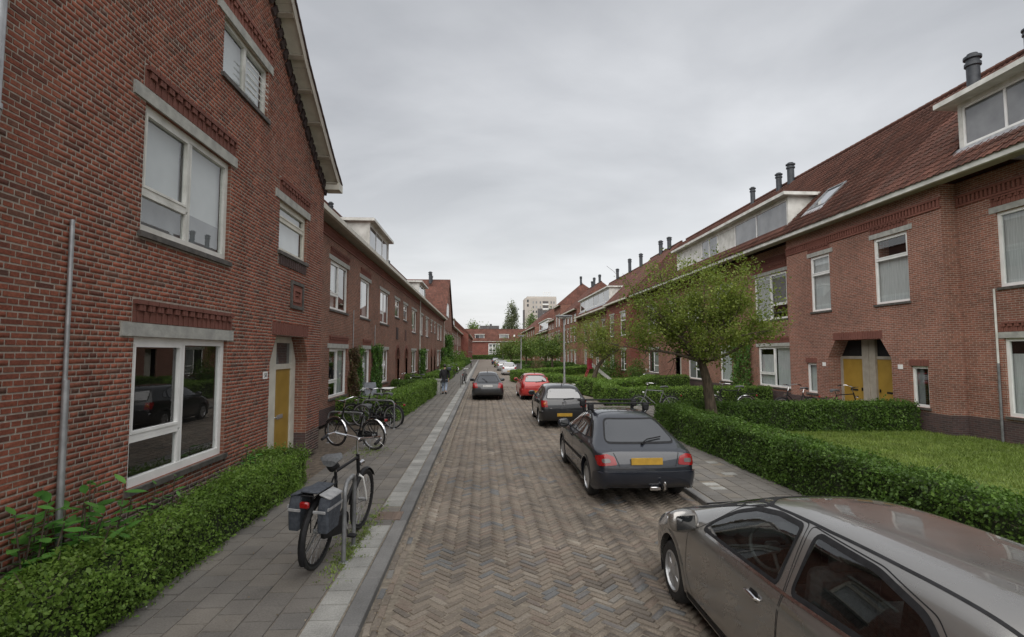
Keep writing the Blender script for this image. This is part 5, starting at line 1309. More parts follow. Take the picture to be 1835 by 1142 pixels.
# trees
def branch(b, p, d, L, r, depth, rg, tips, wig=.25, k=(2, 3), shrink=.68, up=.05, seg=6):
    pts = [Vector(p)]; rs = [r]; d = Vector(d).normalized(); n = 4
    for i in range(n):
        d = (d+Vector((rg.gauss(0, wig), rg.gauss(0, wig), rg.gauss(up, wig*.7)))).normalized()
        pts.append(pts[-1]+d*L/n); rs.append(r*(1-.45*(i+1)/n))
    b.tube(pts, rs, seg if depth > 1 else 4, cap=False)
    if depth <= 1: tips += pts[1:]
    if depth == 0: return
    for c in range(rg.randint(*k)):
        i = rg.randint(1, n); q = pts[i]
        nd = (d+Vector((rg.gauss(0, .8), rg.gauss(0, .8), rg.gauss(.1, .45)))).normalized()
        branch(b, q, nd, L*shrink*rg.uniform(.8, 1.15), rs[i]*.62, depth-1, rg, tips, wig, k, shrink, up, seg)
def tree(label, base, trunk_pts, trunk_r, limbs, depth, leaf, per, spread, mat, seed, crown=None, group=None, k=(2, 3), up=.05, name='tree', extra=None, wig=.25, fill=0):
    rg = random.Random(seed); root = empty(name, base); tag(root, label, 'tree', group)
    b = MB(); tips = []
    tp = [Vector(p)+Vector(base) for p in trunk_pts]; rs = [trunk_r*(1-.45*i/(len(tp)-1)) for i in range(len(tp))]; rs[0] *= 1.25
    b.tube(tp, rs, 12)
    top = tp[-1]
    for (dx, dy, dz, L, at) in limbs:
        p = tp[-1] if at >= 1 else tp[-2].lerp(tp[-1], at)
        branch(b, p, (dx, dy, dz), L, rs[-1]*.5, depth, rg, tips, wig, k, .66, up)
    if extra:
        for (dx, dy, dz, L) in extra: branch(b, top, (dx, dy, dz), L, rs[-1]*.2, 1, rg, tips, .12, (2, 4), .35, up)
    b.build('trunk', M['bark'], root, smooth=True)
    T = np.array([[t.x, t.y, t.z] for t in tips])
    if crown is not None:
        c = np.array(crown[0])+np.array(base); rr = np.array(crown[1]); inside = (((T-c)/rr)**2).sum(1) < 1.25; T = T[inside]
        if fill:
            nrg = np.random.RandomState(seed); v = unit(nrg.normal(0, 1, (fill, 3)))*(nrg.rand(fill, 1)**.45); T = np.concatenate([T, c+v*rr])
    idx = np.repeat(np.arange(len(T)), per); P = T[idx]+np.random.normal(0, spread, (len(idx), 3))
    Nn = np.tile(np.array([0, 0, 1.]), (len(P), 1))
    V, F = leaves(P, Nn, leaf*np.random.uniform(.55, 1.3, len(P)), .6, .8, .36)
    # clumps share a tone
    tone = np.random.rand(len(T))[idx]*.7+np.random.rand(len(idx))*.3
    o = mesh_np('crown', V, F, M[mat], root, attr=tone); o['kind'] = 'stuff'
    return root
ring = [(math.cos(a), math.sin(a), z, L, at) for a, z, L, at in [(0.2, .45, 1.6, 1), (1.0, .6, 1.4, 1), (1.9, .5, 1.5, .9), (2.7, .55, 1.7, 1), (3.4, .4, 1.75, .95), (4.2, .6, 1.5, 1), (5.0, .5, 1.5, 1), (5.7, .4, 1.6, .9), (.6, 1.4, 1.5, 1), (2.4, 1.3, 1.5, 1), (4.4, 1.5, 1.5, 1), (3.2, 1.0, 1.7, 1), (6.1, 1.0, 1.6, 1)]]
tree('spreading tree with fresh sparse leaves behind the long hedge', (7.0, 15.55, 0), [(0.02, 0, 0), (-.03, 0, .8), (-.13, 0, 1.6), (-.3, 0, 2.25)], .2, ring, 3, .07, 20, .13, 'leaf_tree', 5, ((-.3, 0, 4.0), (2.45, 2.3, 1.75)), extra=[(-1.0, 0, .9, 3.1), (-.85, -.3, .95, 3.2), (-.6, .2, 1.0, 2.9), (-.8, .5, .9, 3.0), (-.15, .1, 1.2, 2.6), (.5, 0, .9, 2.2)], k=(2, 3), up=.03, fill=640)
ring2 = [(math.cos(a), math.sin(a), z, L, 1) for a, z, L in [(0, .3, 1.5), (1, .5, 1.3), (2.2, .4, 1.5), (3.1, .25, 1.8), (4.2, .5, 1.3), (5.3, .4, 1.4), (1.5, 1.6, 1.6), (3, 1.8, 1.8), (4.8, 1.5, 1.5)]]
tree('small leaning tree beside the garden slide', (7.9, 36.6, 0), [(0, 0, 0), (.06, 0, .8), (.3, 0, 1.5), (.75, 0, 2.05)], .2, ring2, 3, .095, 11, .16, 'leaf_tree', 9, ((.4, 0, 3.6), (2.4, 2.2, 2.0)), extra=[(-.6, 0, 1.4, 2.0), (.5, 0, 1.2, 1.8)], fill=260)
for i, (x, y, lb) in enumerate(((8.6, 64, 'dense street tree past the second lamp'), (6.2, 74, 'street tree with a low round crown over the parked cars'), (9.8, 80, 'street tree in front of the three storey house'), (4.9, 90, 'street tree overhanging the green parked car'), (9.2, 98, 'farther street tree against the far right terrace'), (4.6, 118, 'far street tree near the end of the road'))):
    tree(lb, (x, y, 0), [(0, 0, 0), (.05, 0, 1.0), (0, 0, 2.0)], .17, ring2, 2, .2, 9, .3, 'leaf_far', 20+i, ((0, 0, 3.5), (3.0, 3.0, 1.75)), group='street trees', fill=150)
def far_tree(label, base, H, r, n, leaf, mat, seed, zlow=.12, power=.5, name='tree'):
    rg = np.random.RandomState(seed); root = empty(name, base); tag(root, label, 'tree')
    b = MB(); b.tube([base, (base[0], base[1], H*.6), (base[0], base[1], H*.96)], [r*.12, r*.07, .05], 8)
    m = 70; t = zlow+(1-zlow)*rg.rand(m)**.8; prof = np.sin(np.pi*np.clip((t-zlow)/(1-zlow), 0, 1)**power)**.8*.75+.1
    a = rg.rand(m)*6.28; C_ = np.stack([base[0]+np.cos(a)*r*prof*rg.rand(m)**.4, base[1]+np.sin(a)*r*prof*rg.rand(m)**.4, H*t], 1)
    for c in C_[::5]: b.tube([(base[0], base[1], c[2]-r*.5), tuple(c)], [r*.04, .04], 5)
    b.build('trunk', M['bark'], root)
    idx = np.repeat(np.arange(m), n//m); sz = r*(.16+.12*rg.rand(m))[idx][:, None]
    v = rg.normal(0, 1, (len(idx), 3))*np.array([1, 1, 1.6]); P = C_[idx]+v*sz
    V, F = leaves(P, np.tile(np.array([0, -.6, .6]), (len(P), 1)), leaf*rg.uniform(.6, 1.3, len(P)), .3, .7, .4)
    o = mesh_np('crown', V, F, M[mat], root, attr=np.clip(rg.rand(m)[idx]*.6+rg.rand(len(idx))*.4, 0, 1)); o['kind'] = 'stuff'
far_tree('tall slender poplar standing behind the end row', (13.6, 240, 0), 24.6, 3.6, 5600, .55, 'leaf_poplar', 3, .1, .8, 'poplar_tree')
far_tree('bright green tree over the end row on the left', (-4.2, 232, 0), 14.3, 4.5, 3000, .6, 'leaf_far', 4)
far_tree('smaller green tree behind the grey block', (2.2, 282, 0), 15.5, 4, 2000, .6, 'leaf_far', 5)
far_tree('green tree at the foot of the beige tower', (28.5, 300, 0), 23, 5.5, 3000, .7, 'leaf_far', 6)
far_tree('second green tree below the tower balconies', (41, 305, 0), 26, 6, 3000, .7, 'leaf_far', 7)
far_tree('small dark conifer tip beside the poplar', (4.8+5, 236, 0), 14.6, 1.8, 1200, .45, 'leaf_poplar', 8)
# ================================================================ cars
def rpoly(pts, r=.05, n=4):
    """round the corners of a polygon"""
    out = []; m = len(pts)
    for i in range(m):
        p = Vector((*pts[i], 0)); a = Vector((*pts[i-1], 0)); c = Vector((*pts[(i+1) % m], 0))
        da = a-p; dc = c-p; k = min(r, da.length*.45, dc.length*.45)
        p0 = p+da.normalized()*k; p2 = p+dc.normalized()*k
        for j in range(n+1):
            t = j/n; q = p0*(1-t)**2+p*2*t*(1-t)+p2*t*t; out.append((q.x, q.y))
    return out
def inset(pts, d):
    m = len(pts); area = sum(pts[i-1][0]*pts[i][1]-pts[i][0]*pts[i-1][1] for i in range(m)); s = 1 if area > 0 else -1; out = []
    for i in range(m):
        a = Vector((*pts[i-1], 0)); p = Vector((*pts[i], 0)); c = Vector((*pts[(i+1) % m], 0))
        e1 = (p-a); e2 = (c-p)
        if e1.length < 1e-9: e1 = e2
        if e2.length < 1e-9: e2 = e1
        e1.normalize(); e2.normalize(); n = Vector((-(e1.y+e2.y), e1.x+e2.x, 0))
        if n.length < 1e-6: n = Vector((-e1.y, e1.x, 0))
        n.normalize(); out.append((p.x+n.x*d*s, p.y+n.y*d*s))
    return out
class Body:
    """car shell: rings of control points along the length, smoothed, then details are laid on it"""
    def __init__(s, rings, sub=3, creases=(4,), cap0=.05, cap1=.05):
        # rings: list of lists of 9 points (x, y, z), rear to front, right half (x > 0)
        bm = bmesh.new(); G = []
        for rg in rings:
            row = [bm.verts.new((-p[0], p[1], p[2])) for p in rg[:-1]] + [bm.verts.new((0, rg[-1][1], rg[-1][2]))] + [bm.verts.new(p) for p in reversed(rg[:-1])]
            G.append(row)
        nn = len(G[0])
        for a, c in zip(G, G[1:]):
            for k in range(nn-1): bm.faces.new((a[k], a[k+1], c[k+1], c[k]))
        for idx, bulge in ((0, -cap0), (-1, cap1)):
            rg = rings[idx]; row = G[idx]; prev = None
            fr = [rg[c][0]/rg[4][0] for c in range(4, 9)]; fr = fr+[-f for f in reversed(fr[:-1])]
            grid = []
            for r in range(4):
                line = []
                for ci, f in enumerate(fr):
                    if ci == 0: line.append(row[nn-1-r])
                    elif ci == len(fr)-1: line.append(row[r])
                    else: line.append(bm.verts.new((rg[r][0]*f, rg[r][1]+bulge*(1-f*f), rg[r][2])))
                grid.append(line)
            grid.append([row[nn-1-k] for k in range(4, nn-4)])
            for a, c in zip(grid, grid[1:]):
                for k in range(len(fr)-1):
                    q = (a[k], a[k+1], c[k+1], c[k])
                    bm.faces.new(q if idx == 0 else tuple(reversed(q)))
        bmesh.ops.recalc_face_normals(bm, faces=bm.faces)
        cl = bm.edges.layers.float.get('crease_edge') or bm.edges.layers.float.new('crease_edge')
        for row0, row1 in zip(G, G[1:]):
            for lv, cv in creases:
                for k in (lv, nn-1-lv):
                    e = bm.edges.get((row0[k], row1[k]))
                    if e: e[cl] = cv
        me = bpy.data.meshes.new('tmp'); bm.to_mesh(me); bm.free()
        o = bpy.data.objects.new('tmp', me); col.objects.link(o); md = o.modifiers.new('s', 'SUBSURF'); md.levels = sub; md.render_levels = sub
        dg = bpy.context.evaluated_depsgraph_get(); dg.update(); s.me = bpy.data.meshes.new_from_object(o.evaluated_get(dg))
        bpy.data.objects.remove(o); bpy.data.meshes.remove(me)
        s.bm = bmesh.new(); s.bm.from_mesh(s.me); bmesh.ops.recalc_face_normals(s.bm, faces=s.bm.faces)
        s.bm.normal_update(); s.bm.faces.ensure_lookup_table()
        s.bvh = BVHTree.FromBMesh(s.bm)
        s.fn = [f for f in s.bm.faces]; s.fv = [[(v.co.copy(), v.normal.copy()) for v in f.verts] for f in s.bm.faces]
    def cast(s, axis, p, side):
        """p: 2D; axis 'x': p=(y,z) seen from the side; 'y': p=(x,z) from the end; 'z': p=(x,y) from above"""
        if axis == 'x': o = Vector((side*3, p[0], p[1])); d = Vector((-side, 0, 0))
        elif axis == 'y': o = Vector((p[0], side*5, p[1])); d = Vector((0, -side, 0))
        else: o = Vector((p[0], p[1], 4)); d = Vector((0, 0, -1))
        loc, nr_, fi, _ = s.bvh.ray_cast(o, d)
        if loc is None:
            loc, nr_, fi, _ = s.bvh.find_nearest(o+d*((o.length-1) if axis != 'x' else 2.2))
        ws = 0; n = Vector((0, 0, 0))
        for co, nm in s.fv[fi]:
            w = 1/((co-loc).length+1e-4); n += nm*w
        n.normalize()
        if n.dot(d) > 0: n = -n
        return loc, n
    def mesh2d(s, name, verts2, faces, axis, side, off, mat, parent, skirt=0):
        V = []; Nn = []
        for p in verts2:
            l, n = s.cast(axis, p, side); V.append(l+n*off); Nn.append(n)
        F = [list(f) for f in faces]
        # facing
        if F:
            f = F[0]; nn = (V[f[1]]-V[f[0]]).cross(V[f[2]]-V[f[0]]); tot = sum((( V[g[1]]-V[g[0]]).cross(V[g[2]]-V[g[0]])).dot(Nn[g[0]]) for g in F)
            if tot < 0: F = [list(reversed(g)) for g in F]
        if skirt:
            cnt = {}
            for g in F:
                for a, c in zip(g, g[1:]+g[:1]): cnt[(a, c)] = 1
            bd = [(a, c) for (a, c) in cnt if (c, a) not in cnt]; mp = {}
            for a, c in bd:
                for q in (a, c):
                    if (q, 0) not in mp:
                        mp[(q, 0)] = len(V); V.append(V[q].copy()); Nn.append(Nn[q]); mp[(q, 1)] = len(V); V.append(V[q]-Nn[q]*skirt); Nn.append(Nn[q])
                F.append([mp[(c, 0)], mp[(a, 0)], mp[(a, 1)], mp[(c, 1)]])
        me = bpy.data.meshes.new(name); me.from_pydata([tuple(v) for v in V], [], F); me.materials.append(mat)
        me.polygons.foreach_set('use_smooth', [True]*len(me.polygons)); me.update()
        if not skirt: me.normals_split_custom_set_from_vertices([tuple(n) for n in Nn])
        o = bpy.data.objects.new(name, me); return link(o, parent, keep=False)
    def patch(s, name, poly, axis, side, off, mat, parent, step=.06, skirt=0):
        bm = bmesh.new(); vs = [bm.verts.new((p[0], p[1], 0)) for p in poly]
        bm.faces.new(vs)
        for ax in (0, 1):
            lo = min(p[ax] for p in poly); hi = max(p[ax] for p in poly); k = lo+step
            while k < hi-1e-3:
                co = Vector((0, 0, 0)); no = Vector((0, 0, 0)); co[ax] = k; no[ax] = 1
                bmesh.ops.bisect_plane(bm, geom=bm.verts[:]+bm.edges[:]+bm.faces[:], plane_co=co, plane_no=no); k += step
        bmesh.ops.triangulate(bm, faces=[f for f in bm.faces if len(f.verts) > 4]); bm.verts.index_update()
        v2 = [(v.co.x, v.co.y) for v in bm.verts]; fs = [[v.index for v in f.verts] for f in bm.faces]; bm.free()
        return s.mesh2d(name, v2, fs, axis, side, off, mat, parent, skirt)
    def ring(s, name, poly, w, axis, side, off, mat, parent, skirt=0):
        """closed band of width w inside the outline"""
        dense = []
        for i in range(len(poly)):
            a, c = poly[i], poly[(i+1) % len(poly)]; L = math.dist(a, c); n = max(1, int(L/.06))
            dense += [(a[0]+(c[0]-a[0])*k/n, a[1]+(c[1]-a[1])*k/n) for k in range(n)]
        inn = inset(dense, w); m = len(dense)
        return s.mesh2d(name, dense+inn, [(i, (i+1) % m, m+(i+1) % m, m+i) for i in range(m)], axis, side, off, mat, parent, skirt)
    def line(s, name, pts, w, axis, side, off, mat, parent):
        P = []
        for a, c in zip(pts, pts[1:]):
            n = max(1, int(math.dist(a, c)/.05)); P += [(a[0]+(c[0]-a[0])*k/n, a[1]+(c[1]-a[1])*k/n) for k in range(n)]
        P.append(pts[-1]); L = []
        for i, p in enumerate(P):
            a = P[max(0, i-1)]; c = P[min(len(P)-1, i+1)]; t = Vector((c[0]-a[0], c[1]-a[1])); t.normalize(); L += [(p[0]-t.y*w/2, p[1]+t.x*w/2), (p[0]+t.y*w/2, p[1]-t.x*w/2)]
        return s.mesh2d(name, L, [(2*i, 2*i+1, 2*i+3, 2*i+2) for i in range(len(P)-1)], axis, side, off, mat, parent)
    def shell(s, mat, parent, arches, holes=()):
        """the painted body: wheel arches and window openings cut away"""
        bm = s.bm.copy()
        for (yc, zc, rr) in arches:
            for v in bm.verts:
                if abs(v.co.x) > .45:
                    d = math.hypot(v.co.y-yc, v.co.z-zc)
                    if abs(d-rr) < .028 and d > 1e-6: v.co.y = yc+(v.co.y-yc)*rr/d; v.co.z = zc+(v.co.z-zc)*rr/d
        dele = []
        def inside(p, poly):
            c = False; j = len(poly)-1
            for i in range(len(poly)):
                if (poly[i][1] > p[1]) != (poly[j][1] > p[1]) and p[0] < (poly[j][0]-poly[i][0])*(p[1]-poly[i][1])/(poly[j][1]-poly[i][1])+poly[i][0]: c = not c
                j = i
            return c
        for f in bm.faces:
            c = f.calc_center_median()
            if abs(c.x) > .42 and any(math.hypot(c.y-yc, c.z-zc) < rr-.002 for yc, zc, rr in arches): dele.append(f); continue
            for (axis, side, poly) in holes:
                n = f.normal
                if axis == 'x' and c.x*side > .3 and inside((c.y, c.z), poly): dele.append(f); break
                if axis == 'y' and c.y*side > 0 and n.y*side > .15 and c.z > .75 and inside((c.x, c.z), poly): dele.append(f); break
        bmesh.ops.delete(bm, geom=dele, context='FACES')
        me = bpy.data.meshes.new('body'); bm.to_mesh(me); bm.free(); me.materials.append(mat); me.polygons.foreach_set('use_smooth', [True]*len(me.polygons))
        o = bpy.data.objects.new('body', me); return link(o, parent, keep=False)
def wheel(parent, x, y, r, w, side, rimmat, spokes=5, twin=False, steer=0, cover=False):
    Mx = Matrix.Translation((x, y, r)) @ Matrix.Rotation(steer, 4, 'Z') @ Matrix.Rotation(R(90)*side, 4, 'Y')
    b = MB(); ri = r*.66
    b.lathe([(ri, -w/2), (ri+.03, -w/2), (r-.035, -w/2+.004), (r-.008, -w/2+.03), (r, -w/2+.06), (r, w/2-.06), (r-.008, w/2-.03), (r-.035, w/2-.004), (ri+.03, w/2), (ri, w/2-.005)], 40, Mx)
    ty = b.build('wheel', M['rubber'], parent, smooth=True, keep=False)
    b = MB(); b.lathe([(ri, -w/2), (ri, w/2-.006), (ri-.018, w/2+.002), (ri-.022, w/2-.02), (ri-.04, w/2-.04), (ri-.05, -w/2+.02)], 40, Mx)
    # spokes on a dished face
    n = spokes*(2 if twin else 1)
    for k in range(spokes):
        for e in ((-.13, .13) if twin else (0,)):
            a = 2*math.pi*k/spokes+e; ca, sa = math.cos(a), math.sin(a)
            def pt(rad, t, h): return Mx @ Vector((rad*ca-t*sa, rad*sa+t*ca, h))
            hw0, hw1 = (.02, .03) if twin else (.028, .05) if not cover else (.035, .075)
            h0, h1 = w/2-.012, w/2-.022
            b.add([pt(.04, -hw0, h0), pt(.04, hw0, h0), pt(ri-.015, hw1, h1), pt(ri-.015, -hw1, h1), pt(.04, -hw0*1.3, h0-.03), pt(.04, hw0*1.3, h0-.03), pt(ri-.015, hw1*1.2, h1-.03), pt(ri-.015, -hw1*1.2, h1-.03)],
                  [(0, 1, 2, 3), (0, 3, 7, 4), (1, 5, 6, 2), (0, 4, 5, 1)])
    b.lathe([(0, w/2+.004), (.03, w/2+.003), (.045, w/2-.004), (.062, w/2-.02), (.062, w/2-.05)], 20, Mx)
    b.build('rim', rimmat, ty, smooth=True, keep=False)
    b = MB(); b.lathe([(0, w/2-.06), (ri-.03, w/2-.06)], 24, Mx); b.lathe([(.06, w/2-.05), (ri*.62, w/2-.052)], 24, Mx); b.build('brake_disc', M['black'], ty, keep=False)
    return ty
def arch_liner(parent, yc, zc, rr, side, xo):
    b = MB(); n = 22; vs = []; fs = []
    for i in range(n+1):
        a = math.pi*(-.12+1.24*i/n)
        for x in (side*(xo), side*(xo-.3)): vs.append((x, yc+rr*math.cos(a), zc+rr*math.sin(a)))
    for i in range(n): fs.append((2*i, 2*i+1, 2*i+3, 2*i+2))
    b.add(vs, fs); b.add([(side*(xo-.3), yc+rr*math.cos(a), zc+rr*math.sin(a)) for a in np.linspace(-.12*math.pi, 1.12*math.pi, n)], [list(range(n))])
    b.build('wheel_arch', M['black'], parent, keep=False)
def arch_lip(bd, parent, yc, zc, rr, side, mat, w=.035):
    P = []; 
    for i in range(25):
        a = math.pi*(-.05+1.1*i/24); P.append((yc+(rr+w*.4)*math.cos(a), max(.17, zc+(rr+w*.4)*math.sin(a))))
    V = []; F = []
    for i, p in enumerate(P):
        l, n = bd.cast('x', p, side); a = math.atan2(p[1]-zc, p[0]-yc); rad = Vector((0, math.cos(a), math.sin(a)))
        xs = l.x
        for (dr, dx) in ((w*.7, .001), (w*.2, .012), (-w*.45, .012), (-w*.55, -.06)):
            q = rad*(rr+w*.4+dr)
            V.append((xs+side*dx, yc+q.y, zc+q.z if True else 0))
    for i in range(24):
        for k in range(3): F.append((4*i+k, 4*i+k+1, 4*i+k+5, 4*i+k+4))
    b = MB(); b.add(V, F); return b.build('wheel_arch_lip', mat, parent, smooth=True, keep=False)
def rings_from(spec):
    """spec rows: y_low, y_top, halfwidth, z_bottom, belt, top, roof_halfwidth, [rear/front slant list]"""
    out = []
    for row in spec:
        yl, yt, w, zb, belt, top, wr = row[:7]; sl_ = row[7] if len(row) > 7 else (0, 0, 0, 0)
        glass = top-belt > .2
        zl = zb+(belt-zb)*.22; zm = zb+(belt-zb)*.58
        pts = [(w*.955, yl+sl_[0], zb), (w*.998, yl+sl_[1], zl), (w*1.0, yl+sl_[2], zm), (w*.985, yl+sl_[3], belt-.06)]
        if glass:
            pts += [(w*.935, yl+(yt-yl)*.12, belt+.015), (wr+.05, yl+(yt-yl)*.85, belt+(top-belt)*.72), (wr*.93, yt, top-.035), (wr*.55, yt, top-.002), (0, yt, top)]
        else:
            c = top-belt
            pts += [(w*.93, yt, belt), (w*.80, yt, belt+c*.55), (w*.60, yt, belt+c*.85), (w*.32, yt, belt+c*.98), (0, yt, top)]
        out.append(pts)
    return out
def place(root, x, y, rz=0, z=None):
    root.location = (x, y, ZR if z is None else z); root.rotation_euler = (0, 0, rz)
def mirror(parent, x, y, z, side, mat, s=1):
    b = MB(); rot = Matrix.Rotation(R(-12)*side, 3, 'Z')
    bm = bmesh.new(); bmesh.ops.create_cube(bm, size=1)
    bmesh.ops.subdivide_edges(bm, edges=bm.edges, cuts=3, use_grid_fill=True)
    for v in bm.verts:
        q = v.co.normalized()*.62; c = v.co.lerp(q, .85)
        v.co = Vector((c.x*.23*s, c.y*.15*s*(1 if c.y > 0 else .55), c.z*.16*s))
    bm.verts.index_update()
    b.add([rot @ v.co + Vector((x+side*.1, y, z)) for v in bm.verts], [[v.index for v in f.verts] for f in bm.faces]); bm.free()
    b.tube([(x-side*.06, y+.02, z-.05), (x+side*.04, y+.01, z-.03)], .025, 8)
    o = b.build('side_mirror', mat, parent, smooth=True, keep=False)
    b = MB(); c = Vector((x+side*.1, y-.045*s, z)); b.add([c+rot @ Vector(p) for p in ((-.085*s, -.012, -.055*s), (.085*s, -.012, -.05*s), (.08*s, -.012, .055*s), (-.085*s, -.012, .06*s))], [(0, 1, 2, 3)]); b.build('mirror_glass', M['car_glass'], o, keep=False)
    return o
def car(label, spec, paint, prm, group=None):
    root = empty('car', (0, 0, 0)); tag(root, label, 'car', group)
    bd = Body(rings_from(spec), prm.get('sub', 3), ((4, .35), (1, .15)))
    L0 = spec[0][0]; L1 = spec[-1][0]
    wr_ = prm['wheel_r']; ya, yf = prm['axles']; arches = [(ya, wr_+.01, wr_+.065), (yf, wr_+.01, wr_+.065)]
    holes = []
    wins = prm['side_windows']
    if prm.get('open'):
        for sd in (-1, 1):
            for w in wins: holes.append(('x', sd, inset(w, .012)))
        holes.append(('y', 1, inset(prm['windshield'], .03))); holes.append(('y', -1, inset(prm['rear_window'], .03)))
    bd.shell(paint, root, arches, holes)
    GL = M['car_glass_clear'] if prm.get('open') else M['car_glass']
    xo = spec[len(spec)//2][2]
    for sd in (-1, 1):
        for (yc, zc, rr) in arches: arch_liner(root, yc, zc, rr-.004, sd, xo-.03); arch_lip(bd, root, yc, zc, rr-.01, sd, paint)
        for yc in (ya, yf):
            wheel(root, sd*(xo-.115), yc, wr_, .19, sd, prm.get('rimmat', M['alu']), prm.get('spokes', 5), prm.get('twin', False), 0, prm.get('cover', False))
        doors = prm.get('doors', [])
        for k, dpoly in enumerate(doors):
            dr = bd.ring('door', dpoly, .006, 'x', sd, .0015, M['black'], root) if prm.get('open') or True else None
            h = prm['handles'][k]
            P0, n0 = bd.cast('x', h, sd)
            b = MB(); q = P0+n0*.028; b.tube([P0+Vector((0, -.085, -.005)), q+Vector((0, -.07, 0)), q+Vector((0, .0, .006)), q+Vector((0, .07, .004)), P0+Vector((0, .085, .0))], [.008, .014, .015, .013, .008], 8)
            b.build('door_handle', prm.get('handlemat', paint), dr, smooth=True, keep=False)
            bd.patch('handle_recess', rpoly([(h[0]-.06, h[1]-.035), (h[0]+.06, h[1]-.035), (h[0]+.06, h[1]+.035), (h[0]-.06, h[1]+.035)], .03), 'x', sd, .002, M['black'], dr, .04)
        for w in wins:
            bd.ring('window_seal', inset(w, -.012), .032 if prm.get('open') else .026, 'x', sd, .003, M['black'], root)
            bd.patch('side_window', inset(w, .01), 'x', sd, .0012 if prm.get('open') else .0045, GL, root, .07)
        if prm.get('beltline'): bd.line('belt_trim', prm['beltline'], .018, 'x', sd, .006, M['chrome'] if prm.get('chromebelt') else M['black'], root)
        if prm.get('rubstrip'): bd.line('rub_strip', prm['rubstrip'], .05, 'x', sd, .008, M['black'], root)
        bd.line('sill_trim', [(ya+.4, spec[3][3]+.05), (yf-.4, spec[3][3]+.05)], .06, 'x', sd, .004, M['black'], root)
        mx, my, mz = prm['mirror']; mirror(root, sd*mx, my, mz, sd, prm.get('mirrormat', paint), prm.get('mirror_s', 1))
    ws = prm['windshield']; rw = prm['rear_window']
    for nm, poly, sd in (('windshield', ws, 1), ('rear_window', rw, -1)):
        bd.ring('window_seal', inset(poly, -.015), .05, 'y', sd, .003, M['black'], root)
        bd.patch(nm, inset(poly, .01), 'y', sd, .0012 if prm.get('open') else .005, M['car_glass_clear'] if prm.get('open') else (M['rear_glass'] if sd == -1 else M['car_glass']), root, .09)
    for poly, mt in prm.get('tail', []):
        for sd in (-1, 1): bd.patch('tail_light', rpoly([(sd*x, z) for x, z in poly], .03), 'y', -1, .014 if mt != M['lens_dark'] else .0175, mt, root, .04, skirt=.03)
    for poly, mt in prm.get('tail_side', []):
        for sd in (-1, 1): bd.patch('tail_light', rpoly(poly, .03), 'x', sd, .0145, mt, root, .04, skirt=.03)
    for poly, mt in prm.get('head', []):
        for sd in (-1, 1): bd.patch('headlight', rpoly([(sd*x, z) for x, z in poly], .04), 'y', 1, .012, mt, root, .04, skirt=.03)
    for poly, mt in prm.get('head_side', []):
        for sd in (-1, 1): bd.patch('headlight', rpoly(poly, .04), 'x', sd, .0125, mt, root, .04, skirt=.03)
    for ln in prm.get('rear_lines', []): bd.line('panel_gap', ln, .012, 'y', -1, .003, M['black'], root)
    if 'bumper_z' in prm:
        z0, z1, w = prm['bumper_z']
        pl = [(-w, z0), (w, z0), (w, z1), (-w, z1)]
        bd.patch('rear_bumper', rpoly(pl, .06), 'y', -1, .035, prm.get('bumpermat', paint), root, .06, skirt=.07)
    if 'plate' in prm:
        x, z, mt = prm['plate']; P0, n0 = bd.cast('y', (x, z), -1); b = MB(); b.bbox((P0.x, P0.y-.03 - (.03 if prm.get('plate_bumper') else 0), P0.z), (.52, .012, .11), .003, Matrix.Rotation(R(prm.get('plate_tilt', 0)), 3, 'X')); b.build('number_plate', mt, root, keep=False)
    if 'wiper' in prm:
        P = [bd.cast('y', p, -1) for p in prm['wiper']]; b = MB(); pts = [l+n*.03 for l, n in P]; b.tube(pts, .011, 6); b.tube([P[0][0]-P[0][1]*.02, P[0][0]+P[0][1]*.035], .022, 8); b.build('wiper', M['black'], root, keep=False)
    if 'antenna' in prm:
        l, n = bd.cast('z', prm['antenna'], 1); b = MB(); b.tube([l, l+Vector((0, -.03, .05)), l+Vector((0, -.12, .22))], [.02, .008, .003], 6); b.build('antenna', M['black'], root, keep=False)
    # dark underbody
    b = MB(); b.box(-xo+.16, xo-.16, L0+.5, L1-.3, .19, .26); b.build('underbody', M['black'], root, keep=False)
    return root, bd

M['lens_dark'] = flat_mat('smoked_lens', (.10, .09, .085), .15, coat=.6)
def hatch_spec(L, W, H, belt=.93, hood=.92, nose=.70, rear=.95, cabin_f=.62, zb=.2, tail=.40, wr=.56, cowl=None, roof_b=.36, hf=1.0):
    """two-box car; y from -L/2 (rear) to L/2"""
    w = W/2; r = -L/2; f = L/2
    return [
        (r+.02, r+.10, w*.90, zb+.06, rear, rear+.03, wr, (.06, .0, -.01, .03)),
        (r+.16, r+tail, w*.97, zb+.03, rear+.005, H-.07, wr*.94, (.0, 0, 0, .0)),
        (r+.62, r+.72, w*1.0, zb, belt+.015, H-.012, wr),
        (r+1.15, r+1.2, w*1.005, zb, belt+.005, H, wr*1.01),
        (r+L*.44, r+L*.45, w*1.0, zb, belt, H-.005, wr*1.0),
        (r+L*.55, r+L*cabin_f-.10, w*1.0, zb, belt-.01, H-.05, wr*.97),
        (r+L*.70, r+L*.775, w*1.0, zb, belt-.02, hood+.02, wr),
        (f-.55, f-.50, w*.985, zb+.01, hood-.12*hf, hood-.03, wr),
        (f-.20, f-.22, w*.93, zb+.03, nose-.02, nose+.06, wr),
        (f-.03, f-.09, w*.80, zb+.07, nose-.10, nose-.06, wr, (-.05, 0, .01, -.02)),
    ]
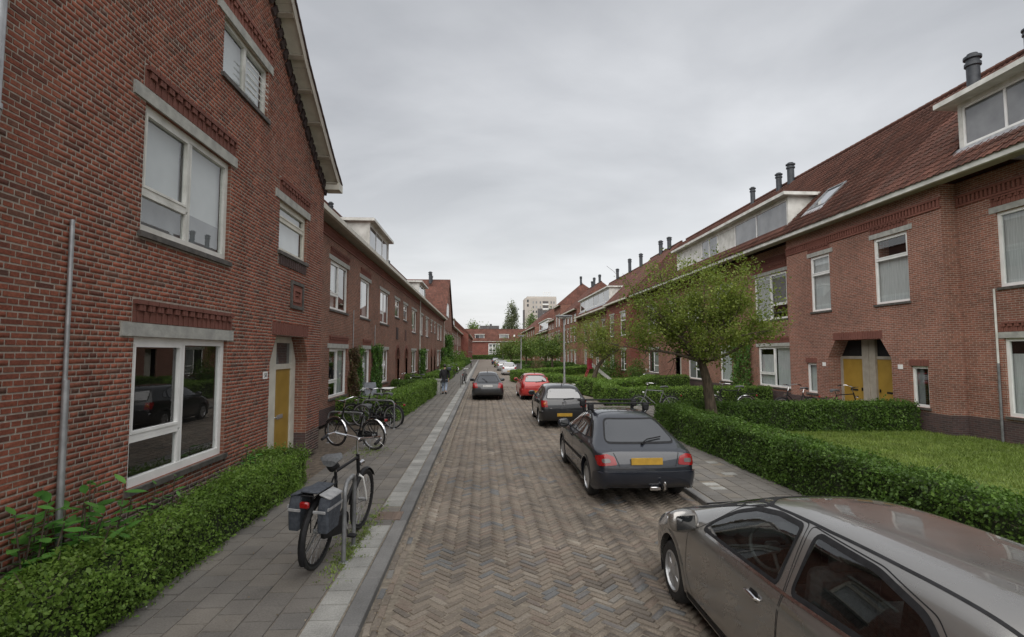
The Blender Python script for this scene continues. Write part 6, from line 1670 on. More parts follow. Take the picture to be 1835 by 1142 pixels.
PA = {
    'kia': paint_mat('warm_grey_metallic', (.29, .28, .265), .75, .24),
    'blue': paint_mat('dark_blue_paint', (.005, .008, .016), 0, .35),
    'black': paint_mat('black_paint', (.006, .007, .009), 0, .28),
    'red': paint_mat('red_paint', (.40, .022, .018), .1, .35),
    'grey': paint_mat('dark_grey_paint', (.022, .024, .027), .1, .35),
    'silver': paint_mat('silver_paint', (.45, .46, .48), .6, .35),
    'white': paint_mat('white_car_paint', (.62, .63, .65), .1, .35),
    'green': paint_mat('olive_car_paint', (.14, .16, .05), .2, .35),
    'navy': paint_mat('navy_car_paint', (.02, .03, .07), .3, .35),
}
# ---- silver-brown hatchback in the foreground
L, W, H = 4.6, 1.74, 1.46
kw = W/2
sp_ = [(-2.28, -2.2, kw*.90, .26, .99, 1.02, .545, (.06, 0, -.01, .03)), (-2.12, -1.95, kw*.97, .23, .995, H-.07, .52), (-1.62, -1.55, kw, .2, .96, H-.015, .545), (-1.0, -.95, kw*1.005, .2, .945, H, .55),
       (-.35, -.32, kw, .2, .94, H-.008, .545), (.30, .40, kw, .2, .93, H-.06, .525), (1.0, 1.44, kw, .2, .92, .965, .545), (1.74, 1.8, kw*.985, .21, .80, .90, .545), (2.10, 2.08, kw*.93, .23, .66, .74, .545), (2.27, 2.2, kw*.80, .27, .58, .62, .545, (-.05, 0, .01, -.02))]
fw = rpoly([(-.42, .985), (.66, .955), (.80, .965), (.68, 1.09), (.5, 1.205), (.25, 1.30), (-.05, 1.35), (-.36, 1.36)], .05)
rwn = rpoly([(-1.75, 1.10), (-1.5, 1.05), (-.58, .995), (-.52, 1.36), (-1.08, 1.35), (-1.45, 1.28)], .06)
kia_p = dict(wheel_r=.305, axles=(-1.38, 1.48), side_windows=[fw, rwn], open=True,
    doors=[rpoly([(-.5, .30), (.92, .28), (1.06, .5), (1.02, .88), (.86, .955), (.52, 1.24), (.25, 1.335), (-.05, 1.375), (-.4, 1.385), (-.52, .95)], .04), rpoly([(-1.08, .66), (-.95, .32), (-.5, .30), (-.53, .95), (-.43, 1.385), (-1.1, 1.375), (-1.5, 1.30), (-1.82, 1.09), (-1.34, .9)], .04)],
    handles=[(-.22, .83), (-1.28, .90)], handlemat=M['chrome'], mirror=(.82, .93, .99), mirror_s=1.15,
    windshield=rpoly([(-.62, .985), (.62, .985), (.50, 1.35), (-.50, 1.35)], .06), rear_window=rpoly([(-.58, 1.08), (.58, 1.08), (.47, 1.35), (-.47, 1.35)], .07),
    tail=[([(.5, .78), (.78, .8), (.76, 1.0), (.62, 1.0)], M['tail_red'])], head=[([(.36, .60), (.62, .62), (.66, .70), (.42, .68)], M['lamp_clear'])], head_side=[([(1.66, .72), (2.08, .57), (2.14, .66), (1.95, .76), (1.62, .81)], M['lamp_clear'])],
    plate=(0, .7, M['plate']), beltline=[(-1.76, 1.075), (-1.5, 1.03), (-.55, .975), (.7, .942)], chromebelt=True, sub=4, spokes=5, twin=False, cover=True, rimmat=M['alu'])
KIA, kbd = car('warm silver hatchback parked at the lower corner with a black trimmed side window', sp_, PA['kia'], kia_p)
place(KIA, 2.82, 3.97, R(-.4))
# roof ditch lines and interior
for sd in (-1, 1): kbd.line('roof_seam', [(sd*.46, .38), (sd*.5, .0), (sd*.51, -.6), (sd*.50, -1.2), (sd*.475, -1.9)], .02, 'z', 1, .002, M['black'], KIA)
for sd in (-1, 1): kbd.line('bonnet_gap', [(sd*.66, 1.42), (sd*.70, 1.75), (sd*.6, 2.02), (sd*.4, 2.12)], .009, 'z', 1, .002, M['black'], KIA)
l0 = [kbd.cast('y', p, 1) for p in ((-.5, 1.0), (-.2, 1.02), (.05, 1.03))]; b = MB(); b.tube([l+n*.02 for l, n in l0], .009, 6); b.build('wiper', M['black'], KIA, keep=False)
M['wheel_grey'] = noise_mat('steering_wheel_grey', (.06, .062, .065), (.1, .102, .105), 20, .5, .1)
M['seat'] = noise_mat('seat_fabric', (.045, .045, .047), (.075, .075, .078), 30, .9, .2)
def seat(parent, x, y, w=.5):
    b = MB(); b.bbox((x, y, .52), (w, .52, .16), .05); b.build('seat', M['seat'], parent, smooth=True, keep=False)
    b = MB(); b.bbox((x, y-.34, .83), (w, .14, .62), .05, Matrix.Rotation(R(14), 3, 'X')); sb_ = b.build('backrest', M['seat'], parent, smooth=True, keep=False)
    b = MB(); b.bbox((x, y-.45, 1.2), (.27, .1, .17), .035, Matrix.Rotation(R(10), 3, 'X')); b.build('headrest', M['seat'], sb_, smooth=True, keep=False)
seat(KIA, -.36, -.1); seat(KIA, .36, -.1); seat(KIA, 0, -1.15, 1.2)
b = MB(); b.bbox((0, .85, .80), (1.36, .46, .26), .06); b.bbox((-.36, .62, .91), (.4, .2, .1), .04); b.bbox((0, .56, .75), (.26, .2, .34), .03); b.build('dashboard', M['black'], KIA, smooth=True, keep=False)
b = MB(); Mx = Matrix.Translation((-.36, .40, .93)) @ Matrix.Rotation(R(62), 4, 'X'); c_ = [Mx @ Vector((.185*math.cos(a), .185*math.sin(a), 0)) for a in np.linspace(0, 2*math.pi, 28, endpoint=False)]
b.tube(c_, .016, 8, closed=True); b.bbox(tuple(Mx.translation), (.13, .06, .1), .02); 
for a in (0, math.pi, 1.5*math.pi): b.tube([Mx @ Vector((.05*math.cos(a), .05*math.sin(a), 0)), Mx @ Vector((.18*math.cos(a), .18*math.sin(a), 0))], .016, 6)
b.build('steering_wheel', M['wheel_grey'], KIA, smooth=True, keep=False)
b = MB(); b.box(-.74, .74, -2.0, 1.1, .26, .3); b.build('cabin_floor', M['black'], KIA, keep=False)
b = MB(); b.box(-.68, .68, -2.0, -1.62, .55, .95); b.build('parcel_shelf', M['black'], KIA, keep=False)
# ---- dark blue liftback with roof bars
L, W, H = 4.25, 1.72, 1.40
def lift_spec(L, W, H):
    w = W/2; r = -L/2; f = L/2; zb = .2; wr = .54
    return [(r+.02, r+.12, w*.88, zb+.10, .87, .91, wr, (.07, .0, .0, .05)),
            (r+.20, r+.34, w*.965, zb+.05, .895, .955, wr),
            (r+.40, r+1.02, w*.995, zb, .90, H-.06, wr*.95),
            (r+1.05, r+1.35, w*1.0, zb, .90, H-.005, wr),
            (r+L*.40, r+L*.43, w*1.0, zb, .895, H, wr*1.01),
            (r+L*.52, r+L*.57, w*1.0, zb, .885, H-.03, wr*.98),
            (r+L*.69, r+L*.77, w*1.0, zb, .87, .93, wr),
            (f-.55, f-.50, w*.985, zb+.01, .80, .88, wr), (f-.20, f-.22, w*.93, zb+.03, .66, .74, wr), (f-.03, f-.09, w*.8, zb+.07, .58, .62, wr, (-.05, 0, .01, -.02))]
xs_p = dict(wheel_r=.30, axles=(-1.32, 1.22), side_windows=[rpoly([(-.02, .945), (.80, .925), (.45, 1.2), (.22, 1.3), (.0, 1.32)], .04), rpoly([(-1.0, .96), (-.1, .945), (-.08, 1.32), (-.5, 1.30), (-.72, 1.24)], .04), rpoly([(-1.36, 1.0), (-1.06, .965), (-.80, 1.23), (-.9, 1.2)], .03)],
    doors=[rpoly([(-.07, .30), (.78, .28), (.92, .5), (.9, .9), (.48, 1.22), (.22, 1.33), (-.04, 1.35), (-.07, .92)], .04), rpoly([(-.95, .62), (-.86, .32), (-.08, .30), (-.08, .95), (-.05, 1.35), (-.5, 1.33), (-.76, 1.25), (-1.02, .97)], .04)],
    handles=[(.05, .83), (-.86, .85)], handlemat=M['black'], mirror=(.80, .66, .98),
    windshield=rpoly([(-.6, .95), (.6, .95), (.47, 1.30), (-.47, 1.30)], .06), rear_window=rpoly([(-.60, .975), (.60, .975), (.46, 1.29), (-.46, 1.29)], .08),
    tail=[([(.50, .68), (.79, .655), (.81, .80), (.66, .84), (.54, .80)], M['tail_red']), ([(.60, .715), (.73, .705), (.74, .765), (.62, .775)], M['lens_dark'])], tail_side=[([(-2.08, .67), (-1.92, .74), (-1.90, .80), (-2.05, .81)], M['tail_red'])],
    head=[([(.36, .56), (.66, .58), (.66, .68), (.40, .66)], M['lamp_clear'])], bumper_z=(.24, .575, .83), plate=(-.02, .74, M['plate']), plate_tilt=-6, wiper=[(0, .955), (.12, 1.0), (.38, 1.03)], rubstrip=[(-.98, .56), (.92, .55)],
    rear_lines=[[(-.78, .62), (.78, .62)], [(-.46, .65), (-.56, .9)], [(.46, .65), (.56, .9)]], spokes=9, cover=True, rimmat=M['alu'])
XS, xbd = car('dark blue hatchback with roof bars and tow ball parked in front of the silver hatchback', lift_spec(L, W, H), PA['blue'], xs_p)
place(XS, 2.76, 10.95, R(0.3)); XS.scale = (1.03, 1.08, 1.03)
for yy_ in (-.42, .34):
    b = MB(); b.tube([(-.66, yy_, 1.5), (.66, yy_, 1.5)], .018, 8); rb_ = b.build('roof_bar', M['black'], XS, keep=False)
    for sd in (-1, 1):
        l, n = xbd.cast('z', (sd*.5, yy_), 1); b = MB(); b.bbox((sd*.55, yy_, 1.43), (.12, .09, .13), .02); b.tube([l, (sd*.55, yy_, 1.43)], .03, 6); b.build('bar_foot', M['black'], rb_, smooth=True, keep=False)
b = MB(); b.tube([(.22, -1.9, .30), (.22, -2.22, .30), (.22, -2.27, .33), (.22, -2.28, .4)], .02, 8); b.lathe([(0, -.03), (.022, -.02), (.028, 0), (.022, .02), (0, .03)], 12, Matrix.Translation((.22, -2.28, .42))); b.bbox((.1, -2.15, .31), (.18, .06, .06), .01); b.build('tow_ball', M['chrome'], XS, smooth=True, keep=False)
# ---- small black hatchback
L, W, H = 3.92, 1.66, 1.47
po_p = dict(wheel_r=.30, axles=(-1.23, 1.22), side_windows=[rpoly([(-.05, 1.0), (.86, .965), (.55, 1.2), (.25, 1.34), (-.02, 1.37)], .04), rpoly([(-.98, 1.02), (-.14, 1.0), (-.1, 1.37), (-.68, 1.35), (-.9, 1.28)], .04), rpoly([(-1.28, 1.08), (-1.06, 1.03), (-.98, 1.29), (-1.12, 1.24)], .03)],
    doors=[rpoly([(-.09, .30), (.78, .28), (.92, .5), (.9, .95), (.25, 1.37), (-.06, 1.4), (-.1, .95)], .04), rpoly([(-.95, .62), (-.84, .32), (-.1, .30), (-.12, 1.0), (-.08, 1.4), (-.68, 1.38), (-.94, 1.3), (-1.02, .97)], .04)],
    handles=[(.03, .88), (-.86, .90)], mirror=(.78, .70, 1.02), windshield=rpoly([(-.58, .98), (.58, .98), (.47, 1.36), (-.47, 1.36)], .06), rear_window=rpoly([(-.60, 1.0), (.60, 1.0), (.50, 1.33), (-.50, 1.33)], .06), reargl=M['car_glass_clear'] if False else M['car_glass'],
    tail=[([(.56, .72), (.76, .72), (.77, .94), (.58, .94)], M['tail_red'])], bumper_z=(.24, .60, .80), plate=(0, .47, M['plate']), plate_bumper=True, wiper=[(0, .97), (.12, .99), (.34, 1.0)], rear_lines=[[(-.74, .63), (.74, .63)]], antenna=(0, -1.35), spokes=5, twin=True)
PO, pbd = car('small black hatchback with round red tail lights parked ahead of the roof bar car', hatch_spec(L, W, H, .96, .95, .70, .985, .65, .2, .36, .55), PA['black'], po_p)
place(PO, 2.80, 19.6, R(-.4))
# round maker's badge on the tailgate
l, n = pbd.cast('y', (0, .86), -1); b = MB(); c0 = l+Vector((0, -.016, 0))
b.tube([c0+Vector((.062*math.cos(a), 0, .062*math.sin(a))) for a in np.linspace(0, 2*math.pi, 24, endpoint=False)], .008, 6, closed=True)
for p in ([(-.025, .05), (0, 0), (.025, .05)], [(-.048, .03), (-.022, -.045), (0, .0), (.022, -.045), (.048, .03)]): b.tube([c0+Vector((x, 0, z)) for x, z in p], .006, 6)
b.build('round_badge', M['chrome'], PO, smooth=True, keep=False)
b = MB(); c1 = pbd.cast('y', (-.5, .68), -1)[0]; 
for k, (x, h_) in enumerate(((0, .03), (.03, .022), (.055, .035), (.075, .022))): b.bbox((c1.x+x, c1.y-.012, c1.z), (.016, .006, h_), .002)
b.build('model_lettering', M['chrome'], PO, keep=False)
for sd in (-1, 1):
    l, n = pbd.cast('y', (sd*.66, .83), -1); b = MB(); b.lathe([(0, .006), (.05, .004), (.055, 0)], 20, Matrix.Translation(l+Vector((0, -.016, 0))) @ Matrix.Rotation(R(90), 4, 'X')); b.build('tail_lens', M['tail_orange'], PO, smooth=True, keep=False)
# ---- the red car ahead of it
red_p = dict(po_p); red_p.update(tail=[([(.60, .7), (.78, .7), (.74, 1.02), (.62, 1.0)], M['tail_red'])], antenna=(0, -1.2), wheel_r=.29)
RD, _ = car('red hatchback parked beside the pointed hedge', hatch_spec(3.85, 1.64, 1.44, .95, .95, .70, .97, .65, .2, .36, .55), PA['red'], red_p)
place(RD, 2.86, 29.9, R(1))
# ---- dark grey car driving away in the carriageway
gr_p = dict(xs_p); gr_p.update(tail=[([(.52, .68), (.80, .66), (.80, .92), (.60, .93)], M['tail_red'])], tail_side=[], plate=(0, .78, M['plate_white']), wiper=[(-.05, .98), (-.2, 1.1), (-.3, 1.15)], antenna=(0, -.9), reargl=M['car_glass'], rubstrip=None, rear_lines=[[(-.78, .6), (.78, .6)]])
GR, _ = car('dark grey car driving away in the middle of the brick road', lift_spec(4.4, 1.72, 1.50), PA['grey'], gr_p)
for o in list(GR.children): pass
place(GR, .28, 30.2, 0)
# ---- cars parked further on
far_specs = [('white hatchback parked first beyond the pointed hedge', 'white', 3.05, 61, 0), ('silver grey car parked behind the white hatchback', 'silver', 2.9, 75, 0), ('olive green car parked in the far row', 'green', 2.85, 92, 0), ('dark blue car parked last in the far row', 'navy', 2.75, 112, 0)]
fp = dict(po_p); fp.update(sub=2, antenna=(0, -1.2))
for lb, pc, x, y, a in far_specs:
    o, _ = car(lb, hatch_spec(3.95, 1.68, 1.47, .96, .95, .70, .985, .65, .2, .38, .55), PA[pc], fp, 'cars parked far down the street'); place(o, x, y, R(a))
# ================================================================ bicycles
def tread(root, y, r, mats, parent_name='wheel', spokes=28, lock=None):
    Mx = Matrix.Translation((0, y, r)) @ Matrix.Rotation(R(90), 4, 'Y')
    b = MB(); n = 36
    b.tube([Mx @ Vector(((r-.02)*math.cos(a), (r-.02)*math.sin(a), 0)) for a in np.linspace(0, 2*math.pi, n, endpoint=False)], .02, 8, closed=True); w = b.build(parent_name, M['rubber'], root, smooth=True, keep=False)
    b = MB(); b.lathe([(r-.038, -.012), (r-.038, .012), (r-.058, .009), (r-.058, -.009)], n, Mx, close=True); b.build('rim', mats['rim'], w, smooth=True, keep=False)
    b = MB()
    for k in range(spokes):
        a = 2*math.pi*k/spokes; s = 1 if k % 2 else -1; a2 = a+s*.35*(1 if (k//2) % 2 else -1)
        b.tube([Mx @ Vector((.025*math.cos(a2), .025*math.sin(a2), .03*s)), Mx @ Vector(((r-.045)*math.cos(a), (r-.045)*math.sin(a), 0))], .0014, 3, cap=False)
    b.build('spokes', M['zinc'], w, keep=False)['kind'] = 'stuff'
    b = MB(); b.tube([(-.05, y, r), (.05, y, r)], .022, 10); b.build('hub', M['zinc'], w, smooth=True, keep=False)
    return w
def mudguard(root, y, r, a0, a1, mat, name='mudguard'):
    b = MB(); vs = []; fs = []; n = 20; R_ = r+.025
    for i in range(n+1):
        a = R(a0+(a1-a0)*i/n)
        for x, dr in ((-.03, -.012), (-.016, .0), (0, .006), (.016, 0), (.03, -.012)): vs.append((x, y+(R_+dr)*math.cos(a), r+(R_+dr)*math.sin(a)))
    for i in range(n):
        for k in range(4): fs.append((i*5+k, i*5+k+1, i*5+k+6, i*5+k+5))
    b.add(vs, fs)
    a = R(a0 if abs(a0-90) > abs(a1-90) else a1); a = R(a1)
    for s in (-1, 1): b.tube([(s*.05, y, r), (s*.03, y+R_*math.cos(a), r+R_*math.sin(a))], .003, 4)
    return b.build(name, mat, root, smooth=True, keep=False)
def bicycle(label, style='omafiets', col_frame='black', rim='chrome', mg='black', bags=False, child=False, group=None, rack=True, bar='chrome', lightframe=None):
    root = empty('bicycle', (0, 0, 0)); tag(root, label, 'bicycle', group)
    r = .345; wb = 1.14; fm = M[col_frame]
    tread(root, 0, r, dict(rim=M[rim])); tread(root, wb, r, dict(rim=M[rim]))
    bb = Vector((0, .45, .30)); st = Vector((0, .27, .86)); seat_top = Vector((0, .23, .98)); ht = Vector((0, .86, .93)); hb = Vector((0, .93, .70)); ra = Vector((0, 0, r)); fa = Vector((0, wb, r))
    b = MB()
    b.tube([bb, st], .016, 8); b.tube([hb, ht], .02, 10)
    if style == 'diamond': b.tube([st+(ht-st)*.0, ht-Vector((0, -.01, .04))], .016, 8); b.tube([bb, hb], .017, 8)
    else:
        b.tube([bb+Vector((0, -.04, .16)), Vector((0, .62, .52)), hb+Vector((0, -.02, .12))], .017, 8); b.tube([bb, Vector((0, .72, .43)), hb], .018, 8)
    for s in (-1, 1):
        b.tube([bb+Vector((s*.03, 0, 0)), ra+Vector((s*.055, 0, 0))], .010, 6); b.tube([st+Vector((s*.015, .01, -.05)), ra+Vector((s*.055, 0, 0))], .009, 6)
    b.build('frame', fm, root, smooth=True, keep=False)
    b = MB(); b.tube([st, seat_top], .013, 8); b.build('seat_post', M['chrome'], root, smooth=True, keep=False)
    b = MB(); b.tube([ht, hb, hb+Vector((0, .01, -.04))], .018, 8)
    for s in (-1, 1): b.tube([hb+Vector((0, .01, -.02)), hb+Vector((s*.05, .03, -.06)), Vector((s*.05, wb-.05, r+.1)), fa+Vector((s*.05, 0, 0))], .011, 6)
    b.build('fork', M[lightframe] if lightframe else fm, root, smooth=True, keep=False)
    top = ht+(ht-hb).normalized()*.17
    b = MB(); b.tube([ht, top], .013, 8); b.tube([top, top+Vector((0, .05, .01))], .016, 8)
    pts = [(-.30, -.24, .03), (-.31, -.12, .05), (-.27, .0, .06), (-.16, .07, .03), (0, .05, .01), (.16, .07, .03), (.27, .0, .06), (.31, -.12, .05), (.30, -.24, .03)]
    b.tube([top+Vector(p) for p in pts], .012, 8); hbo = b.build('handlebar', M[bar], root, smooth=True, keep=False)
    for s in (-1, 1): b = MB(); b.tube([top+Vector((s*.302, -.13, .05)), top+Vector((s*.30, -.26, .026))], .017, 8); b.build('grip', M['black'], hbo, smooth=True, keep=False)
    # saddle
    b = MB(); prof = []
    for t, w, z in ((-.14, .07, .0), (-.12, .105, .035), (-.04, .10, .045), (.04, .06, .035), (.12, .028, .03), (.15, .015, .015)):
        prof.append([(w*math.cos(a)*1.0, t, z-.012+max(0, math.sin(a))*.022+min(0, math.sin(a))*.04) for a in np.linspace(0, 2*math.pi, 12, endpoint=False)])
    vs = [Vector(p)+seat_top+Vector((0, 0, .02)) for rg in prof for p in rg]; fs = [(i*12+k, i*12+(k+1) % 12, (i+1)*12+(k+1) % 12, (i+1)*12+k) for i in range(5) for k in range(12)]+[tuple(range(12)), tuple(60+k for k in range(12))]
    b.add(vs, fs); b.build('saddle', M['saddle'], root, smooth=True, keep=False)
    mudguard(root, 0, r, 20, 215, M[mg], 'rear_mudguard'); mudguard(root, wb, r, 35, 175, M[mg], 'front_mudguard')
    # chain case, cranks, pedals
    b = MB(); out = []
    for a in np.linspace(R(90), R(270), 9): out.append((math.cos(a)*.06, math.sin(a)*.06+r))
    for a in np.linspace(R(-90), R(90), 11): out.append((.45+math.cos(a)*.11, .30+math.sin(a)*.11))
    m = len(out); V = [(.045, y, z) for y, z in out]+[(.075, y, z) for y, z in out]
    b.add(V, [tuple(range(m)), tuple(reversed(range(m, 2*m)))]+[(i, (i+1) % m, m+(i+1) % m, m+i) for i in range(m)]); b.build('chain_case', M['black'], root, keep=False)
    b = MB(); b.tube([(.09, .45, .30), (.09, .52, .145)], .01, 6); b.tube([(-.06, .45, .30), (-.06, .38, .455)], .01, 6); b.tube([(-.06, .45, .3), (.09, .45, .3)], .014, 8); b.build('crank', M['chrome'], root, smooth=True, keep=False)
    for x, y, z in ((.14, .52, .145), (-.11, .38, .455)): b = MB(); b.bbox((x, y, z), (.09, .075, .025), .006); b.build('pedal', M['black'], root, keep=False)
    if rack:
        b = MB()
        for s in (-1, 1):
            b.tube([(s*.06, .20, .78), (s*.06, -.12, .765), (s*.055, -.32, .76)], .006, 6); b.tube([(s*.06, -.05, r), (s*.06, -.12, .765)], .006, 6)
        for y in (.15, 0, -.15, -.31): b.tube([(-.06, y, .77), (.06, y, .77)], .005, 6)
        b.build('carrier', M['black'], root, keep=False)
    b = MB(); b.bbox((0, -.36, .70), (.09, .04, .06), .012); b.build('rear_light', M['tail_red'], root, smooth=True, keep=False)
    b = MB(); b.lathe([(0, -.05), (.02, -.045), (.035, 0), (.036, .03), (0, .035)], 12, Matrix.Translation((0, .99, .80)) @ Matrix.Rotation(R(-90), 4, 'X')); b.build('headlight', M['chrome'], root, smooth=True, keep=False)
    b = MB(); b.tube([(-.05, .05, .3), (-.16, .0, .02)], .01, 6); b.build('kickstand', M['steel_dark'], root, keep=False)
    if bags:
        for s in (-1, 1):
            b = MB(); c = Vector((s*.14, -.12, .58))
            pr = [(-.14, -.18), (.12, -.18), (.17, .10), (.12, .19), (-.15, .19), (-.19, .08)]
            V = []; 
            for x, k in ((-.055, .9), (-.04, 1), (.04, 1.0), (.056, .9)): V += [c+Vector((x*s, y*k*.88, z*k*.88)) for y, z in pr]
            m = 6; F = [tuple(range(m)), tuple(range(3*m, 4*m))]+[(j*m+i, j*m+(i+1) % m, (j+1)*m+(i+1) % m, (j+1)*m+i) for j in range(3) for i in range(m)]
            b.add(V, F); pg = b.build('pannier_bag', M['bag'], root, smooth=True, keep=False)
            b = MB(); b.box(c.x+s*.053-.006, c.x+s*.053+.006, c.y-.17, c.y+.15, c.z+.06, c.z+.085); b.bbox((c.x-s*.02, c.y-.188, c.z+.05), (.12, .012, .025), .003); b.build('reflective_strip', M['bag_grey'], pg, keep=False)
            b = MB(); b.bbox((c.x-s*.0, c.y, c.z+.178), (.12, .29, .02), .009, Matrix.Rotation(R(18)*s, 3, 'Y')); b.build('bag_flap', M['bag_grey'] if s > 0 else M['bag'], pg, smooth=True, keep=False)
        b = MB(); b.bbox((0, -.11, .795), (.17, .36, .02), .008); b.build('bag_bridge', M['bag'], root, smooth=True, keep=False)
        b = MB(); b.bbox((0, .2, .93), (.11, .15, .10), .04); b.build('saddle_bag', M['black'], root, smooth=True, keep=False)
    if child:
        b = MB(); b.bbox((0, -.12, .84), (.3, .3, .06), .03); b.bbox((0, -.27, 1.05), (.3, .06, .42), .03, Matrix.Rotation(R(12), 3, 'X')); b.build('child_seat', M['saddle'], root, smooth=True, keep=False)
    return root
M['saddle'] = noise_mat('saddle', (.07, .075, .08), (.12, .125, .13), 40, .6, .3)
M['bag'] = noise_mat('bag_fabric', (.035, .042, .055), (.065, .075, .09), 25, .8, .4)
M['bag_grey'] = noise_mat('bag_grey', (.22, .225, .23), (.32, .325, .33), 20, .7, .2)
def put(o, x, y, heading, lean=0, s=1, z=0, steer=0):
    """heading: direction of the front wheel in degrees from +y, anticlockwise"""
    o.location = (x, y, z); o.rotation_mode = 'XYZ'
    o.rotation_euler = (0, R(lean), R(heading)); o.scale = (s, s, s)
bk1 = bicycle('dark bicycle with grey pannier bags leaning on the hoop at the kerb', 'diamond', 'black', 'black', 'black', bags=True, bar='chrome', lightframe='white')
put(bk1, -1.93, 6.3, -8, 4, 1.2)
bk2 = bicycle('black roadster bicycle with chrome mudguards parked across the pavement', 'diamond', 'black', 'chrome', 'chrome'); put(bk2, -2.78, 13.65, 62, -4, 1.12)
bk3 = bicycle('black bicycle behind the grey rack hoop beside the terrace hedge', 'omafiets', 'black', 'zinc', 'black'); put(bk3, -2.95, 17.4, 66, 3, 1.12)
bk4 = bicycle('bicycle with bright handlebar in front of the terrace window', 'diamond', 'steel_dark', 'zinc', 'black'); put(bk4, -3.3, 17.9, 74, -3, 1.08)
def bike_copy(src, label, x, y, hd, lean=3, s=1.05, group=None):
    o = copy_tree(src); tag(o, label, 'bicycle', group)
    if 'group' in o and group is None: del o['group']
    put(o, x, y, hd, lean, s); return o
bike_copy(bk3, 'bicycle parked at the first arched porch behind the hedge', -4.2, 33.2, 100, 4)
bike_copy(bk4, 'bicycle lying against the hedge by the second arched porch', -3.7, 34.4, 80, -6)
bike_copy(bk2, 'pale bicycle just past the walking person', -2.9, 37.0, 10, 5, 1.1)
bike_copy(bk3, 'bicycle leaning at the kerb hoop far down the left pavement', -1.55, 41.0, -8, 4, 1.1)
bike_copy(bk4, 'bicycle standing by the far left hedge', -3.0, 52, 40, 3, 1.1)
bike_copy(bk2, 'bicycle among the bushes of the far left terrace', -3.0, 62, 30, -3, 1.1)
bike_copy(bk3, 'tiny bicycle near the kerb at the far end of the left pavement', -1.9, 84, 0, 2, 1.1)
bike_copy(bk4, 'bicycle parked between the tree trunk and the roof bar car', 7.6, 20.6, 80, 3, 1.1)
bike_copy(bk2, 'bicycle parked right of the spreading tree trunk', 10.6, 20.4, 82, -3, 1.12)
bike_copy(bk3, 'bicycle half hidden by the hedge under the big right window', 12.8, 19.6, 96, 4, 1.1)
bike_copy(bk2, 'bicycle with bright handlebar standing at the yellow doors', 12.5, 18.2, -88, 3, 1.12)
bike_copy(bk4, 'bicycle against the wall near the round dark bush', 12.9, 37.4, 60, 5, 1.1)
# ---------------------------------------------------------------- rack hoops
def hoop(label, x, y, rz, w=.6, h=.85, r=.025, group=None):
    o = empty('bicycle_rack', (x, y, 0), rz); tag(o, label, 'bike rack', group)
    k = .16; pts = [(0, -w/2, 0), (0, -w/2, h-k)]+[(0, -w/2+k-k*math.cos(a), h-k+k*math.sin(a)) for a in np.linspace(.2, math.pi/2, 6)]+[(0, w/2-k+k*math.sin(a), h-k+k*math.cos(a)) for a in np.linspace(0, math.pi/2-.2, 6)]+[(0, w/2, h-k), (0, w/2, 0)]
    b = MB(); b.tube(pts, r, 10); b.build('hoop', M['steel_dark'], o, smooth=True, keep=False)
    for s in (-1, 1): b = MB(); b.lathe([(0, .012), (.05, .01), (.055, 0)], 12, Matrix.Translation((0, s*w/2, 0))); b.build('foot_plate', M['zinc'], o, keep=False)
hoop('grey steel hoop at the kerb beside the pannier bicycle', -1.66, 6.72, R(2), .56, .92, .027)
hoop('steel hoop near the brick pier holding the roadster bicycle', -3.75, 14.6, R(70), 1.15, .86)
hoop('steel hoop beside the terrace hedge', -3.45, 17.5, R(74), 1.15, .92)
hoop('thin hoop at the kerb far along the left pavement', -1.55, 37.2, R(5), .5, .9)
# ---------------------------------------------------------------- street lamps
def lamp(label, x, y, h=4.25):
    o = empty('street_lamp', (x, y, 0)); tag(o, label, 'street lamp', 'street lamps')
    b = MB(); b.tube([(0, 0, 0), (0, 0, 1.2)], .075, 12); b.tube([(0, 0, 1.2), (0, 0, h)], .052, 12); b.build('pole', M['zinc'], o, smooth=True, keep=False)
    b = MB(); b.bbox((0, 0, h+.16), (.78, .5, .1), .03); b.lathe([(.05, h), (.07, h+.02), (.25, h+.1), (.3, h+.12)], 16); b.build('lamp_head', M['steel_dark'], o, smooth=True, keep=False)
    b = MB(); b.bbox((0, 0, h+.075), (.6, .36, .07), .02); b.build('diffuser', M['dull_white'], o, smooth=True, keep=False)
lamp('street lamp on the right pavement behind the black hatchback', 4.28, 27)
lamp('street lamp past the pointed hedge', 4.35, 58.5)
lamp('faint distant street lamp near the end of the street', 3.6, 92)
# ---------------------------------------------------------------- person
def skin_body(name, verts, edges, mat, parent, sub=2, root_i=0):
    me = bpy.data.meshes.new(name); me.from_pydata([v[0] for v in verts], edges, [])
    o = bpy.data.objects.new(name, me); col.objects.link(o); bpy.context.view_layer.objects.active = o
    o.modifiers.new('skin', 'SKIN')
    for i, v in enumerate(verts):
        sv = me.skin_vertices[0].data[i]; sv.radius = v[1] if isinstance(v[1], tuple) else (v[1], v[1]); sv.use_root = i == root_i
    s = o.modifiers.new('sub', 'SUBSURF'); s.levels = sub; s.render_levels = sub
    dg = bpy.context.evaluated_depsgraph_get(); dg.update(); m2 = bpy.data.meshes.new_from_object(o.evaluated_get(dg)); bpy.data.objects.remove(o)
    m2.materials.clear(); m2.materials.append(mat); m2.polygons.foreach_set('use_smooth', [True]*len(m2.polygons))
    q = bpy.data.objects.new(name, m2); return link(q, parent, keep=False)
M['jacket'] = noise_mat('black_jacket', (.009, .009, .011), (.02, .02, .024), 12, .85, .4)
M['jeans'] = noise_mat('jeans', (.22, .27, .36), (.34, .39, .47), 10, .85, .2)
M['skin'] = flat_mat('skin', (.42, .26, .19), .5)
M['hair'] = noise_mat('hair', (.012, .01, .009), (.03, .025, .02), 40, .6, .3)
pe = empty('person', (-2.3, 31.6, 0)); tag(pe, 'person in black jacket and pale jeans walking away, holding a bag strap', 'person')
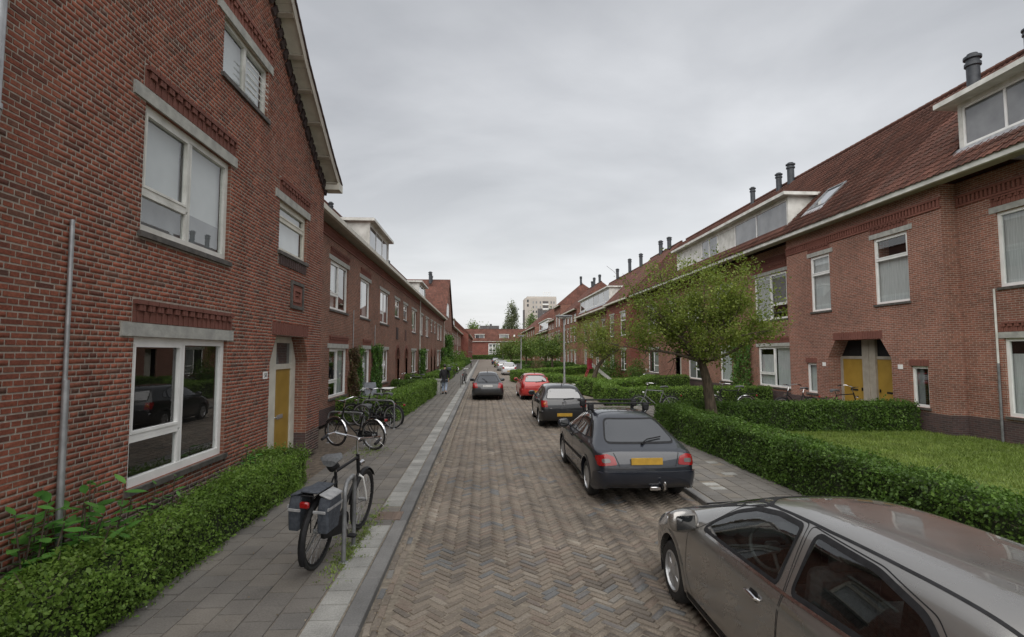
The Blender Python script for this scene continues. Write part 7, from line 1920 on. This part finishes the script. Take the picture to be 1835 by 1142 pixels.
# body: head, hands and figure as one surface
B = [((0, 0, .95), (.15, .11)), ((0, .0, 1.15), (.14, .10)), ((0, .02, 1.35), (.17, .11)), ((0, .03, 1.47), (.09, .075)), ((0, .05, 1.54), .055), ((0, .07, 1.62), (.075, .085)), ((0, .08, 1.72), (.072, .088)),
     ((-.19, .02, 1.42), .065), ((-.25, -.02, 1.16), .048), ((-.25, .08, .93), .038), ((-.25, .12, .84), (.03, .022)), ((-.25, .135, .76), (.028, .014)),
     ((.19, .02, 1.42), .065), ((.26, .0, 1.16), .048), ((.25, -.06, .93), .038), ((.25, -.07, .84), (.03, .022)), ((.25, -.07, .76), (.028, .014)),
     ((-.09, 0, .86), .095), ((-.10, .16, .48), .062), ((-.10, .06, .10), .042), ((-.10, .16, .04), (.04, .03)), ((-.1, .24, .03), (.035, .02)),
     ((.09, 0, .86), .095), ((.10, .03, .48), .062), ((.10, -.20, .16), .042), ((.10, -.13, .06), (.04, .03)), ((.1, -.06, .02), (.035, .02))]
E_ = [(0, 1), (1, 2), (2, 3), (3, 4), (4, 5), (5, 6), (2, 7), (7, 8), (8, 9), (9, 10), (10, 11), (2, 12), (12, 13), (13, 14), (14, 15), (15, 16), (0, 17), (17, 18), (18, 19), (19, 20), (20, 21), (0, 22), (22, 23), (23, 24), (24, 25), (25, 26)]
skin_body('body', B, E_, M['skin'], pe)
J = [((0, -.005, .92), (.19, .145)), ((0, -.005, 1.1), (.185, .14)), ((0, .015, 1.3), (.205, .145)), ((0, .025, 1.44), (.13, .11)), ((0, .04, 1.51), (.08, .075)), ((-.2, .02, 1.41), .085), ((-.27, -.02, 1.16), .072), ((-.26, .07, .92), .055), ((.2, .02, 1.41), .085), ((.275, .0, 1.16), .072), ((.26, -.055, .92), .055), ((0, -.005, .80), (.195, .15))]
skin_body('jacket', J, [(0, 1), (1, 2), (2, 3), (3, 4), (2, 5), (5, 6), (6, 7), (2, 8), (8, 9), (9, 10), (0, 11)], M['jacket'], pe)
Jn = [((0, 0, .93), (.14, .115)), ((-.09, 0, .84), .115), ((-.10, .155, .48), .085), ((-.10, .06, .12), .07), ((.09, 0, .84), .115), ((.10, .03, .48), .085), ((.10, -.18, .17), .07)]
skin_body('jeans', Jn, [(0, 1), (1, 2), (2, 3), (0, 4), (4, 5), (5, 6)], M['jeans'], pe)
for x, y, z in ((-.10, .13, .045), (.10, -.14, .075)): b = MB(); b.bbox((x, y, z), (.095, .28, .085), .03, Matrix.Rotation(R(-18 if y < 0 else 4), 3, 'X')); b.build('shoe', M['black'], pe, smooth=True, keep=False)
for x, y in ((-.25, .12), (.25, -.07)):
    for k in range(4): b = MB(); b.tube([(x-.03+.02*k, y, .80), (x-.03+.02*k, y+.012, .765-.004*abs(k-1.5)), (x-.03+.02*k, y+.005, .735)], .008, 6); b.build('finger', M['skin'], pe, smooth=True, keep=False)
    b = MB(); b.tube([(x-.02, y+.02, .83), (x-.01, y+.045, .79), (x-.005, y+.045, .77)], .009, 6); b.build('thumb', M['skin'], pe, smooth=True, keep=False)
b = MB(); bmh = bmesh.new(); bmesh.ops.create_icosphere(bmh, subdivisions=3, radius=1); bmh.verts.index_update()
b.add([Vector((v.co.x*.094, .065+v.co.y*.108-(.012 if v.co.z < 0 else 0), 1.705+v.co.z*.11)) for v in bmh.verts], [[v.index for v in f.verts] for f in bmh.faces if not (f.calc_center_median().y > .35 and f.calc_center_median().z < .35)]); bmh.free(); b.build('hair', M['hair'], pe, smooth=True, keep=False)
pe.rotation_euler.z = R(-2)
bgp = empty('bag', (-2.02, 31.45, 1.1)); tag(bgp, 'dark blue bag carried on the walking person shoulder', 'bag')
b = MB(); b.bbox((0, 0, .42), (.26, .3, .24), .07); b.build('pouch', M['bag'], bgp, smooth=True, keep=False); b = MB(); b.tube([(-.06, .1, .45), (-.14, .16, .5), (-.2, .18, .42)], .014, 6); b.build('strap', M['bag'], bgp, keep=False)
# ---------------------------------------------------------------- small things in the gardens
bn = empty('wheelie_bin', (-2.87, 31.75, 0)); tag(bn, 'pale grey planter box at the end of the terrace hedge', 'planter')
bn.name = 'planter_box'
b = MB(); V = [(-.3, -.25, .0), (.3, -.25, 0), (.3, .25, 0), (-.3, .25, 0), (-.34, -.29, .86), (.34, -.29, .86), (.34, .29, .86), (-.34, .29, .86)]; b.add(V, [(0, 1, 5, 4), (1, 2, 6, 5), (2, 3, 7, 6), (3, 0, 4, 7), (0, 3, 2, 1), (4, 5, 6, 7)]); b.build('box', M['concrete'], bn, keep=False)
b = MB(); b.box(-.38, .38, -.33, -.24, .8, .9); b.box(-.38, .38, .24, .33, .8, .9); b.box(-.38, -.29, -.24, .24, .8, .9); b.box(.29, .38, -.24, .24, .8, .9); b.build('rim', M['concrete'], bn, keep=False)
ch = empty('garden_chair', (-4.35, 20.9, 0), R(25)); tag(ch, 'grey reclining garden chair in the terrace garden', 'chair')
M['chair_grey'] = noise_mat('chair_grey', (.10, .11, .13), (.16, .17, .19), 8, .6, .1)
b = MB(); b.bbox((0, .0, .55), (.5, .5, .06), .02); b.build('seat', M['chair_grey'], ch, smooth=True, keep=False)
b = MB(); b.bbox((0, .36, .92), (.48, .06, .8), .02, Matrix.Rotation(R(-22), 3, 'X')); b.build('backrest', M['chair_grey'], ch, smooth=True, keep=False)
for s in (-1, 1):
    b = MB(); b.bbox((s*.27, .02, .78), (.05, .5, .035), .01); b.build('armrest', M['black'], ch, keep=False)
    for y in (-.22, .25): b = MB(); b.tube([(s*.24, y, 0), (s*.25, y*.6, .76)], .014, 6); b.build('leg', M['steel_dark'], ch, keep=False)
tb = empty('garden_table', (-4.2, 23.2, 0)); tag(tb, 'small white garden table behind the low terrace hedge', 'table')
b = MB(); b.bbox((0, 0, .93), (.5, .8, .04), .01); b.build('table_top', M['white'], tb, keep=False)
for x in (-.2, .2):
    for y in (-.33, .33): b = MB(); b.tube([(x, y, 0), (x, y, .91)], .02, 6); b.build('leg', M['white'], tb, keep=False)
bn2 = empty('garden_bench', (-5.1, 29.4, 0)); tag(bn2, 'weathered slatted bench under the terrace window', 'bench')
for k in range(4): b = MB(); b.box(-.18+k*.1, -.1+k*.1, -.75, .75, .5, .53); b.build('slat', M['greybrown'], bn2, keep=False)
for y in (-.6, .6): b = MB(); b.box(-.15, .2, y-.03, y+.03, 0, .5); b.build('leg', M['greybrown'], bn2, keep=False)
sd_ = empty('garden_slide', (8.0, 38.4, 0)); tag(sd_, 'red and white children garden slide behind the leaning tree', 'slide')
M['slide_white'] = flat_mat('slide_white', (.7, .69, .68), .35); M['slide_red'] = flat_mat('slide_red', (.4, .03, .06), .4)
b = MB(); V = [(0, -.3, 1.55), (.55, -.3, 1.55), (1.9, -.35, .3), (1.25, -.35, .3), (0, -.24, 1.62), (.55, -.24, 1.62), (1.9, -.29, .37), (1.25, -.29, .37)]
b.add([(0.1, -.3, 1.5), (0.1, .3, 1.5), (1.75, .3, .2), (1.75, -.3, .2), (0.1, -.3, 1.45), (0.1, .3, 1.45), (1.75, .3, .15), (1.75, -.3, .15)], [(0, 3, 2, 1), (4, 5, 6, 7), (0, 1, 5, 4), (2, 3, 7, 6), (0, 4, 7, 3), (1, 2, 6, 5)])
b.add([(.1, -.32, 1.75), (1.75, -.32, .42), (1.75, -.32, .15), (.1, -.32, 1.45), (.1, -.29, 1.75), (1.75, -.29, .42), (1.75, -.29, .15), (.1, -.29, 1.45)], [(0, 1, 2, 3), (7, 6, 5, 4), (0, 4, 5, 1)])
b.build('chute', M['slide_white'], sd_, keep=False)
for y in (-.28, .28): b = MB(); b.tube([(.05, y, 1.75), (-.55, y, 0)], .035, 8); b.build('ladder_rail', M['slide_red'], sd_, keep=False)
for k in range(5): b = MB(); z = .3+k*.28; x = -.55+.6*z/1.75; b.tube([(x, -.28, z), (x, .28, z)], .022, 6); b.build('rung', M['slide_red'], sd_, keep=False)
b = MB(); b.box(-.15, .15, -.3, .3, 1.3, 2.1); b.build('red_panel', M['slide_red'], sd_, keep=False)
bl = empty('wheelie_bin', (4.55, 66, 0)); tag(bl, 'dark grey wheelie bin beside the far parked cars', 'bin')
b = MB(); b.add([(-.25, -.25, .05), (.25, -.25, .05), (.25, .25, .05), (-.25, .25, .05), (-.3, -.32, 1), (.3, -.32, 1), (.3, .32, 1), (-.3, .32, 1)], [(0, 1, 5, 4), (1, 2, 6, 5), (2, 3, 7, 6), (3, 0, 4, 7), (4, 5, 6, 7)]); b.build('body', M['balc'], bl, keep=False)
b = MB(); b.bbox((0, 0, 1.03), (.64, .7, .06), .02); b.build('lid', M['balc'], bl, keep=False)
for s in (-1, 1): b = MB(); b.lathe([(0, -.03), (.1, -.03), (.1, .03), (0, .03)], 14, Matrix.Translation((s*.25, .28, .1)) @ Matrix.Rotation(R(90), 4, 'Y')); b.build('wheel', M['rubber'], bl, keep=False)
ub = empty('utility_box', (4.9, 28.6, 0)); tag(ub, 'small brick coloured post box on the verge by the first lamp', 'box')
b = MB(); b.bbox((0, 0, .35), (.4, .35, .7), .03); b.build('case', M['brick_red'], ub, keep=False); b = MB(); b.bbox((0, 0, .73), (.46, .4, .06), .02); b.build('cap', M['concrete'], ub, keep=False)
dup = [k for k, v in LABELS.items() if len(v) > 1]
if dup: print('DUPLICATE LABELS', dup)
